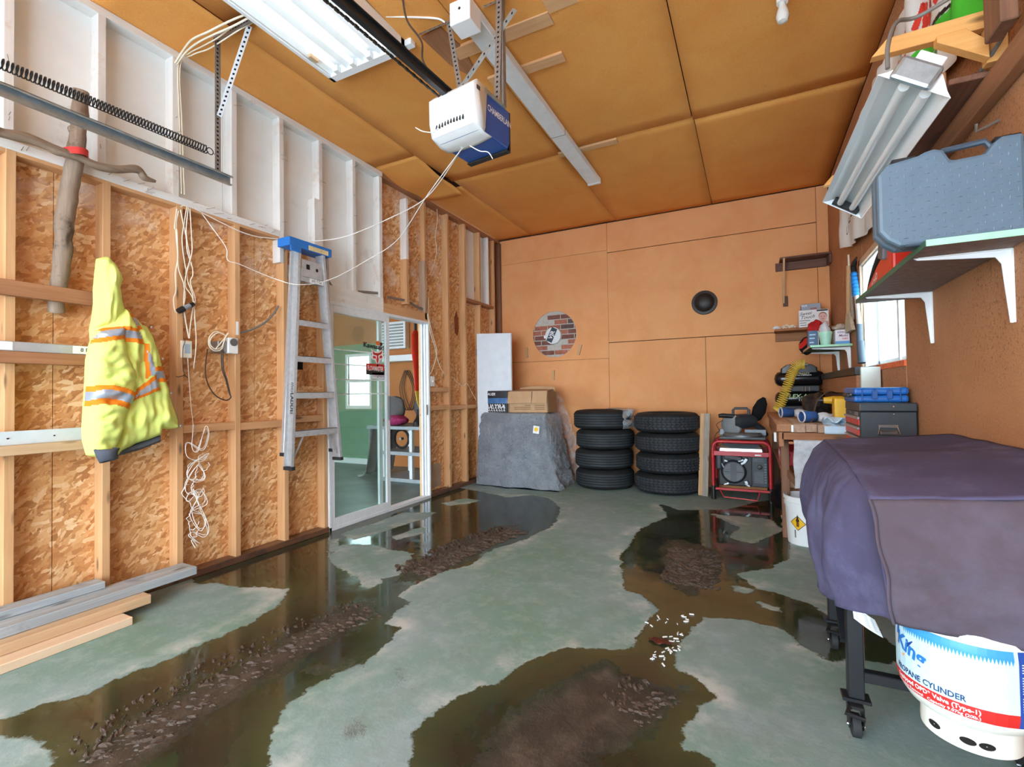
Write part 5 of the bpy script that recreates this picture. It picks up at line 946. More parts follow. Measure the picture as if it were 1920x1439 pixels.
# crumpled silver tarpaulin over a crate
M_tarp = NT('silver_tarp'); co = M_tarp.coord(); vo = M_tarp.new('TexVoronoi', feature='DISTANCE_TO_EDGE'); nz = M_tarp.noise(co, 6, 4); ad = M_tarp.new('VectorMath', operation='ADD'); M_tarp.link(co, ad.inputs[0]); sc = M_tarp.new('VectorMath', operation='SCALE'); M_tarp.link(nz, sc.inputs[0]); sc.inputs['Scale'].default_value = 0.12; M_tarp.link(sc.outputs[0], ad.inputs[1]); M_tarp.link(ad.outputs[0], vo.inputs['Vector']); vo.inputs['Scale'].default_value = 22
fine = M_tarp.noise(co, 60, 6, 0.75, 1.5); big = M_tarp.noise(co, 9, 5, 0.7, 1.0)
M_tarp.set(Base_Color=M_tarp.ramp(M_tarp.noise(co, 5, 6, 0.7), [(0.3, (176, 186, 198)), (0.7, (220, 230, 240))]), Roughness=0.26, Metallic=0.3)
M_tarp.bump(M_tarp.math('ADD', M_tarp.math('MULTIPLY', vo.outputs['Distance'], 1.2), M_tarp.math('ADD', M_tarp.math('MULTIPLY', fine, 0.7), big)), 1.0, 0.05); M_tarp = M_tarp.m
cv = thing('tarp_cover', 'crumpled silver tarp draped over a crate below the two boxes', 'tarp', (-2.78, 5.95, 0))
TX0, TX1, TY0, TY1, TH = -3.27, -2.36, 5.62, 6.14, 0.945
def tarp_ring(z, ex, flare, seed):
    k = 1 - z / TH; pts = []; n = 260
    x0, x1, y0, y1 = TX0 - 0.05 * k ** 2 * 0 - 0.02 * math.sin(PI * k), TX1 + 0.22 * k ** 1.2, TY0 - 0.10 * k, TY1
    for q in range(n):
        t = q / n * 4; s = int(t); f = t - s; c = [(x0, y0), (x1, y0), (x1, y1), (x0, y1)]; a, b = c[s], c[(s + 1) % 4]
        x, y = a[0] + (b[0] - a[0]) * f, a[1] + (b[1] - a[1]) * f; cx, cy = (x0 + x1) / 2, (y0 + y1) / 2
        r = 0.06; L = max(abs(x - cx) / (x1 - cx), abs(y - cy) / (y1 - cy)); 
        kk = 0.35 + 0.65 * k ** 0.6; w = 0.06 * k ** 0.6 * noise.noise(V((x * 5, y * 5, seed + z * 1.6))) + kk * (0.07 * (0.3 - abs(noise.noise(V((x * 8 + z * 3, y * 8, z * 4 + 3))))) + 0.045 * (0.3 - abs(noise.noise(V((x * 17 - z * 5, y * 17, z * 13))))) + 0.022 * (0.3 - abs(noise.noise(V((x * 34, y * 34, z * 30))))))
        d = V((x - cx, y - cy, 0)).normalized(); pts.append((min(max(x + d.x * w, -3.30), 9), min(y + d.y * w, 6.4), max(0.004, z + (0.03 * noise.noise(V((x * 9, y * 9, 2))) if 0 < k < 0.98 else 0))))
    return pts
rings = [[(-2.8 + (p[0] + 2.8) * f, 5.95 + (p[1] - 5.95) * f, TH + 0.003) for p in tarp_ring(TH, 0, 0, 3)] for f in (0.05, 0.5, 0.9)] + [tarp_ring(TH * (1 - k / 84), 0, 0, 3) for k in range(1, 85)]
last = rings[-1]; rings.append([(p[0] + 0.05 * (1 if p[1] < 5.7 else 0) * math.sin(p[0] * 25), p[1] - (0.03 + 0.025 * math.sin(p[0] * 31) + 0.02 * math.sin(p[0] * 67)) * (1 if p[1] < 5.75 else 0), 0.004) for p in last])
MB().loft(rings, True, True).build('sheet', M_tarp, cv, smooth=True)
p = PB(1007, 806, 5.59); MB().obox((p.x, 5.565, p.z), (0.042, 0.003, 0.048), roty(0.12)).build('sticker', M_whitep, cv); MB().lathe([(0.027, 0), (0.027, 0.001)], (p.x, 5.5618, p.z + 0.004), (0, -1, 0), 20).build('yellow_disc', M_yellow, cv)
pb = thing('plastic_sheet', 'clear plastic sheet bunched behind the tarp beside the tyres', 'plastic sheet', (-2.25, 6.2, 0)); M_film = film_mat('clear_film', (0.8, 0.84, 0.86), clear=0.74, rough=0.12)
def sheetf(u, v):
    z = 1.22 * (1 - v); x0, x1 = -2.6 + 0.2 * v, -2.42 + 0.29 * math.sin(min(1, v * 1.2) * PI / 2) - 0.06 * max(0, v - 0.75); x = x0 + (x1 - x0) * u; w = 0.07 * noise.noise(V((x * 9, z * 5, 4))) + 0.04 * noise.noise(V((x * 24, z * 14, 1)))
    return (x, 6.24 + 0.05 * u + w, max(0.01, z))
MB().grid(sheetf, 40, 70).build('film', M_film, pb, smooth=True)
bx = thing('shoe_box', 'black printed box reading ULTRA on the tarp covered crate', 'box', (-3.11, 5.86, TH + 0.006)); bz = TH + 0.008
box('carton', (-3.29, 5.72, bz), (-2.925, 6.0, bz + 0.29), plain('black_carton', (30, 32, 38), 0.35, var=0.1), bx, 0.003); box('blue_band', (-3.285, 5.7185, bz + 0.12), (-2.93, 5.7195, bz + 0.2), plain('blue_glow_print', (70, 116, 170), 0.4, var=0.5, vs=5), bx); box('lid_edge', (-3.292, 5.718, bz + 0.19), (-2.923, 6.002, bz + 0.292), plain('black_lid', (36, 38, 44), 0.35), bx, 0.003)
letters('BAUER', 0.05, (-3.19, 5.7165, bz + 0.245), (1, 0, 0), (0, 0, 1), M_white, bx, 0.02, 0.3, width=0.15); letters('ULTRA', 0.075, (-3.11, 5.7175, bz + 0.075), (1, 0, 0), (0, 0, 1), M_white, bx, 0.015, 0.25, width=0.28); letters('W A R R I O R', 0.03, (-3.11, 5.7175, bz + 0.025), (1, 0, 0), (0, 0, 1), M_white, bx, 0.01, 0.2, width=0.28)
ln = MB()
for k in range(7): x = -3.2 + k * 0.038; ln.add([(x, 5.7178, bz + 0.01), (x + 0.006, 5.7178, bz + 0.01), (x - 0.03, 5.7178, bz + 0.115), (x - 0.036, 5.7178, bz + 0.115)], [(0, 1, 2, 3)])
ln.build('white_slashes', M_white, bx, fix=False)
cb = thing('cardboard_box', 'open brown cardboard box with folded flaps beside the black box', 'box', (-2.62, 5.86, bz))
mb = MB(); mb.box((-2.89, 5.70, bz), (-2.35, 6.02, bz + 0.16)); mb.build('carton', M_card, cb, bevel=0.003)
for k, (x0, x1) in enumerate(((-2.90, -2.555), (-2.545, -2.34))): MB().add([(x0, 5.69, bz + 0.275), (x1, 5.69, bz + 0.28), (x1, 5.665, bz + 0.125), (x0, 5.66, bz + 0.12)], [(0, 1, 2, 3)]).build('front_flap', M_card, cb, solid=0.005)
MB().add([(-2.9, 5.69, bz + 0.275), (-2.34, 5.69, bz + 0.28), (-2.38, 6.0, bz + 0.3), (-2.86, 6.0, bz + 0.31)], [(0, 1, 2, 3)]).build('top_flap', M_card, cb, solid=0.005); MB().add([(-2.88, 6.0, bz + 0.16), (-2.36, 6.0, bz + 0.16), (-2.36, 6.02, bz + 0.33), (-2.6, 6.02, bz + 0.35), (-2.88, 6.02, bz + 0.33)], [(0, 1, 2, 3, 4)]).build('back_flap', M_card, cb, solid=0.005)
for x0, x1 in ((-2.91, -2.89), (-2.35, -2.335)): box('side_wall', (x0, 5.70, bz + 0.0), (x1, 6.0, bz + 0.27), M_carddk, cb, 0.002)
for x, w, n in ((-2.74, 0.16, 2), (-2.62, 0.08, 3), (-2.45, 0.14, 3)):
    for k in range(n): box('print_line', (x - w / 2, 5.6985, bz + 0.04 + k * 0.025), (x + w / 2, 5.6995, bz + 0.048 + k * 0.025), plain('brown_ink', (120, 86, 60), 0.8), cb)

# ------------------------------------------------------------------ two stacks of four tyres
def tyre(name, label, c, R, wd, tread, seed, group, tilt=0.0):
    t = thing(name, label, 'tyre', c, group); x, y, z = c; ax = (0, 0, 1)
    prof = [(R * 0.60, 0.035), (R * 0.63, 0.012), (R * 0.74, 0.002), (R * 0.90, 0.012), (R * 0.965, 0.03), (R * 0.992, 0.048)]
    full = prof + [(r, wd - h) for r, h in reversed(prof)] + [(R * 0.60, wd - 0.035)]
    cc = MB().lathe(full + [full[0]], (x, y, z), ax, 64, cap=False).build('carcass', plain('sidewall_rubber', (22, 23, 25), 0.8, var=0.2), t, smooth=True)  # near-black carcass: shade in the tread grooves is put into its colour
    rb, zz = MB(), []
    nb = 5; h0, h1 = 0.045, wd - 0.045; st = (h1 - h0) / nb; r0, r1 = R * 0.985, R
    for k in range(nb):
        a, b = h0 + k * st + 0.004, h0 + (k + 1) * st - 0.004
        if tread == 'rib': rb.lathe([(r0, a), (r1 + 0.003, a + 0.003), (r1 + 0.003, b - 0.003), (r0, b)], (x, y, z), ax, 72, cap=False)
        else:
            n = 46
            for q in range(n):
                a0 = 2 * PI * (q + 0.5 * (k % 2)) / n; a1 = a0 + 2 * PI / n * 0.78; sk = (0.05 if k % 2 else -0.05) * (1 if k else 0.6)
                vs = [(x + r * math.cos(th + s), y + r * math.sin(th + s), z + hh) for r in (r0 - 0.006, r1 + 0.009) for th, hh, s in ((a0, a, 0), (a1, a, 0), (a1, b, sk), (a0, b, sk))]
                rb.add(vs, [(4, 5, 6, 7), (0, 1, 5, 4), (1, 2, 6, 5), (2, 3, 7, 6), (3, 0, 4, 7)])
    o = rb.build('tread', M_rubber2 if tread == 'rib' else M_rubber3, t, smooth=False); o['kind'] = 'stuff'
    return t
M_rubber2 = plain('tread_rubber', (44, 52, 58), 0.7, var=0.25, vs=10, dirt=((96, 100, 100), 26, 0.66, 0.6)); M_rubber3 = plain('lug_rubber', (52, 56, 62), 0.75, var=0.3, vs=10, dirt=((150, 146, 138), 9, 0.66, 0.7))  # lugs paler than the carcass, so the grooves between look shaded
pos = ('lowest', 'second from the floor', 'third from the floor', 'topmost')
x, y = -1.715, 6.075; z = 0.0
for k in range(4):
    ox = (0.0, -0.005, 0.012, -0.018)[k]; lbl = ('lowest ribbed tyre in the left stack beside the tarp', 'second ribbed tyre up in the left stack beside the tarp', 'third ribbed tyre up in the left stack under the wrapped one', 'topmost tyre of the left stack half wrapped in clear plastic')[k]
    tyre('tyre', lbl, (x + ox, y, z), 0.365, 0.245, 'rib', k, 'ribbed tyres in the left stack'); z += 0.246
wrap = MB().grid(lambda u, v: (x - 0.02 + (0.385 + 0.05 * noise.noise(V((u * 9, v * 7, 1))) - 0.2 * max(0, v - 0.72) / 0.28) * math.cos(2.2 + 1.15 + u * 2.2 + 2.35), y + (0.385 + 0.05 * noise.noise(V((u * 9, v * 7, 5))) - 0.2 * max(0, v - 0.72) / 0.28) * math.sin(2.2 + 1.15 + u * 2.2 + 2.35), 0.75 + min(v / 0.72, 1) * 0.24 + 0.012 * noise.noise(V((u * 14, v * 12, 2)))), 40, 20)
tag(wrap.build('plastic_wrap', film_mat('wrap_film', (0.8, 0.86, 0.92), 0.8, 0.1), None, smooth=True, solid=0.001), 'torn clear plastic wrap hanging on the topmost left tyre', 'plastic wrap')
x, y = -0.925, 6.06; z = 0.0
for k in range(4):
    ox = (-0.012, 0.005, 0.0, -0.01)[k]; lbl = ('lowest knobbly tyre in the right stack beside the upright sticks', 'second knobbly tyre up in the right stack', 'third knobbly tyre up in the right stack', 'topmost knobbly tyre of the right stack')[k]
    tyre('tyre', lbl, (x + ox, y, z), 0.372, 0.238, 'lug', k + 9, 'knobbly tyres in the right stack'); z += 0.239
for (px_, w, m, lbl) in ((1318, 0.055, M_tanZ, 'tan upright wooden stick beside the right tyre stack'), (1327, 0.062, M_greyZ, 'grey upright wooden stick nearest the red generator')):
    b = PZ(px_ - 4, 929); dy = 0 if px_ < 1322 else -0.055; MB_ = MB().beam((b.x + 0.0, b.y + dy, 0.0), (b.x + 0.035, b.y + dy + 0.1, 0.94), w, 0.04, (1, 0, 0)); tag(MB_.build('wood_stick', m, None, bevel=0.002), lbl, 'stick', 'sticks leaning by the tyres')

# ------------------------------------------------------------------ generator with the mitre saw on top of it
gn = thing('generator', 'portable generator in a red tube frame with a black engine', 'generator', (-0.11, 6.0, 0)); gx0, gx1, gy0, gy1, gz = -0.40, 0.165, 5.80, 6.30, 0.66
for yy in (gy0, gy1):
    r = 0.07; P = [(gx0, yy, 0.14), (gx0, yy, gz - r - 0.02)] + [(gx0 + r - r * math.cos(a), yy, gz - r - 0.02 + r * math.sin(a)) for a in [PI / 2 * k / 6 for k in range(1, 7)]] + [(gx1 - r + r * math.sin(a), yy, gz - r - 0.02 + r * math.cos(a)) for a in [PI / 2 * k / 6 for k in range(0, 7)]] + [(gx1, yy, 0.14)]
    MB().tube(P, 0.018, 12).build('frame_tube', M_redpaint, gn, smooth=True)
    for xx in (gx0, gx1): MB().tube([(xx, yy, 0.0), (xx, yy, 0.15)], [0.024, 0.02], 12).build('rubber_foot', M_black, gn, smooth=True); MB().lathe([(0.022, 0), (0.022, 0.02)], (xx, yy, 0.44), (0, 0, 1), 12).build('collar', M_redpaint, gn)
    box('top_rail', (gx0, yy - 0.012, gz - 0.175), (gx1, yy + 0.012, gz - 0.125), M_redpaint, gn, 0.003); box('base_rail', (gx0 + 0.02, yy - 0.016, 0.105), (gx1, yy + 0.016, 0.13), M_redpaint, gn, 0.003)
for xx in (gx0, gx1): MB().tube([(xx, gy0, 0.12), (xx, gy1, 0.12)], 0.015, 10).build('cross_tube', M_redpaint, gn, smooth=True); MB().tube([(xx, gy0, gz - 0.15), (xx, gy1, gz - 0.15)], 0.012, 10).build('cross_tube', M_redpaint, gn, smooth=True)
MB().loft([[(-0.12 + sx * (0.23 - i), 6.05 + sy * (0.2 - i), z) for sx, sy in ((-1, -1), (1, -1), (1, 1), (-1, 1))] for z, i in ((gz - 0.17, 0.0), (gz - 0.10, 0.01), (gz - 0.045, 0.06), (gz - 0.035, 0.12))]).build('fuel_tank', plain('polished_tank', (176, 184, 190), 0.25, 0.8, var=0.1), gn, bevel=0.012)
box('engine_block', (-0.35, 5.9, 0.14), (0.0, 6.25, 0.5), plain('dark_engine', (34, 36, 40), 0.5, var=0.4, vs=20), gn, 0.012)
ec = V((-0.195, 5.86, 0.30)); MB().lathe([(0.128, 0.05), (0.13, 0.02), (0.122, 0.005), (0.11, 0.0), (0.108, 0.006), (0.02, 0.008)], ec, (0, 1, 0), 36).build('starter_cover', plain('starter_black', (40, 44, 50), 0.4), gn, smooth=True)
sl = MB()
for k in range(-5, 6):
    if k in (0,): continue
    for s in (-1, 1): L_ = math.sqrt(max(0, 0.1 ** 2 - (k * 0.016) ** 2)); sl.box((ec.x + s * 0.03, ec.y - 0.003, ec.z + k * 0.016 - 0.003), (ec.x + s * L_, ec.y + 0.002, ec.z + k * 0.016 + 0.003))
o = sl.build('cooling_fins', plain('light_fin', (120, 126, 132), 0.4), gn); o['kind'] = 'stuff'
rg = random.Random(8); M_engal = plain('cast_aluminium', (166, 172, 176), 0.4, 0.6, var=0.25, vs=30)
for (x, z, w, h, m) in ((-0.12, 0.43, 0.03, 0.012, M_engal), (-0.075, 0.43, 0.018, 0.03, M_engal), (-0.10, 0.40, 0.022, 0.014, M_engal), (-0.27, 0.42, 0.02, 0.012, M_engal), (-0.305, 0.37, 0.008, 0.03, M_engal), (-0.07, 0.19, 0.018, 0.02, M_engal), (-0.06, 0.165, 0.03, 0.012, M_engal), (-0.27, 0.165, 0.03, 0.012, M_engal), (-0.2, 0.46, 0.09, 0.025, M_black)): MB().obox((x, 5.88, z), (w, 0.03, h), roty(rg.uniform(-0.6, 0.6))).build('engine_part', m, gn, bevel=0.006)
box('side_cover', (-0.375, 5.84, 0.32), (-0.31, 6.0, 0.52), plain('dark_grey_cover', (54, 60, 66), 0.5), gn, 0.02); cbx = box('control_box', (-0.02, 5.83, 0.15), (0.145, 6.2, 0.49), plain('control_grey', (56, 62, 68), 0.5, var=0.08), gn, 0.014)
MB().lathe([(0.026, 0), (0.022, 0.012), (0.012, 0.014)], (0.065, 5.83, 0.37), (0, -1, 0), 20).build('choke_knob', M_black, cbx, smooth=True)
sl = MB()
for k in range(8): sl.box((0.01, 5.826, 0.2 + k * 0.016), (0.1, 5.831, 0.207 + k * 0.016))
for k in range(3): sl.box((0.0, 5.826, 0.43 + k * 0.014), (0.1, 5.831, 0.436 + k * 0.014))
for k in range(8): sl.box((0.108, 5.826, 0.2 + k * 0.028), (0.13, 5.831, 0.215 + k * 0.028))
o = sl.build('cover_louvres', plain('louvre_grey', (104, 112, 120), 0.5), cbx); o['kind'] = 'stuff'
MB().tube([(-0.33, 5.76, 0.115), (-0.29, 5.72, 0.045), (0.03, 5.72, 0.03), (0.06, 5.76, 0.115)], 0.008, 8).build('wire_handle', M_redpaint, gn, smooth=True); box('warning_label', (0.02, 5.7865, gz - 0.165), (0.08, 5.7875, gz - 0.15), M_whitep, gn)
ms = thing('mitre_saw', 'dark grey mitre saw standing on top of the red generator', 'saw', (-0.12, 6.02, gz)); M_saw = plain('saw_dark_grey', (46, 52, 58), 0.4, var=0.2); M_sawal = plain('saw_cast_base', (116, 120, 124), 0.45, 0.4, var=0.2, vs=20)
zb_ = gz + 0.001
box('base_beam', (-0.33, 5.86, zb_), (0.13, 6.18, zb_ + 0.03), M_saw, ms, 0.006); MB().lathe([(0.2, 0), (0.2, 0.02), (0.185, 0.035), (0.02, 0.035)], (-0.1, 5.98, zb_ + 0.03), (0, 0, 1), 32).build('turntable', M_sawal, ms, smooth=True)
box('fence', (-0.34, 6.06, zb_ + 0.03), (-0.13, 6.085, zb_ + 0.1), M_sawal, ms, 0.004); box('fence', (-0.08, 6.06, zb_ + 0.03), (0.14, 6.085, zb_ + 0.1), M_sawal, ms, 0.004)
MB().lathe([(0.03, -0.03), (0.11, -0.026), (0.13, -0.012), (0.13, 0.012), (0.12, 0.02)], (-0.21, 6.02, zb_ + 0.15), (0.6, 0.8, 0), 36).build('blade_guard', plain('clear_grey_guard', (140, 146, 150), 0.25), ms, smooth=True)
MB().tube([(-0.17, 5.98, zb_ + 0.19), (-0.14, 5.98, zb_ + 0.19), (-0.02, 6.03, zb_ + 0.2), (0.04, 6.05, zb_ + 0.19)], [0.05, 0.085, 0.08, 0.05], 16).build('motor', M_saw, ms, smooth=True); MB().tube([(0.0, 6.05, zb_ + 0.18), (0.1, 6.12, zb_ + 0.1), (0.12, 6.15, zb_ + 0.03)], [0.035, 0.035, 0.045], 12).build('arm', M_saw, ms, smooth=True)
MB().tube([(-0.34, 5.96, zb_ + 0.255), (-0.3, 5.97, zb_ + 0.26), (-0.2, 5.99, zb_ + 0.25), (-0.12, 6.0, zb_ + 0.24)], [0.02, 0.026, 0.024, 0.03], 12).build('trigger_handle', M_black, ms, smooth=True)
MB().tube([(-0.19, 6.0, zb_ + 0.26), (-0.19, 6.0, zb_ + 0.32), (-0.17, 6.0, zb_ + 0.34), (-0.05, 6.0, zb_ + 0.34), (-0.03, 6.0, zb_ + 0.32), (-0.03, 6.0, zb_ + 0.26)], 0.015, 10).build('carry_handle', plain('handle_grey', (60, 66, 72), 0.5), ms, smooth=True)
MB().loft([[(0.03 + 0.10 * t + 0.065 * math.cos(a) * s, 6.1 + 0.03 * math.sin(a) * s, zb_ + 0.2 + 0.26 * t + 0.03 * math.cos(a) * s * -1) for a in [2 * PI * q / 14 for q in range(14)]] for t, s in ((0, 0.35), (0.1, 0.75), (0.45, 1.0), (0.8, 0.75), (1.0, 0.2))]).build('dust_bag', cloth_mat('black_bag_cloth', (22, 22, 24)), ms, smooth=True)
MB().tube(spline([(-0.3, 6.05, zb_ + 0.2), (-0.37, 6.05, zb_ + 0.15), (-0.34, 6.03, zb_ + 0.08), (-0.37, 5.85, zb_ + 0.05), (-0.41, 5.77, zb_ - 0.1)]), 0.004, 6).build('cord', M_cableb, ms, smooth=True)

# ------------------------------------------------------------------ workbench along the right wall
bc = thing('workbench', 'rough wooden workbench of laid planks along the right wall', 'workbench', (0.5, 5.2, 0)); BZ = 0.945; BY0, BY1 = 4.15, 6.42
M_bt = wood('worn_bench_plank', (150, 116, 92), (196, 164, 138), 'Y', dirt=((96, 72, 58), 5, 0.58))
xs = [0.165, 0.275, 0.355, 0.43, 0.53, 0.64, 0.735, 0.80]; mats = [M_brownY, M_bt, M_bt, M_bt, M_bt, M_bt, M_bt]
for k in range(7): box('plank', (xs[k] + 0.001, BY0 + (0.0, 0.004, 0.012, 0.0, 0.006, 0.0, 0.01)[k], BZ - 0.055 - 0.004 * (k % 2)), (xs[k + 1] - 0.001, BY1, BZ), mats[k], bc, 0.003)
box('white_edge', (0.262, BY0 - 0.002, BZ - 0.055), (0.276, BY0 + 0.02, BZ - 0.004), M_whitep, bc); box('plank', (0.165, BY0 + 0.01, BZ - 0.052), (0.18, BY1, BZ - 0.002), M_brownY, bc, 0.002)
box('apron', (0.2, BY0 + 0.03, BZ - 0.118), (0.8, BY0 + 0.07, BZ - 0.062), M_brownX, bc, 0.003); box('apron', (0.18, BY0 + 0.03, BZ - 0.17), (0.215, BY1, BZ - 0.06), M_brownY, bc, 0.003)
for yy in (4.5, 6.3): box('post', (0.205, yy, 0), (0.265, yy + 0.06, BZ - 0.06), M_brownZ, bc, 0.003); box('post', (0.72, yy, 0), (0.78, yy + 0.06, BZ - 0.06), M_brownZ, bc, 0.003)
MB().beam((0.235, 4.54, 0.55), (0.42, 4.3, 0.33), 0.05, 0.03, (0, 0, 1)).build('brace', M_brownZ, bc, bevel=0.003); box('lower_shelf', (0.215, 4.57, 0.50), (0.76, 6.3, 0.525), M_brownY, bc, 0.003); box('towel_rail', (0.24, 4.12, 0.80), (0.78, 4.15, 0.817), M_brownX, bc, 0.003)
for k in range(2): MB().lathe([(0.02, 0), (0.012, 0.012)], (0.207, 4.53, 0.16 - k * 0.06), (-1, 0, 0), 10).build('hook', M_chrome, bc)
oo = thing('bench_outlet', 'white socket box fixed to the bench corner above the red jack', 'outlet', (0.2, 4.42, 0.72)); p = PB(1460, 820, 4.6); box('case', (p.x - 0.035, 4.58, p.z - 0.04), (p.x + 0.03, 4.65, p.z + 0.04), M_whitep, oo, 0.004); MB().lathe([(0.018, 0), (0.018, 0.003)], (p.x + 0.002, 4.579, p.z), (0, -1, 0), 16).build('socket', M_ink, oo)
rj = thing('floor_jack', 'red metal jack lying on the shelf below the bench end', 'jack', (0.4, 5.1, 0.527)); box('jack_body', (0.22, 4.9, 0.527), (0.5, 5.25, 0.66), M_redpaint, rj, 0.012); MB().tube([(0.25, 4.86, 0.6), (0.33, 5.1, 0.72), (0.48, 5.3, 0.68)], [0.03, 0.04, 0.03], 12).build('jack_arm', M_redpaint, rj, smooth=True)
for k, (z, x, lbl) in enumerate(((0.30, 0.26, 'upper short wood block stacked under the bench'), (0.24, 0.23, 'lower short wood block stacked under the bench'))): pass
bb = thing('block_shelf', 'stack of short pale wood blocks under the bench shelf', 'blocks', (0.34, 4.8, 0))
for k, (x, z, w) in enumerate(((0.33, 0.43, 0.13), (0.30, 0.37, 0.15), (0.32, 0.31, 0.12))): box('block', (x - w / 2, 4.72, z), (x + w / 2 + 0.1, 4.95, z + 0.055), (M_tanY, M_paleY, M_brownY)[k], bb, 0.003)
box('support', (0.28, 4.75, 0.0), (0.42, 4.93, 0.31), M_black, bb, 0.004)
tag(lump('dark_bag', (0.35, 5.35, 0.18), (0.2, 0.28, 0.18), cloth_mat('black_bin_bag', (18, 18, 20), rough=0.4), None, 5), 'black bag of oddments in the dark under the workbench', 'bag')
tw_ = thing('towel', 'grey white towel hung over the rail at the bench end', 'towel', (0.39, 4.115, 0.5)); M_tow = cloth_mat('grey_white_towel', (196, 198, 202), 260, 0.95, 0.1, 6, ((120, 112, 106), 14, 0.6))
def towel(u, v):
    s = v * 0.36 - 0.03; x = 0.27 + 0.235 * u; return (x + 0.004 * math.sin(v * 9), 4.108 - 0.006 * math.sin(u * 9 + v * 2) - (0.004 if s > 0 else -0.02), 0.825 - max(0, s) - (0.018 * (1 - u) if v > 0.95 else 0) + (0.006 * (1 - abs(s) / 0.03) if s < 0.03 else 0))
MB().grid(towel, 24, 40).build('terry_cloth', M_tow, tw_, smooth=True, solid=0.008)
# bucket
bk = thing('bucket', 'white plastic bucket with a yellow hazard diamond under the bench', 'bucket', (0.375, 4.42, 0)); bx_, by_ = 0.368, 4.42; M_bkt = plain('bucket_white', (232, 238, 240), 0.35, var=0.03)
MB().lathe([(0.128, 0.0), (0.132, 0.004), (0.146, 0.30), (0.152, 0.30), (0.153, 0.325), (0.148, 0.327), (0.149, 0.345), (0.156, 0.347), (0.157, 0.372), (0.150, 0.375), (0.143, 0.33), (0.13, 0.01), (0.002, 0.008)], (bx_, by_, 0), (0, 0, 1), 48, cap=True).build('pail', M_bkt, bk, smooth=True)
def onb(a, z, off=0.0008):  # point on the bucket wall
    r = 0.132 + (0.146 - 0.132) * z / 0.3 + off; return (bx_ + r * math.sin(a), by_ - r * math.cos(a), z)
def bpatch(nm, pts, m, off): MB().add([onb(a, z, off) for a, z in pts], [tuple(range(len(pts)))]).build(nm, m, bk, fix=False)
a0 = -0.52
def dia(s, m, nm, off):
    n = 6; mb = MB(); mb.grid(lambda u, v: onb(a0 + (u + v - 1) * s / 0.14, 0.175 + (v - u) * s, off), n, n); mb.build(nm, m, bk, fix=False)
dia(0.058, M_ink, 'hazard_border', 0.0008); dia(0.052, M_yellow, 'hazard_diamond', 0.0014)
MB().grid(lambda u, v: onb(a0 + 0.14 * (u - 0.5), 0.165 + 0.035 * (v - 0.5), 0.002), 3, 2).build('hazard_mark', plain('brown_mark', (110, 70, 20), 0.6), bk, fix=False)
MB().lathe([(0.013, 0), (0.013, 0.001)], onb(a0, 0.195, 0.0016), (math.sin(a0), -math.cos(a0), 0.05), 14).build('hazard_flame', M_ink, bk); MB().add([onb(a0 - 0.06, 0.205, 0.0024), onb(a0 + 0.06, 0.205, 0.0024), onb(a0 + 0.01, 0.245, 0.0024)], [(0, 1, 2)]).build('hazard_flame', M_ink, bk, fix=False)
MB().grid(lambda u, v: onb(0.35 + 0.6 * u, 0.13 + 0.14 * v, 0.0012), 6, 2).build('blue_label', plain('pale_blue_print', (150, 200, 226), 0.5), bk, fix=False); MB().grid(lambda u, v: onb(-0.12 + 0.2 * u, 0.255 + 0.016 * v, 0.0012), 4, 2).build('print_mark', plain('grey_ink', (110, 116, 122), 0.6), bk, fix=False)
for k in range(7): MB().grid(lambda u, v: onb(0.0 + 0.035 * k + 0.02 * u, 0.055 + 0.05 * v, 0.0012), 1, 1).build('barcode_bar', M_ink, bk, fix=False)
MB().grid(lambda u, v: onb(-0.72 + 0.08 * u, 0.06 + 0.06 * v, 0.0012), 2, 2).build('print_mark', MATS['grey_ink'], bk, fix=False)
# compressor
cm = thing('air_compressor', 'black twin tank air compressor at the back of the bench', 'compressor', (0.475, 6.15, BZ)); M_cmp = plain('gloss_black_tank', (20, 20, 22), 0.22, var=0.1)
def tank(z, r, nm): MB().lathe([(0.01, 0), (r * 0.55, 0.008), (r * 0.86, 0.03), (r, 0.07), (r, 0.41), (r * 0.86, 0.45), (r * 0.55, 0.472), (0.01, 0.48)], (0.235, 6.13, z), (1, 0, 0), 32).build(nm, M_cmp, cm, smooth=True)
tank(1.325, 0.085, 'upper_tank'); tank(1.105, 0.082, 'lower_tank')
MB().loft([[(0.47 + sx * w, 6.15 + sy * 0.09, z) for sx, sy in ((-1, -1), (1, -1), (1, 1), (-1, 1))] for z, w in ((1.38, 0.175), (1.44, 0.17), (1.475, 0.12), (1.485, 0.07))]).build('motor_shroud', M_cmp, cm, bevel=0.02); box('base', (0.27, 6.03, BZ), (0.68, 6.25, 1.03), M_black, cm, 0.01); box('manifold', (0.36, 6.06, 1.18), (0.66, 6.2, 1.25), M_black, cm, 0.01)
for x in (0.5, 0.53, 0.565): MB().tube([(x, 6.055, 1.185), (x, 6.05, 1.235)], 0.006, 8).build('fitting', M_chrome, cm)
letters('FLEX-AIR', 0.06, (0.465, 6.046, 1.13), (1, 0, 0), (0, 0, 1), plain('pale_green_print', (178, 206, 160), 0.5), cm, 0.02, 0.2, width=0.26); letters('2 GALLON', 0.03, (0.52, 6.043, 1.09), (1, 0, 0), (0, 0, 1), M_white, cm, 0.01, width=0.12)
letters('GALLON', 0.04, (0.5, 6.06, 1.385), (1, 0, 0), (0, 0.2, 1), plain('pale_yellow_print', (206, 198, 140), 0.5), cm, 0.02, width=0.13); letters('OIL FREE COMPRESSOR', 0.02, (0.5, 6.048, 1.36), (1, 0, 0), (0, 0.2, 1), M_white, cm, 0.01, width=0.17)
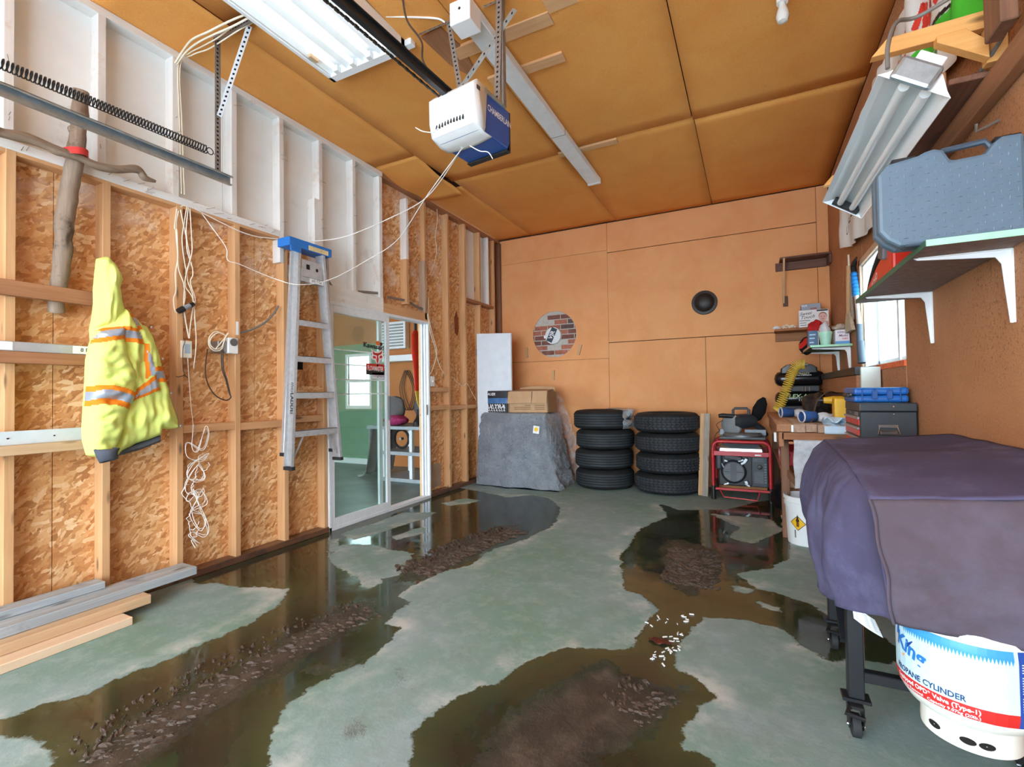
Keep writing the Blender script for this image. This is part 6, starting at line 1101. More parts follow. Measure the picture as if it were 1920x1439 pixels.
ho = thing('coil_hose', 'yellow coiled air hose bent down over the black compressor', 'hose', (0.3, 6.0, BZ)); P = spline([(0.52, 6.0, 1.475), (0.45, 5.98, 1.47), (0.40, 5.97, 1.39), (0.36, 5.965, 1.27), (0.31, 5.96, 1.12), (0.26, 5.955, 1.0), (0.245, 5.95, 0.975)], 60); n = len(P); pts = []
for k in range(n):
    t = (P[min(k + 1, n - 1)] - P[max(k - 1, 0)]).normalized(); u = t.cross(V((0, 1, 0))).normalized(); a = 2 * PI * k / 9.5; rr = 0.047 if k < n * 0.96 else 0.03; pts.append(P[k] + u * rr * math.cos(a) + V((0, 1, 0)) * 0.034 * math.sin(a))
MB().tube(pts, 0.0052, 6).build('coil', plain('yellow_hose', (228, 196, 74), 0.4), ho, smooth=True); MB().tube([P[0], P[0] + V((0.03, 0, 0.0))], 0.014, 10).build('end_fitting', M_steel, ho)
# gloves, rag, drill, stack of boards on the bench
for nm, lbl, cx, cy, rt, sd in (('work_glove', 'grey and blue leather work glove lying before the compressor', 0.40, 5.2, 0.2, 1), ('work_glove', 'folded grey white glove or rag beside the tool chest', 0.50, 4.45, 0.35, 2)):
    gl = thing(nm, lbl, 'glove', (cx, cy, BZ)); M_leather = cloth_mat('grey_leather', (196, 196, 200), 400, 0.8, 0.1); M_nv = cloth_mat('navy_cloth', (44, 72, 120), 400, 0.85, 0.15)
    R_ = rotz(rt)
    def gp(x, y, z): q = R_ @ V((x, y, 0)); return (cx + q.x, cy + q.y, BZ + 0.002 + z)
    def blob(nm, x, y, z, rx, ry, rz, m):
        x, y, z, rx, ry, rz = (q * 0.72 for q in (x, y, z, rx, ry, rz)); mb = MB().ball((0, 0, 0), 1, 14); mb.v = [gp(x + a * rx, y + b * ry, z + c_ * rz * (1 + 0.15 * noise.noise(V((a * 2, b * 2, sd))))) for a, b, c_ in mb.v]; mb.build(nm, m, gl, smooth=True)
    MB().loft([[gp(xx, 0.055 * s * math.cos(q), 0.045 + 0.043 * s * math.sin(q)) for q in [2 * PI * k / 16 for k in range(16)]] for xx, s in ((-0.16, 1.0), (-0.12, 0.95), (-0.06, 0.9))], cap=False).build('cuff', M_nv, gl, smooth=True, solid=0.006); MB().tube([gp(-0.16, 0.057 * math.cos(q), 0.045 + 0.045 * math.sin(q)) for q in [2 * PI * k / 16 for k in range(16)]], 0.006, 6, closed=True).build('cuff_binding', M_leather, gl, smooth=True); blob('palm', 0.0, 0, 0.055, 0.09, 0.07, 0.055, M_leather)
    for k in range(4): blob('finger', 0.11 - 0.01 * abs(k - 1.5), -0.05 + 0.033 * k, 0.05 + 0.02 * (k % 2), 0.07, 0.019, 0.021, M_leather)
    blob('thumb', 0.04, -0.075, 0.03, 0.06, 0.02, 0.022, M_nv if sd == 1 else M_leather)
tag(MB().grid(lambda u, v: (0.47 + 0.14 * u, BY0 - 0.008 + (0.22 * v if v < 0.6 else 0.132 - 0.14 * 0) * (1 if v < 0.6 else 1) - (0.15 if v >= 0.6 else 0) * 0 - (0.14 if v > 0.6 else 0), (BZ + 0.035 + 0.02 * math.sin(u * 9 + v * 7)) if v < 0.6 else BZ + 0.0 - (v - 0.6) * 0.16), 10, 12).build('rag', cloth_mat('pale_blue_rag', (188, 206, 220), 300), None, smooth=True, solid=0.004), 'pale blue rag hanging over the bench edge beside the tool chest', 'rag')
dr = thing('cordless_drill', 'yellow and black cordless drill standing on the bench', 'drill', (0.62, 4.75, BZ)); M_dy = plain('drill_yellow', (224, 172, 40), 0.45)
box('battery', (0.58, 4.62, BZ), (0.72, 4.75, BZ + 0.05), M_black, dr, 0.008); MB().tube([(0.65, 4.68, BZ + 0.05), (0.64, 4.68, BZ + 0.15)], [0.024, 0.022], 12).build('grip', M_black, dr, smooth=True); MB().tube([(0.53, 4.68, BZ + 0.17), (0.60, 4.68, BZ + 0.17), (0.72, 4.68, BZ + 0.17)], [0.024, 0.034, 0.034], 16).build('motor_housing', M_dy, dr, smooth=True); MB().tube([(0.48, 4.68, BZ + 0.17), (0.53, 4.68, BZ + 0.17)], [0.012, 0.022], 12).build('chuck', M_blackm, dr, smooth=True)
tag(box('charger_case', (0.55, 4.26, BZ), (0.66, 4.38, BZ + 0.19), M_dy, None, 0.01), 'yellow case standing on the bench behind the tool chest', 'case')
MB_ = MB().tube(spline([(0.40, 4.35, BZ + 0.008), (0.42, 4.36, BZ + 0.03), (0.47, 4.5, BZ + 0.17), (0.56, 4.6, BZ + 0.24), (0.66, 4.9, BZ + 0.22)]), 0.005, 6); tag(MB_.build('bench_cable', M_cableb, None, smooth=True), 'thin brown cable arching over the gloves on the bench', 'cable')
bd_ = thing('board_stack', 'dark and brown boards standing on edge along the wall behind the bench', 'boards', (0.77, 5.3, BZ))
for x0, x1, z0_, z1_, m in ((0.70, 0.80, BZ, 1.17, M_darkY), (0.68, 0.80, 1.175, 1.305, M_brownY), (0.67, 0.80, 1.307, 1.365, plain('black_trim', (34, 30, 30), 0.5))): box('board', (x0, 4.20, z0_), (x1, 6.02, z1_), m, bd_, 0.003)
tag(box('pale_upright_board', (0.70, 4.155, BZ), (0.815, 4.185, 1.36), plain('pale_grey_board', (196, 198, 190), 0.7, var=0.06), None, 0.003), 'pale grey upright board at the near end of the board stack', 'board')
tag(lump('oddments', (0.54, 5.3, BZ + 0.11), (0.11, 0.3, 0.11), plain('dark_oddments', (36, 34, 34), 0.6, var=0.5, vs=25), None, 21, 0.4), 'dark heap of small tools on the bench before the boards', 'tools')
sc_ = thing('screwdriver', 'small metal tool lying beside the yellow hose on the bench', 'tool', (0.33, 5.6, BZ)); MB().tube([(0.26, 5.55, BZ + 0.012), (0.36, 5.62, BZ + 0.012)], 0.011, 8).build('handle', M_tanZ, sc_, smooth=True); MB().tube([(0.36, 5.62, BZ + 0.012), (0.43, 5.66, BZ + 0.012)], 0.005, 8).build('shaft', M_chrome, sc_, smooth=True)
# tool chest
tc = thing('tool_chest', 'black steel tool chest with red drawers and a side handle', 'tool chest', (0.69, 3.6, 0)); cx0, cx1, cy0, cy1, cz1 = 0.556, 0.815, 3.36, 3.82, 1.125; M_tc = plain('chest_black', (46, 52, 58), 0.4, var=0.08)
box('chest_body', (cx0, cy0, 0.77), (cx1, cy1, cz1 - 0.05), M_tc, tc, 0.004); box('lid', (cx0 - 0.002, cy0 - 0.002, cz1 - 0.048), (cx1 + 0.002, cy1 + 0.002, cz1), M_tc, tc, 0.005); box('roller_base', (cx0 - 0.01, cy0 - 0.01, 0.06), (cx1 + 0.008, cy1 + 0.02, 0.768), M_blackm, tc, 0.005)
for k in range(4):
    for yy in (cy0 + 0.03, cy1 - 0.05): 
        if k < 2: MB().lathe([(0.03, -0.012), (0.03, 0.012)], ((cx0 + 0.03, cx1 - 0.04)[k], yy, 0.03), (0, 1, 0), 16).build('castor', M_rubber, tc)
M_rd = plain('drawer_red', (214, 58, 44), 0.35); M_tr = plain('drawer_trim', (176, 164, 164), 0.35, 0.4)
for k in range(4):
    z = 1.045 - k * 0.06
    if k == 0:
        for a, b in ((cy0 + 0.02, (cy0 + cy1) / 2 - 0.004), ((cy0 + cy1) / 2 + 0.004, cy1 - 0.02)): dw = box('drawer', (cx0 - 0.006, a, z - 0.05), (cx0 + 0.002, b, z - 0.016), M_rd, tc, 0.002)
    else: dw = box('drawer', (cx0 - 0.006, cy0 + 0.02, z - 0.05), (cx0 + 0.002, cy1 - 0.02, z - 0.016), M_rd, tc, 0.002)
    box('drawer_pull', (cx0 - 0.012, cy0 + 0.015, z - 0.015), (cx0 + 0.001, cy1 - 0.015, z), M_tr, dw, 0.003)
MB().lathe([(0.008, 0), (0.008, 0.004)], (cx0, cy0 + 0.28, 1.062), (-1, 0, 0), 12).build('lock', M_chrome, tc); box('badge', (cx0 - 0.002, cy0 + 0.06, 1.05), (cx0 + 0.001, cy0 + 0.15, 1.072), plain('grey_badge', (120, 116, 118), 0.4), tc)
for z in (cz1 - 0.02, cz1 - 0.062): MB().lathe([(0.006, 0), (0.004, 0.004)], (cx0 + 0.155, cy0 - 0.002, z), (0, -1, 0), 10).build('rivet', M_chrome, tc)
hz = 0.985; box('handle_plate', (cx0 + 0.085, cy0 - 0.008, hz), (cx0 + 0.175, cy0, hz + 0.018), M_chrome, tc, 0.002); hpl = [o for o in tc.children if o.name.startswith('handle_plate')][0]; MB().tube([(cx0 + 0.09, cy0 - 0.008, hz + 0.006), (cx0 + 0.08, cy0 - 0.014, hz - 0.035), (cx0 + 0.18, cy0 - 0.014, hz - 0.035), (cx0 + 0.17, cy0 - 0.008, hz + 0.006)], 0.0045, 8).build('handle_bail', M_chrome, hpl, smooth=True); box('handle_grip', (cx0 + 0.09, cy0 - 0.02, hz - 0.04), (cx0 + 0.17, cy0 - 0.008, hz - 0.015), M_chrome, hpl, 0.004)
bcse = thing('blue_case', 'blue plastic tool case lying on the black tool chest', 'case', (0.68, 3.6, cz1)); c0, c1, d0, d1 = 0.545, 0.805, 3.45, 3.8; cz2 = cz1 + 0.001
for nm, a, b in (('lower_shell', 0.0, 0.042), ('upper_shell', 0.044, 0.088)): box(nm, (c0, d0, cz2 + a), (c1, d1, cz2 + b), M_blue, bcse, 0.014)
for x in (0.585, 0.645, 0.71, 0.765): box('rib', (x - 0.004, d0 - 0.004, cz2 + 0.004), (x + 0.004, d0 + 0.02, cz2 + 0.084), plain('dark_blue_plastic', (22, 78, 146), 0.4), bcse, 0.002)
box('latch', (0.63, d0 - 0.007, cz2 + 0.02), (0.66, d0, cz2 + 0.07), MATS['dark_blue_plastic'], bcse, 0.003); box('latch', (0.70, d0 - 0.007, cz2 + 0.02), (0.73, d0, cz2 + 0.07), MATS['dark_blue_plastic'], bcse, 0.003); MB().ball((c0 - 0.004, d0 + 0.06, cz2 + 0.045), 0.008, 8).build('pin', M_chrome, bcse, smooth=True); box('handle', (c0 - 0.022, d0 + 0.1, cz2 + 0.03), (c0, d0 + 0.25, cz2 + 0.055), M_black, bcse, 0.006)
# ------------------------------------------------------------------ small shelves in the back right corner
ush = thing('upper_shelf', 'dark brown shelf on a stick bracket high on the back wall', 'shelf', (0.62, YB - 0.1, 2.66))
a, b = PB(1462, 497, YB - 0.13), PB(1555, 470, YB - 0.13)
box('shelf_board', (a.x, YB - 0.2, 2.70), (XR - 0.004, YB - 0.002, 2.72), M_darkX, ush, 0.003); box('back_cleat', (a.x - 0.04, YB - 0.03, 2.60), (XR - 0.03, YB - 0.002, 2.695), M_darkX, ush, 0.003); box('side_cleat', (XR - 0.03, YB - 0.2, 2.60), (XR - 0.002, YB - 0.03, 2.695), M_darkX, ush, 0.003)
MB().beam((a.x + 0.04, YB - 0.195, 2.71), (a.x + 0.035, YB - 0.02, 2.22), 0.02, 0.02, (1, 0, 0)).build('stick', M_tanZ, ush); box('wall_block', (a.x + 0.03, YB - 0.025, 2.18), (a.x + 0.08, YB - 0.002, 2.30), M_darkX, ush, 0.002)
lsh = thing('corner_shelf', 'brown wooden shelf holding the baby wipe boxes in the corner', 'shelf', (0.56, YB - 0.12, 1.85)); a = PB(1453, 623, YB - 0.22)
box('shelf_board', (a.x, YB - 0.25, 1.87), (XR - 0.004, YB - 0.002, 1.895), M_brownX, lsh, 0.003); box('cleat', (a.x + 0.01, YB - 0.035, 1.77), (XR - 0.03, YB - 0.002, 1.868), M_brownX, lsh, 0.003)
bxs = thing('wipes_box', 'white printed box with a baby picture on the corner shelf', 'box', (0.63, YB - 0.15, 1.896)); w0, w1, wz = PB(1498, 600, YB - 0.24).x, XR - 0.05, 1.897
M_wb = plain('white_pink_carton', (236, 232, 232), 0.5, var=0.03); box('carton', (w0, YB - 0.24, wz), (w1, YB - 0.06, wz + 0.19), M_wb, bxs, 0.004); fy = YB - 0.2415; wx = lambda t: w0 + (w1 - w0) * t
letters('Sweet', 0.05, (wx(0.22), fy, wz + 0.15), (1, 0, 0.1), (0, 0, 1), plain('dark_green_print', (36, 76, 66), 0.5), bxs, 0.005, 0.4, width=0.12); letters('Touch', 0.05, (wx(0.28), fy, wz + 0.11), (1, 0, 0.1), (0, 0, 1), MATS['dark_green_print'], bxs, 0.005, 0.4, width=0.13)
for k, (u, h, l) in enumerate(((0.2, 0.07, 0.1), (0.14, 0.045, 0.06), (0.15, 0.02, 0.06))): box('print_line', (wx(u) - l / 2, fy - 0.0005, wz + h), (wx(u) + l / 2, fy + 0.0005, wz + h + 0.006), MATS['dark_green_print'], bxs)
box('dark_tab', (wx(0.6), fy - 0.0005, wz + 0.168), (wx(0.97), fy + 0.0005, wz + 0.184), M_ink, bxs); box('violet_swash', (wx(0.5), fy - 0.0005, wz + 0.01), (wx(0.75), fy + 0.0005, wz + 0.045), plain('violet_print', (196, 196, 226), 0.5), bxs); box('pen_print', (wx(0.44), fy - 0.0008, wz + 0.02), (wx(0.47), fy + 0.0005, wz + 0.04), M_ink, bxs)
M_skin = plain('baby_print', (226, 178, 166), 0.6, var=0.06, vs=30); M_hair = plain('hair_print', (150, 112, 92), 0.6)
def disc(x, z, rx, rz, m, nm, d): MB().add([(x + rx * math.cos(q * PI / 10), fy - d, z + rz * math.sin(q * PI / 10)) for q in range(20)], [tuple(range(20))]).build(nm, m, bxs, fix=False)
hx, hz_ = wx(0.8), wz + 0.105; disc(hx, hz_ - 0.075, 0.06, 0.032, M_skin, 'baby_picture', 0.0006); disc(hx, hz_ + 0.006, 0.04, 0.046, M_hair, 'baby_picture', 0.0010); disc(hx, hz_ - 0.004, 0.038, 0.042, M_skin, 'baby_picture', 0.0014)
for s in (-1, 1): disc(hx + s * 0.015, hz_ + 0.002, 0.0045, 0.004, M_ink, 'baby_picture', 0.0018)
disc(hx, hz_ - 0.024, 0.012, 0.004, plain('lip_print', (190, 96, 92), 0.6), 'baby_picture', 0.0018)
gb = thing('grey_box', 'grey blue box lying on top of the white wipes box', 'box', (0.62, YB - 0.13, wz + 0.191)); box('carton', (wx(0.1), YB - 0.22, wz + 0.192), (wx(0.75), YB - 0.07, wz + 0.262), plain('grey_blue_carton', (150, 158, 170), 0.5, var=0.06), gb, 0.003); box('red_print', (wx(0.4), YB - 0.2215, wz + 0.197), (wx(0.62), YB - 0.2205, wz + 0.215), plain('dull_red_print', (160, 96, 80), 0.5), gb)
letters('KLX', 0.03, (wx(0.2), YB - 0.2212, wz + 0.24), (1, 0, 0), (0, 0, 1), M_white, gb, 0.02)
wc_ = MB()
for k in range(5): wc_.tube(spline([(a.x + 0.02 + 0.03 * k, YB - 0.22, 1.9), (a.x + 0.06 + 0.03 * k, YB - 0.18, 1.925 + 0.012 * (k % 3)), (a.x + 0.12 + 0.02 * k, YB - 0.2, 1.91 + 0.02 * (k % 2)), (w0 - 0.02, YB - 0.15, 1.93)]), 0.006, 6)
tag(wc_.build('twine_scraps', M_wire, None, smooth=True), 'loose tan twine lying on the left end of the corner shelf', 'twine')
tag(lump('paper_scrap', (a.x + 0.01, YB - 0.225, 1.915), (0.035, 0.03, 0.02), M_whitep, None, 8, 0.4), 'crumpled white scrap on the left tip of the corner shelf', 'scrap')
# mint edged shelf on the right wall
def LB(nm, y, z, x0, parent, drop, m=M_whitep):                          # stamped L bracket: an arm under the shelf and a leg down the wall
    mb = MB(); mb.prism([(0, 0), (XR - x0, 0), (XR - x0, -drop), (XR - x0 - 0.012, -drop), (XR - x0 - 0.03, -0.05), (XR - x0 - 0.045, -0.026), (0.01, -0.008)], lambda p, q, h: (x0 + p - 0.001, y + h, z + q), -0.003, 0.003)
    mb.box((x0 + 0.01, y - 0.012, z - 0.004), (XR - 0.001, y + 0.012, z)); mb.box((XR - 0.005, y - 0.012, z - drop), (XR - 0.001, y + 0.012, z)); return mb.build(nm, m, parent, bevel=0.001)
msh = thing('mint_shelf', 'small mint edged shelf on white brackets in the right corner', 'shelf', (0.66, 5.6, 1.57)); zs = 1.595
sx = 0.50; box('shelf_board', (sx, 5.22, zs), (XR - 0.003, 6.12, zs + 0.02), M_green, msh, 0.002); box('near_edge', (sx, 5.217, zs), (XR - 0.003, 5.2205, zs + 0.02), M_mint, msh); box('front_edge', (sx - 0.002, 5.22, zs), (sx + 0.001, 6.12, zs + 0.02), M_tanY, msh); LB('bracket', 5.33, zs - 0.001, sx + 0.02, msh, 0.26); LB('bracket', 5.96, zs - 0.001, sx + 0.02, msh, 0.30)
zt = zs + 0.021
hm = thing('cap_hat', 'black and red cap leaning on the front of the mint shelf', 'cap', (0.54, 5.95, zt)); MB().lathe([(0.105, 0.0), (0.103, 0.04), (0.09, 0.08), (0.055, 0.11), (0.01, 0.12)], (0.585, 5.94, zt + 0.04), (-0.75, -0.3, 0.5), 24).build('crown', cloth_mat('black_cap_cloth', (26, 24, 26)), hm, smooth=True); MB().lathe([(0.03, 0.12), (0.055, 0.114), (0.08, 0.09)], (0.585, 5.94, zt + 0.04), (-0.75, -0.3, 0.5), 16, cap=False, ang=2.6, start=1.2).build('red_patch', M_red, hm, smooth=True)
tag(lump('red_bag', (0.60, 5.72, zt + 0.19), (0.08, 0.1, 0.1), plain('red_fabric', (186, 24, 32), 0.7, var=0.25, vs=20), None, 6, 0.25), 'bright red cloth bag behind the blue box on the mint shelf', 'bag')
MB().obox((0.6, 5.72, zt + 0.045), (0.07, 0.09, 0.045)).build('jar_box', M_black, None, bevel=0.005); tag(bpy.data.objects['jar_box'], 'black tin under the red bag on the mint shelf', 'tin')
blb = thing('blue_box', 'dark blue upright box left of the mint pot', 'box', (0.56, 5.45, zt)); box('carton', (0.505, 5.42, zt), (0.585, 5.54, zt + 0.155), plain('slate_blue_carton', (78, 104, 136), 0.5, var=0.08), blb, 0.003); box('pale_side', (0.5855, 5.42, zt + 0.002), (0.59, 5.54, zt + 0.15), M_whitep, blb)
for k, h in enumerate((0.035, 0.075, 0.11)): box('print_line', (0.515, 5.4185, zt + h), (0.55 + 0.008 * k, 5.4195, zt + h + 0.012), plain('pale_blue_ink', (176, 206, 230), 0.5), blb)
mp = thing('mint_pot', 'mint green pot with clear plastic in it on the small shelf', 'pot', (0.625, 5.32, zt)); MB().lathe([(0.038, 0), (0.04, 0.004), (0.053, 0.1), (0.057, 0.1), (0.058, 0.125), (0.052, 0.126), (0.048, 0.1), (0.036, 0.01), (0.002, 0.008)], (0.632, 5.31, zt), (0, 0, 1), 28).build('pot', plain('mint_plastic', (176, 226, 200), 0.4), mp, smooth=True)
MB().loft([[(0.632 + 0.05 * s * math.cos(q) + o, 5.31 + 0.04 * s * math.sin(q), zt + z) for q in [2 * PI * k / 10 for k in range(10)]] for z, s, o in ((0.11, 0.9, 0), (0.15, 0.95, -0.005), (0.19, 0.6, -0.01), (0.22, 0.15, 0.0))]).build('plastic_bag', film_mat('bag_film', (0.85, 0.88, 0.9), 0.4, 0.15), mp, smooth=True)
gvb = thing('glove_box', 'white and blue printed carton at the right end of the mint shelf', 'box', (0.755, 5.3, zt)); box('carton', (0.705, 5.28, zt), (0.815, 5.5, zt + 0.135), plain('white_carton', (234, 230, 236), 0.5, var=0.03), gvb, 0.003); box('blue_print', (0.704, 5.2785, zt), (0.815, 5.2795, zt + 0.03), plain('sky_blue_print', (96, 160, 214), 0.5), gvb)
letters('RESPIRATOR', 0.025, (0.765, 5.278, zt + 0.11), (1, 0, 0), (0, 0, 1), plain('purple_print', (120, 60, 90), 0.5), gvb, 0.01, width=0.085); letters('Masks', 0.03, (0.765, 5.278, zt + 0.08), (1, 0, 0), (0, 0, 1), MATS['purple_print'], gvb, 0.01, 0.3, width=0.07); letters('N95', 0.025, (0.78, 5.278, zt + 0.05), (1, 0, 0), (0, 0, 1), M_red, gvb, 0.01)
tag(lump('bagged_parts', (0.755, 5.39, zt + 0.165), (0.06, 0.09, 0.035), film_mat('parts_film', (0.62, 0.56, 0.48), 0.25, 0.3), None, 12, 0.35), 'clear bag of small parts lying on the white carton', 'bag')
# snow brush and broom hanging beside the window
sbm = thing('snow_brush', 'blue gripped snow brush with a silver pole hanging by the window', 'snow brush', (XR - 0.05, 5.0, 1.43)); X = XR - 0.05
P = lambda x, y: PX(x, y, X)
MB().tube([P(1601, 512), P(1600, 500), P(1602, 492), P(1606, 483)], [0.02, 0.022, 0.02, 0.006], 10).build('scraper', M_black, sbm, smooth=True); MB().tube([P(1606, 555), P(1611, 610)], 0.016, 12).build('pole', plain('silver_pole', (206, 208, 210), 0.3, 0.5), sbm, smooth=True)
g0, g1 = P(1601, 512), P(1605, 555)
for k in range(6): MB().tube([g0.lerp(g1, k / 6), g0.lerp(g1, (k + 0.25) / 6), g0.lerp(g1, (k + 0.75) / 6), g0.lerp(g1, (k + 0.96) / 6)], [0.022, 0.026, 0.026, 0.022], 12).build('foam_ring', plain('blue_foam', (26, 116, 184), 0.8), sbm, smooth=True)
MB().tube([P(1611, 608), P(1612, 640), P(1613, 641), P(1616, 681)], [0.022, 0.022, 0.026, 0.027], 12).build('grip', plain('slate_grip', (66, 78, 92), 0.5), sbm, smooth=True)
bro = thing('hand_broom', 'tan wooden handled whisk hanging left of the snow brush', 'broom', (XR - 0.03, 5.35, 1.7)); X = XR - 0.035
MB().tube([P(1591, 478), P(1592, 500)], 0.008, 8).build('hanging_loop', M_wire, bro); MB().tube([P(1592, 498), P(1591, 560), P(1591, 590)], [0.022, 0.02, 0.018], 10).build('handle', M_tanZ, bro, smooth=True); MB().tube([P(1589, 520), P(1590, 560)], 0.012, 8).build('white_label', M_whitep, bro); q0, q1 = P(1590, 585), P(1594, 622)
MB().loft([[(X + 0.02 * s * 0.5 * cx, q.y + dy * s * 1.0, q.z) for cx, dy in ((-1, -0.1), (1, -0.1), (1, 0.1), (-1, 0.1))] for q, s in ((q0, 0.6), (q0.lerp(q1, 0.5), 1.2), (q1, 1.5))]).build('bristles', plain('straw_bristle', (200, 190, 164), 0.8, var=0.2, vs=60), bro)
tag(MB().tube([PX(1595, 505, XR - 0.02), PX(1599, 600, XR - 0.02)], 0.012, 8).build('wood_stick', M_greyZ, None), 'thin greenish stick hanging between the whisk and snow brush', 'stick')

# ------------------------------------------------------------------ long shelf on white brackets with the tool cases
gsh = thing('bracket_shelf', 'long green edged shelf on white brackets on the right wall', 'shelf', (0.68, 2.7, 1.69)); zs2 = 1.693; x0 = 0.545
box('shelf_board', (x0, 2.09, zs2), (XR - 0.003, 3.31, zs2 + 0.02), plain('chipboard_underside', (132, 106, 92), 0.7, var=0.25, vs=30, bump=0.2), gsh, 0.001); box('front_edge', (x0 - 0.002, 2.09, zs2 - 0.001), (x0 + 0.001, 3.31, zs2 + 0.021), M_green, gsh); box('near_edge', (x0, 2.087, zs2 - 0.001), (XR - 0.003, 2.0905, zs2 + 0.021), M_mint, gsh)
LB('bracket', 2.27, zs2 - 0.001, x0 + 0.01, gsh, 0.26); LB('bracket', 3.10, zs2 - 0.001, x0 + 0.005, gsh, 0.26)
ca = thing('tool_case', 'grey checker plate plastic tool case standing on the long shelf', 'tool case', (0.66, 2.2, zs2 + 0.021)); zc = zs2 + 0.0215
M_case = plain('case_slate', (98, 118, 134), 0.5, var=0.06)
outl = [(0.0, 0.06), (0.025, 0.025), (0.06, 0.0), (0.40, 0.0), (0.40, 0.335), (0.345, 0.335), (0.325, 0.32), (0.30, 0.285), (0.21, 0.28), (0.19, 0.32), (0.165, 0.33), (0.14, 0.325), (0.12, 0.315), (0.03, 0.30), (0.0, 0.265)]
cx_, cyy = 0.425, 2.13
def cf(a, b, h): return (cx_ + a, cyy + a * 0.06 + h, zc + b)
for nm, h0, h1, ins in (('near_shell', 0.0, 0.055, 0), ('far_shell', 0.057, 0.11, 0)): MB().prism(outl, cf, h0, h1).build(nm, M_case, ca, bevel=0.012)
tr = MB(); rr_ = 0
for i in range(17):
    for j in range(12):
        a, b = 0.035 + i * 0.0215, 0.025 + j * 0.0245
        if not inside(outl, np.array([a]), np.array([b + 0.03]))[0] or not inside(outl, np.array([a + 0.02]), np.array([b + 0.01]))[0] or not inside(outl, np.array([a - 0.025]), np.array([b + 0.0]))[0]: continue
        v = (i + j) % 2; L_, w_ = 0.0085, 0.0022; q = [(-L_, 0), (0, -w_), (L_, 0), (0, w_)]; q = [(y, x) for x, y in q] if v else q
        tr.add([cf(a + x, b + y, 0.0) for x, y in q] + [cf(a, b, -0.005)], [(0, 1, 4), (1, 2, 4), (2, 3, 4), (3, 0, 4)])
o = tr.build('checker_tread', plain('case_tread', (140, 156, 170), 0.4), ca); o['kind'] = 'stuff'  # paler than the shell: highlights on the raised tread are in the colour
MB().tube([cf(0.185, 0.305, 0.055), cf(0.2, 0.335, 0.055), cf(0.315, 0.345, 0.055), cf(0.335, 0.315, 0.055)], 0.011, 8).build('carry_handle', plain('handle_slate', (70, 84, 98), 0.45), ca, smooth=True)
for a in (0.085, 0.37): MB().obox(cf(a, 0.318 if a < 0.2 else 0.338, 0.05), (0.035, 0.02, 0.008)).build('latch', M_black, ca, bevel=0.003)
MB().obox(cf(0.12, 0.002, 0.03), (0.045, 0.03, 0.006)).build('foot', MATS['handle_slate'], ca, bevel=0.004)
cs = thing('chain_saw', 'red and black power saw lying on the far end of the long shelf', 'power saw', (0.66, 2.85, zc)); M_cs = plain('saw_red', (228, 52, 34), 0.35, var=0.06)
def cq(a, b, h): return (0.575 + h, 3.28 - a, zc + b)
MB().prism([(0.04, 0.0), (0.62, 0.0), (0.62, 0.10), (0.56, 0.155), (0.50, 0.16), (0.42, 0.13), (0.32, 0.11), (0.14, 0.055), (0.05, 0.02)], cq, 0.0, 0.15).build('body', M_cs, cs, bevel=0.012)
MB().tube(spline([cq(0.0, 0.01, 0.03), cq(0.1, 0.09, 0.03), cq(0.25, 0.16, 0.03), cq(0.36, 0.21, 0.04), cq(0.46, 0.235, 0.06), cq(0.6, 0.225, 0.08), cq(0.7, 0.12, 0.08), cq(0.72, 0.02, 0.08)]), 0.02, 10).build('handle_bar', M_black, cs, smooth=True); MB().obox(cq(0.5, 0.15, 0.0), (0.02, 0.045, 0.05), rotx(0.3)).build('grey_lever', plain('lever_grey', (104, 102, 104), 0.5), cs, bevel=0.01); MB().tube(spline([cq(0.6, 0.12, 0.02), cq(0.68, 0.17, 0.02), cq(0.8, 0.16, 0.03), cq(0.95, 0.12, 0.05)]), 0.016, 8).build('cable', M_black, cs, smooth=True)
letters('ECHO', 0.05, cq(0.28, 0.04, -0.0015), (0, -1, 0.35), (0, 0.3, 1), M_white, cs, 0.02, width=0.13)

# ------------------------------------------------------------------ upper storage on the right wall: brackets, boards, banner, lamp
def arm(label, y, z, xt):
    t = thing('wood_bracket', label, 'bracket', (0.66, y, z - 0.1), 'wood brackets on the right wall')
    MB().prism([(xt, z - 0.012), (xt + 0.05, z + 0.045), (XR - 0.06, z + 0.05), (XR - 0.06, z - 0.012)], lambda a, b, h: (a, y + h, b), -0.019, 0.019).build('arm', M_fresh, t, bevel=0.002)
    MB().prism([(XR - 0.06, z - 0.14), (XR - 0.002, z - 0.14), (XR - 0.002, z + 0.06), (XR - 0.06, z + 0.06)], lambda a, b, h: (a, y + h, b), -0.02, 0.02).build('wall_upright', M_fresh, t, bevel=0.002)
    MB().prism([(XR - 0.2, z - 0.035), (XR - 0.2, z - 0.012), (XR - 0.12, z - 0.012), (XR - 0.06, z - 0.075), (XR - 0.06, z - 0.135)], lambda a, b, h: (a, y + h, b), -0.045, -0.005).build('brace_block', M_fresh, t, bevel=0.002); return t
arm('bright pine bracket arm above the near end of the right hand lamp', 2.26, 2.49, 0.44); arm('bright pine bracket arm whose tip shows at the far end of the lamp', 3.55, 2.49, 0.43)
BZ2 = 2.545
for k, (xa, xb, z0_, z1_, y0, y1, m, lbl) in enumerate(((0.655, 0.684, 2.339, 2.40, 2.33, 3.6, M_brownY, 'narrow brown board between the pale board and the dark plank'), (0.775, 0.82, 2.56, 2.66, 1.2, 2.235, M_brownY, 'grey brown board end lying on the near pine bracket at the top right'), (0.60, 0.652, 2.339, 2.375, 2.32, 3.6, M_greyY, 'pale grey board running beside the right hand shop light'))): tag(box('stored_board', (xa, y0, z0_), (xb, y1, z1_), m, None, 0.003), lbl, 'board', 'boards stored by the right wall')
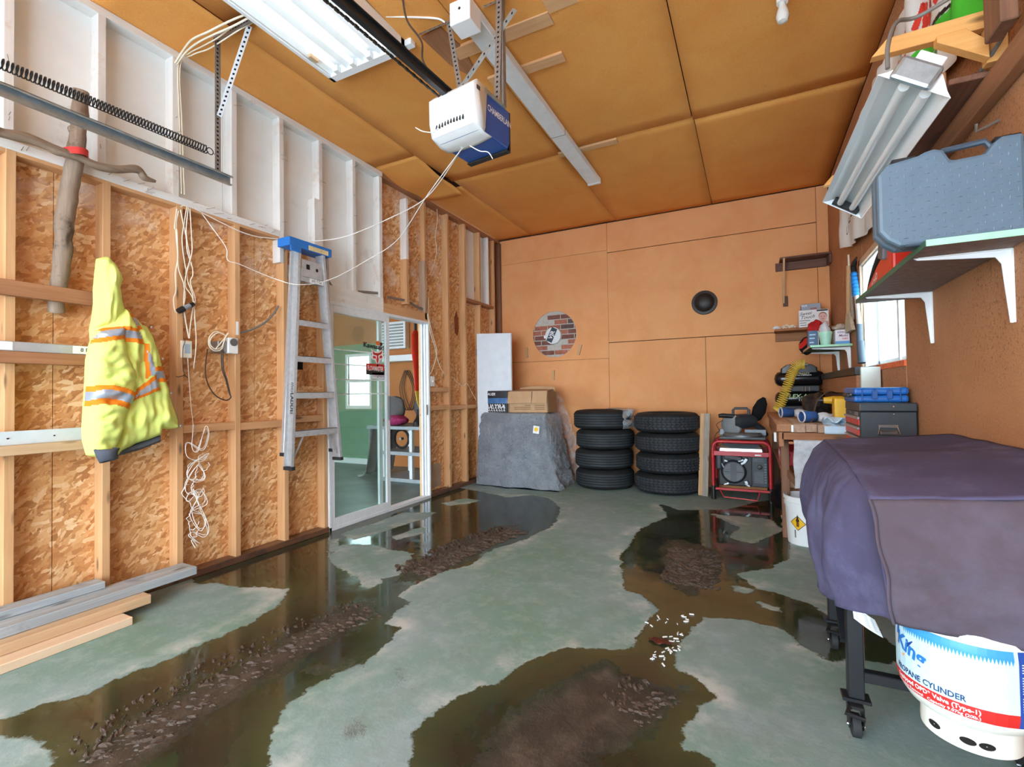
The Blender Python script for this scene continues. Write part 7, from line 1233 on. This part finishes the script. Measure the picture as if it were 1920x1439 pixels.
tag(box('wall_ledger', (XR - 0.045, 1.2, 2.245), (XR - 0.001, 3.6, 2.335), M_brownY, None, 0.003), 'brown ledger board nailed along the right wall above the tool case', 'board')
tag(box('long_plank', (XR - 0.142, 2.31, 2.336), (XR - 0.001, 3.4, 2.358), M_dbrownY, None, 0.003), 'dark brown plank lying on the ledger of the right wall', 'plank')
tag(box('short_upright', (XR - 0.1, 2.02, 2.359), (XR - 0.055, 2.14, 2.70), M_brownZ, None, 0.004), 'dark grey upright block end beside the near bracket', 'block')
tag(MB().tube(spline([(XR - 0.06, 2.12, 2.51), (XR - 0.10, 2.1, 2.56), (XR - 0.25, 2.2, 2.56), (0.5, 2.15, 2.53), (0.45, 2.05, 2.40), (0.44, 2.02, 2.30)]) , 0.007, 8).build('lamp_cord', plain('dusty_cord', (120, 116, 110), 0.6), None, smooth=True), 'grey power cord looping over the near pine bracket to the lamp', 'cord')
tag(MB().tube(spline([(XR - 0.065, 2.13, 2.5), (XR - 0.035, 2.15, 2.42), (XR - 0.05, 2.25, 2.37), (XR - 0.05, 2.36, 2.365), (XR - 0.05, 2.40, 2.37)]), 0.007, 8).build('wall_cable', M_wireg, None, smooth=True), 'grey cord hanging down the wall behind the near bracket', 'cord')
hk = PR(1870, 240); tag(MB().tube([(XR, hk.y - 0.02, hk.z + 0.02), (XR - 0.04, hk.y - 0.03, hk.z), (XR - 0.07, hk.y - 0.035, hk.z - 0.012), (XR - 0.072, hk.y - 0.045, hk.z + 0.012)], 0.005, 8).build('wall_hook', M_steel, None, smooth=True), 'bent steel hook in the right wall above the tool case', 'hook')
# banner behind the boards
bn = thing('banner', 'white cloth banner with red and green print hung on the right wall', 'banner', (XR - 0.06, 4.0, 2.5)); XBN = XR - 0.055
def bx3(a, b, h): return (XBN - h - 0.018 * math.sin(a * 9 + b * 2) - 0.012 * math.sin(a * 21 + 1.3), a, b)
ban = [tuple(PX(x, y, XBN)[1:]) for x, y in ((1700, -10), (1790, -60), (1850, -20), (1855, 10), (1825, 70), (1742, 165), (1690, 262), (1655, 395), (1620, 440), (1594, 462), (1577, 466), (1575, 430), (1577, 385), (1600, 290), (1628, 175), (1630, 158), (1645, 140), (1662, 118), (1672, 60))]
def bm(l): return [tuple(PX(x, y, XBN)[1:]) for x, y in l]
grn = plain('leaf_green_print', (70, 190, 46), 0.8, var=0.12); dkg = plain('dull_green_print', (110, 166, 96), 0.8, var=0.1); redp = plain('banner_red', (222, 62, 44), 0.8)
mks = [('green_print', bm([(1745, 60), (1775, 20), (1790, -30), (1860, -20), (1850, 30), (1800, 45), (1770, 60), (1720, 145), (1705, 160), (1725, 100)]), grn, 'green leaf shape print'), ('green_print', bm([(1750, 100), (1762, 88), (1752, 130), (1744, 110)]), dkg, 'dull green print'),
       ('red_print', bm([(1723, 52), (1732, 4), (1737, 4), (1728, 55)]), redp, 'red letter print'), ('red_print', bm([(1734, 4), (1739, 4), (1738, 56), (1732, 56)]), redp, 'red letter print'), ('red_print', bm([(1736, 45), (1744, -2), (1749, -2), (1741, 50)]), redp, 'red letter print'), ('dark_outline', bm([(1748, 48), (1760, 30), (1782, 0), (1786, 0), (1764, 34), (1752, 50)]), M_ink, 'black outline of the leaf print'), ('dark_outline', bm([(1786, 30), (1796, 0), (1800, 0), (1789, 34)]), M_ink, 'black outline of the leaf print'), ('dark_outline', bm([(1804, 30), (1808, 0), (1811, 0), (1807, 34)]), M_ink, 'black outline of the leaf print'), ('dark_outline', bm([(1713, 160), (1730, 95), (1734, 95), (1718, 160)]), M_ink, 'black outline of the leaf print'), ('red_print', bm([(1710, 65), (1717, 48), (1714, 80), (1709, 78)]), redp, 'red letter print'), ('red_print', bm([(1684, 118), (1699, 98), (1698, 108), (1688, 122), (1682, 136), (1675, 136)]), redp, 'red letter print'), ('red_print', bm([(1752, 0), (1765, -8), (1758, 8)]), redp, 'red letter print')]
puff('cloth', ban, bx3, 0.008, 0.05, 0.007, cloth_mat('banner_white', (228, 226, 222), 500, 0.9, 0.05), bn, (0.01, 6, 3), 3.0, mks)
for ch_, (x, y) in zip('CEMENT', ((1589, 432), (1593, 412), (1597, 396), (1601, 380), (1611, 385), (1618, 362))):
    c = PX(x, y, XBN - 0.028); letters(ch_, 0.13, (c.x, c.y, c.z), (0, -0.5, 1), (0, 1, 0.1), plain('brown_script', (110, 80, 62), 0.8), bn, 0.0)
# lamp with two bare tubes hanging under the brackets
lf = thing('shop_light', 'white two tube shop light hanging tilted by the right wall', 'light fixture', (0.5, 2.55, 2.2)); e0, e1 = V((0.50, 1.93, 2.205)), V((0.495, 3.24, 2.25)); dv = (e1 - e0).normalized(); sd = V((0.82, 0, -0.57)); sd = (sd - dv * sd.dot(dv)).normalized(); nr = dv.cross(sd).normalized()
if nr.z > 0: nr = -nr
def lp(e, a, b): return tuple(e + sd * a + nr * b)
pr = [(-0.105, 0.035), (-0.085, 0.02), (-0.045, -0.02), (0.055, -0.02), (0.095, 0.02), (0.115, 0.035)]; mb = MB()
for p, q in zip(pr, pr[1:]): mb.add([lp(e0, *p), lp(e0, *q), lp(e1, *q), lp(e1, *p)], [(0, 1, 2, 3)])
mb.build('reflector', M_fixt, lf, solid=0.003, fix=False); 
for e, s in ((e0, 1), (e1, -1)): mb = MB().add([lp(e, *p) for p in pr], [tuple(range(len(pr)))]); mb.build('end_plate', M_fixt, lf, solid=0.003, fix=False)
mb = MB(); mb.beam(e0 - nr * 0.045, e1 - nr * 0.045, 0.08, 0.05, sd); mb.build('channel', M_fixt, lf, bevel=0.003)
for a in (-0.022, 0.045): MB().tube([e0 + dv * 0.06 + sd * a + nr * 0.012, e1 - dv * 0.03 + sd * a + nr * 0.012], 0.016, 14).build('tube', M_tubeoff, lf, smooth=True)
MB().obox(e1 - dv * 0.015 + sd * 0.012 + nr * 0.01, (0.07, 0.014, 0.02), Matrix((sd, dv, nr)).transposed()).build('lamp_holder', M_black, lf, bevel=0.003)
MB().obox(e0 - dv * 0.02 + sd * -0.01 + nr * 0.008, (0.062, 0.012, 0.038), Matrix((sd, dv, nr)).transposed()).build('end_cover', M_galv, lf, bevel=0.012)
for t, x in ((0.27, 0.0), (0.95, 0.0)):
    c = e0.lerp(e1, t) - nr * 0.07; MB().tube([c, (c.x, c.y, 2.545)], 0.003, 6).build('hanger_wire', M_steel, lf)

# ------------------------------------------------------------------ griddle under its dusty cover, with a propane cylinder hung at the near end
gr = thing('covered_grill', 'outdoor griddle on castors under a faded purple cloth cover', 'grill', (0.55, 2.3, 0)); M_cover = cloth_mat('faded_purple_cover', (82, 78, 106), 800, 0.95, 0.2, 2.0, ((126, 130, 168), 2.6, 0.6)); M_coverb = cloth_mat('brown_cover_panel', (84, 74, 82), 800, 0.95, 0.12, 2.0, ((112, 108, 132), 2.4, 0.55))
tops = {}
def top(u, v):   # u: far (0) to near (1) along the grill, v: left (0) to wall (1)
    yl = [2.74, 2.10, 1.62]; k = u * 2; i = min(int(k), 1); f = k - i
    xl = [0.31, 0.29, 0.285]; zl = [0.965, 0.962, 0.905]; zr = [0.995, 0.998, 0.955]; yr = [2.85, 2.2, 1.60]
    if i == 1: ff = f ** 1.6
    else: ff = f
    X_, Yl, Zl, Zr, Yr = (a[i] + (a[i + 1] - a[i]) * (ff if a in (zl, zr) else f) for a in (xl, yl, zl, zr, yr))
    x = X_ + (XR - 0.012 - X_) * v; z = Zl + (Zr - Zl) * v - 0.018 * math.sin(PI * v) * math.sin(PI * min(1, u * 2)) + 0.004 * noise.noise(V((u * 9, v * 7, 2)))
    return V((x, Yl + (Yr - Yl) * v, z))
NU, NV = 44, 22
def skirt(p, out, t, hem, seed, bulge=0.05, taper=1.0, dx=0.0):   # a point of the skirt hanging from edge point p
    s = p.x * 9 + p.y * 9; fold = (0.030 * math.sin(s * 1.7 + seed) + 0.022 * noise.noise(V((s * 0.9, t * 2.2, seed)))) * min(1, t * 2.2) + 0.01 * noise.noise(V((s * 3, t * 6, seed)))
    z = p.z - t * (p.z - hem); r = 0.028; d = taper * out * (r * min(1, t * 9) + bulge * math.sin(PI * min(1, t * 1.05)) * 0.9 + fold * 0.8 + 0.02 * t)
    return V((p.x + d.x + dx * t, p.y + d.y, z))
MB().grid(lambda u, v: tuple(top(u, v)), NU, NV).build('cover_top', M_cover, gr, smooth=True, solid=0.004)
def left(u, v):
    p = top(u, 0); k = min(1, (1 - u) / 0.3); k = k * k * (3 - 2 * k); hem = 0.52 + (0.03 * math.sin(u * 11) - 0.06 * math.sin(PI * u)) * k + 0.065 * (1 - k) + 0.05 * max(0, 1 - u / 0.08); return tuple(skirt(p, V((-1, 0, 0)), v, hem, 1.0, 0.05, k, 0.04 * (1 - k)) - V((0, 0.02 * min(1, v * 8) * (1 - k), 0)))
MB().grid(left, 70, 34).build('cover_side', M_cover, gr, smooth=True, solid=0.004)
def far(u, v): p = top(0, u); return tuple(skirt(p, V((-0.3 * (1 - u), 1, 0)), v, 0.55, 2.0, 0.03))
MB().grid(far, 24, 24).build('cover_end', M_cover, gr, smooth=True, solid=0.004)
def near(u, v):
    p = top(1, u); hem = 0.585 - 0.03 * u; z = p.z - v * (p.z - hem); return (p.x + 0.04 * v * (1 - u) + 0.004 * math.sin(v * 13 + u * 3), p.y - 0.02 * min(1, v * 8) - 0.018 * math.sin(PI * v) - 0.02 * noise.noise(V((u * 3, v * 3, 6))) - 0.006 * noise.noise(V((u * 9, v * 8, 3))), z)
MB().grid(near, 34, 30).build('cover_panel', M_coverb, gr, smooth=True, solid=0.004)
for t_ in (0.0, 1.0):
    seam = [V(near(0.004, v / 20)) + V((-0.004, -0.005, 0)) for v in range(21)]
MB().tube(seam, 0.004, 6).build('cover_seam', M_coverb, gr, smooth=True)
for (x, y) in ((0.305, 2.06), (0.325, 2.70), (0.74, 2.06), (0.74, 2.70)):
    lg = box('leg', (x - 0.024, y - 0.024, 0.13), (x + 0.024, y + 0.024, 0.9), M_blackm, gr, 0.003); box('foot_plate', (x - 0.042, y - 0.03, 0.118), (x + 0.042, y + 0.03, 0.13), M_blackm, lg, 0.002)
    wx_, wy_ = x - 0.005, y - 0.02; fk = MB(); fk.prism([(-0.035, 0.118), (0.035, 0.118), (0.03, 0.05), (0.015, 0.03), (-0.015, 0.03), (-0.035, 0.07)], lambda a, b, h: (wx_ + h, wy_ + a, b), -0.022, -0.018); fk.prism([(-0.035, 0.118), (0.035, 0.118), (0.03, 0.05), (0.015, 0.03), (-0.015, 0.03), (-0.035, 0.07)], lambda a, b, h: (wx_ + h, wy_ + a, b), 0.018, 0.022); fk.box((wx_ - 0.022, wy_ - 0.035, 0.108), (wx_ + 0.022, wy_ + 0.035, 0.118)); fk.build('castor_fork', M_black, lg, bevel=0.002)
    MB().lathe([(0.03, -0.015), (0.038, -0.012), (0.0385, 0.0), (0.038, 0.012), (0.03, 0.015)], (wx_, wy_, 0.0385), (1, 0, 0), 24).build('castor_wheel', M_rubber, lg, smooth=True); MB().lathe([(0.006, -0.026), (0.006, 0.026)], (wx_, wy_, 0.0385), (1, 0, 0), 10).build('castor_axle', M_chrome, lg); MB().tube([(wx_ - 0.02, wy_ - 0.03, 0.112), (wx_ - 0.035, wy_ - 0.05, 0.1), (wx_ + 0.02, wy_ - 0.05, 0.09)], 0.008, 8).build('brake_lever', M_black, lg, smooth=True)
box('cross_bar', (0.29, 2.04, 0.19), (0.74, 2.075, 0.225), M_blackm, gr, 0.003); box('cross_bar', (0.29, 2.04, 0.5), (0.74, 2.07, 0.62), M_blackm, gr, 0.003); box('side_bar', (0.28, 2.06, 0.56), (0.31, 2.7, 0.64), M_blackm, gr, 0.003); MB().beam((0.295, 2.68, 0.62), (0.285, 2.09, 0.30), 0.03, 0.02, (1, 0, 0)).build('diagonal_brace', M_blackm, gr); MB().tube([(0.325, 2.045, 0.235), (0.325, 2.045, 0.5)], 0.007, 8).build('gas_rod', M_chrome, gr)
box('griddle_body', (0.345, 1.95, 0.66), (0.78, 2.72, 0.9), M_blackm, gr, 0.01); box('tank_rail', (0.34, 1.65, 0.72), (0.76, 1.68, 0.76), M_blackm, gr); box('tank_rail', (0.34, 1.66, 0.70), (0.37, 2.06, 0.74), M_blackm, gr)
tq = [PB(*q, 1.99) for q in ((1597, 1130), (1640, 1163), (1656, 1197), (1601, 1160))]; tg = MB().grid(lambda u, v: tuple(tq[0].lerp(tq[1], u).lerp(tq[3].lerp(tq[2], u), v) + V((0, -0.012 * math.sin(PI * u), 0))), 6, 4).build('paper_tag', M_whitep, gr, solid=0.001)
tl = MB()
for k in range(7):
    tp = [tuple(tq[0].lerp(tq[1], u).lerp(tq[3].lerp(tq[2], u), v) + V((0, -0.012 * math.sin(PI * u) - 0.0015, 0))) for u, v in ((0.1, 0.12 + k * 0.11), (0.5, 0.12 + k * 0.11), (0.85, 0.12 + k * 0.11), (0.85, 0.15 + k * 0.11), (0.5, 0.15 + k * 0.11), (0.1, 0.15 + k * 0.11))]; tl.add(tp, [(0, 1, 4, 5), (1, 2, 3, 4)])
o = tl.build('tag_print', MATS['grey_ink'], tg, fix=False); o['kind'] = 'stuff'
# propane cylinder
tk_ = thing('propane_cylinder', 'white propane cylinder with blue and red labels hung on the grill', 'gas cylinder', (0.512, 1.70, 0.27)); R0 = 0.153; tx_, ty_, tz_ = 0.512, 1.73, 0.275; M_cyl = plain('cream_enamel', (236, 236, 226), 0.35, var=0.02)
MB().lathe([(0.004, 0.045), (0.05, 0.047), (0.10, 0.058), (0.13, 0.078), (0.147, 0.105), (R0, 0.14), (R0, 0.27), (0.147, 0.305), (0.13, 0.332), (0.10, 0.352), (0.05, 0.363), (0.004, 0.365)], (tx_, ty_, tz_), (0, 0, 1), 56).build('shell', M_cyl, tk_, smooth=True)
MB().lathe([(0.098, 0.062), (0.1, 0.0), (0.103, 0.0), (0.104, 0.012), (0.102, 0.064)], (tx_, ty_, tz_), (0, 0, 1), 48, cap=False).build('foot_ring', M_cyl, tk_, smooth=True); MB().lathe([(0.09, 0.35), (0.1, 0.44), (0.103, 0.44), (0.093, 0.35)], (tx_, ty_, tz_), (0, 0, 1), 40, cap=False, ang=4.6, start=0.8).build('collar', M_cyl, tk_, smooth=True); MB().lathe([(0.03, 0.36), (0.02, 0.38), (0.02, 0.42), (0.035, 0.425), (0.035, 0.445)], (tx_, ty_, tz_), (0, 0, 1), 16).build('valve', plain('brass_valve', (170, 140, 80), 0.35, 0.7), tk_, smooth=True)
MB().tube([(tx_, ty_ - 0.093, tz_ + 0.42), (tx_, 1.66, tz_ + 0.47), (tx_, 1.67, tz_ + 0.46)], 0.006, 8).build('hanging_hook', M_steel, tk_)
va = math.atan2(tx_, ty_)   # label angles are measured from the side that faces the room's middle
def oc_(a, z, off=0.0008):
    zz = min(max(z, 0.09), 0.31); r = R0 if 0.14 <= zz <= 0.27 else (R0 - 0.006 * ((0.14 - zz) / 0.035) ** 1.6 if zz < 0.14 else R0 - 0.006 * ((zz - 0.27) / 0.035) ** 1.6); return (tx_ + (r + off) * math.sin(a - va), ty_ - (r + off) * math.cos(a - va), tz_ + z)
def cpatch(nm, a0, a1, z0_, z1_, m, off=0.0008, n=14): MB().grid(lambda u, v: oc_(a0 + (a1 - a0) * u, z0_ + (z1_ - z0_) * v, off), n, 6).build(nm, m, tk_, fix=False)
M_ltb = plain('light_blue_label', (196, 228, 240), 0.4, var=0.05, vs=30); M_dkb = plain('deep_blue_label', (34, 76, 160), 0.4); M_midb = plain('mid_blue_label', (60, 150, 206), 0.4)
cpatch('pale_label', -1.6, 0.62, 0.14, 0.292, M_ltb); cpatch('red_band', -1.6, 0.62, 0.108, 0.142, M_red, 0.001); cpatch('blue_panel', 0.62, 1.25, 0.108, 0.292, M_dkb, 0.001); cpatch('right_label', 1.25, 2.2, 0.108, 0.292, M_ltb); cpatch('blue_crown', -1.0, 0.56, 0.272, 0.292, M_midb, 0.0012)
dp = MB()
for k in range(34): a0_ = -1.0 + k * 0.046; dp.add([oc_(a0_, 0.2725, 0.0013), oc_(a0_ + 0.046, 0.2725, 0.0013), oc_(a0_ + 0.023, 0.258, 0.0013)], [(0, 1, 2)])
o = dp.build('icicle_print', M_midb, tk_, fix=False); o['kind'] = 'stuff'
def cl_(body, size, a, z, m, bold=0.02, width=None, nm='label_lettering', shear=0.0, sub=True):
    v, f = text_mesh(body, size, bold, shear, width); MB().add([oc_(a + p[0] / R0, z + p[1], 0.0018) for p in v], f).build(nm, m, tk_, fix=False)
cl_('PROPANE CYLINDER', 0.021, -0.62, 0.155, plain('navy_ink', (30, 60, 110), 0.5), 0.025, width=0.178); cl_('Equipped OPD* Valve (Type-1)', 0.0165, -0.52, 0.131, M_white, 0.03, width=0.20); cl_('Propane Removal   Capacity 9.07kg (20lb.)', 0.0115, -0.52, 0.1155, M_white, 0.02, width=0.20)
dm = MB().add([oc_(a, z, 0.0014) for a, z in ((-1.28, 0.21), (-1.02, 0.188), (-0.78, 0.245), (-1.2, 0.268))], [(0, 1, 2, 3)]); dm.build('logo_diamond', plain('peach_print', (240, 176, 126), 0.5), tk_, fix=False); MB().add([oc_(a, z, 0.0015) for a, z in ((-1.2, 0.268), (-0.78, 0.245), (-0.9, 0.222), (-1.24, 0.24))], [(0, 1, 2, 3)]).build('logo_diamond', M_dkb, tk_, fix=False)
v, f = text_mesh('King', 0.058, 0.03, 0.2, 0.1); MB().add([oc_(-0.9 + p[0] / R0, 0.222 + p[1] - 0.25 * p[0], 0.0022) for p in v], f).build('logo_lettering', plain('king_blue', (40, 120, 196), 0.5), tk_, fix=False)
tx2 = MB(); rr = random.Random(2)
for k in range(19):
    z_ = 0.262 - k * 0.0062
    if k in (4, 12): continue
    a_ = 0.66
    while a_ < 1.18: w = rr.uniform(0.02, 0.07); tx2.add([oc_(a_, z_, 0.0016), oc_(min(a_ + w, 1.2), z_, 0.0016), oc_(min(a_ + w, 1.2), z_ + 0.0024, 0.0016), oc_(a_, z_ + 0.0024, 0.0016)], [(0, 1, 2, 3)]); a_ += w + 0.014
o = tx2.build('fine_print', M_white, tk_, fix=False); o['kind'] = 'stuff'
cl_('WARNING', 0.011, 0.93, 0.276, M_red, 0.03); cl_('CAUTION', 0.009, 0.93, 0.2385, M_white, 0.02); cl_('EN CAS DE FUITE', 0.007, 0.93, 0.189, M_white, 0.02)
cpatch('barcode_panel', 0.98, 1.2, 0.116, 0.142, M_white, 0.0014, 4)
for k in range(9): cpatch('barcode_bar', 1.01 + k * 0.018, 1.019 + k * 0.018, 0.121, 0.138, M_ink, 0.0018, 1)
MB().add([oc_(0.76 + 0.09 * math.cos(q * 0.52) * (1 if q % 2 else 0.6), 0.132 + 0.012 * math.sin(q * 0.52) * (1 if q % 2 else 0.6), 0.0016) for q in range(12)], [tuple(range(12))]).build('hand_emblem', M_white, tk_, fix=False)
for a in (-0.75, -0.05, 0.3): MB().add([(tx_ + 0.1045 * math.sin(a - va + 0.16 * math.cos(q * PI / 8) ), ty_ - 0.1045 * math.cos(a - va + 0.16 * math.cos(q * PI / 8)), tz_ + 0.026 + 0.009 * math.sin(q * PI / 8)) for q in range(16)], [tuple(range(16))]).build('ring_slot', M_hole, tk_, fix=False)
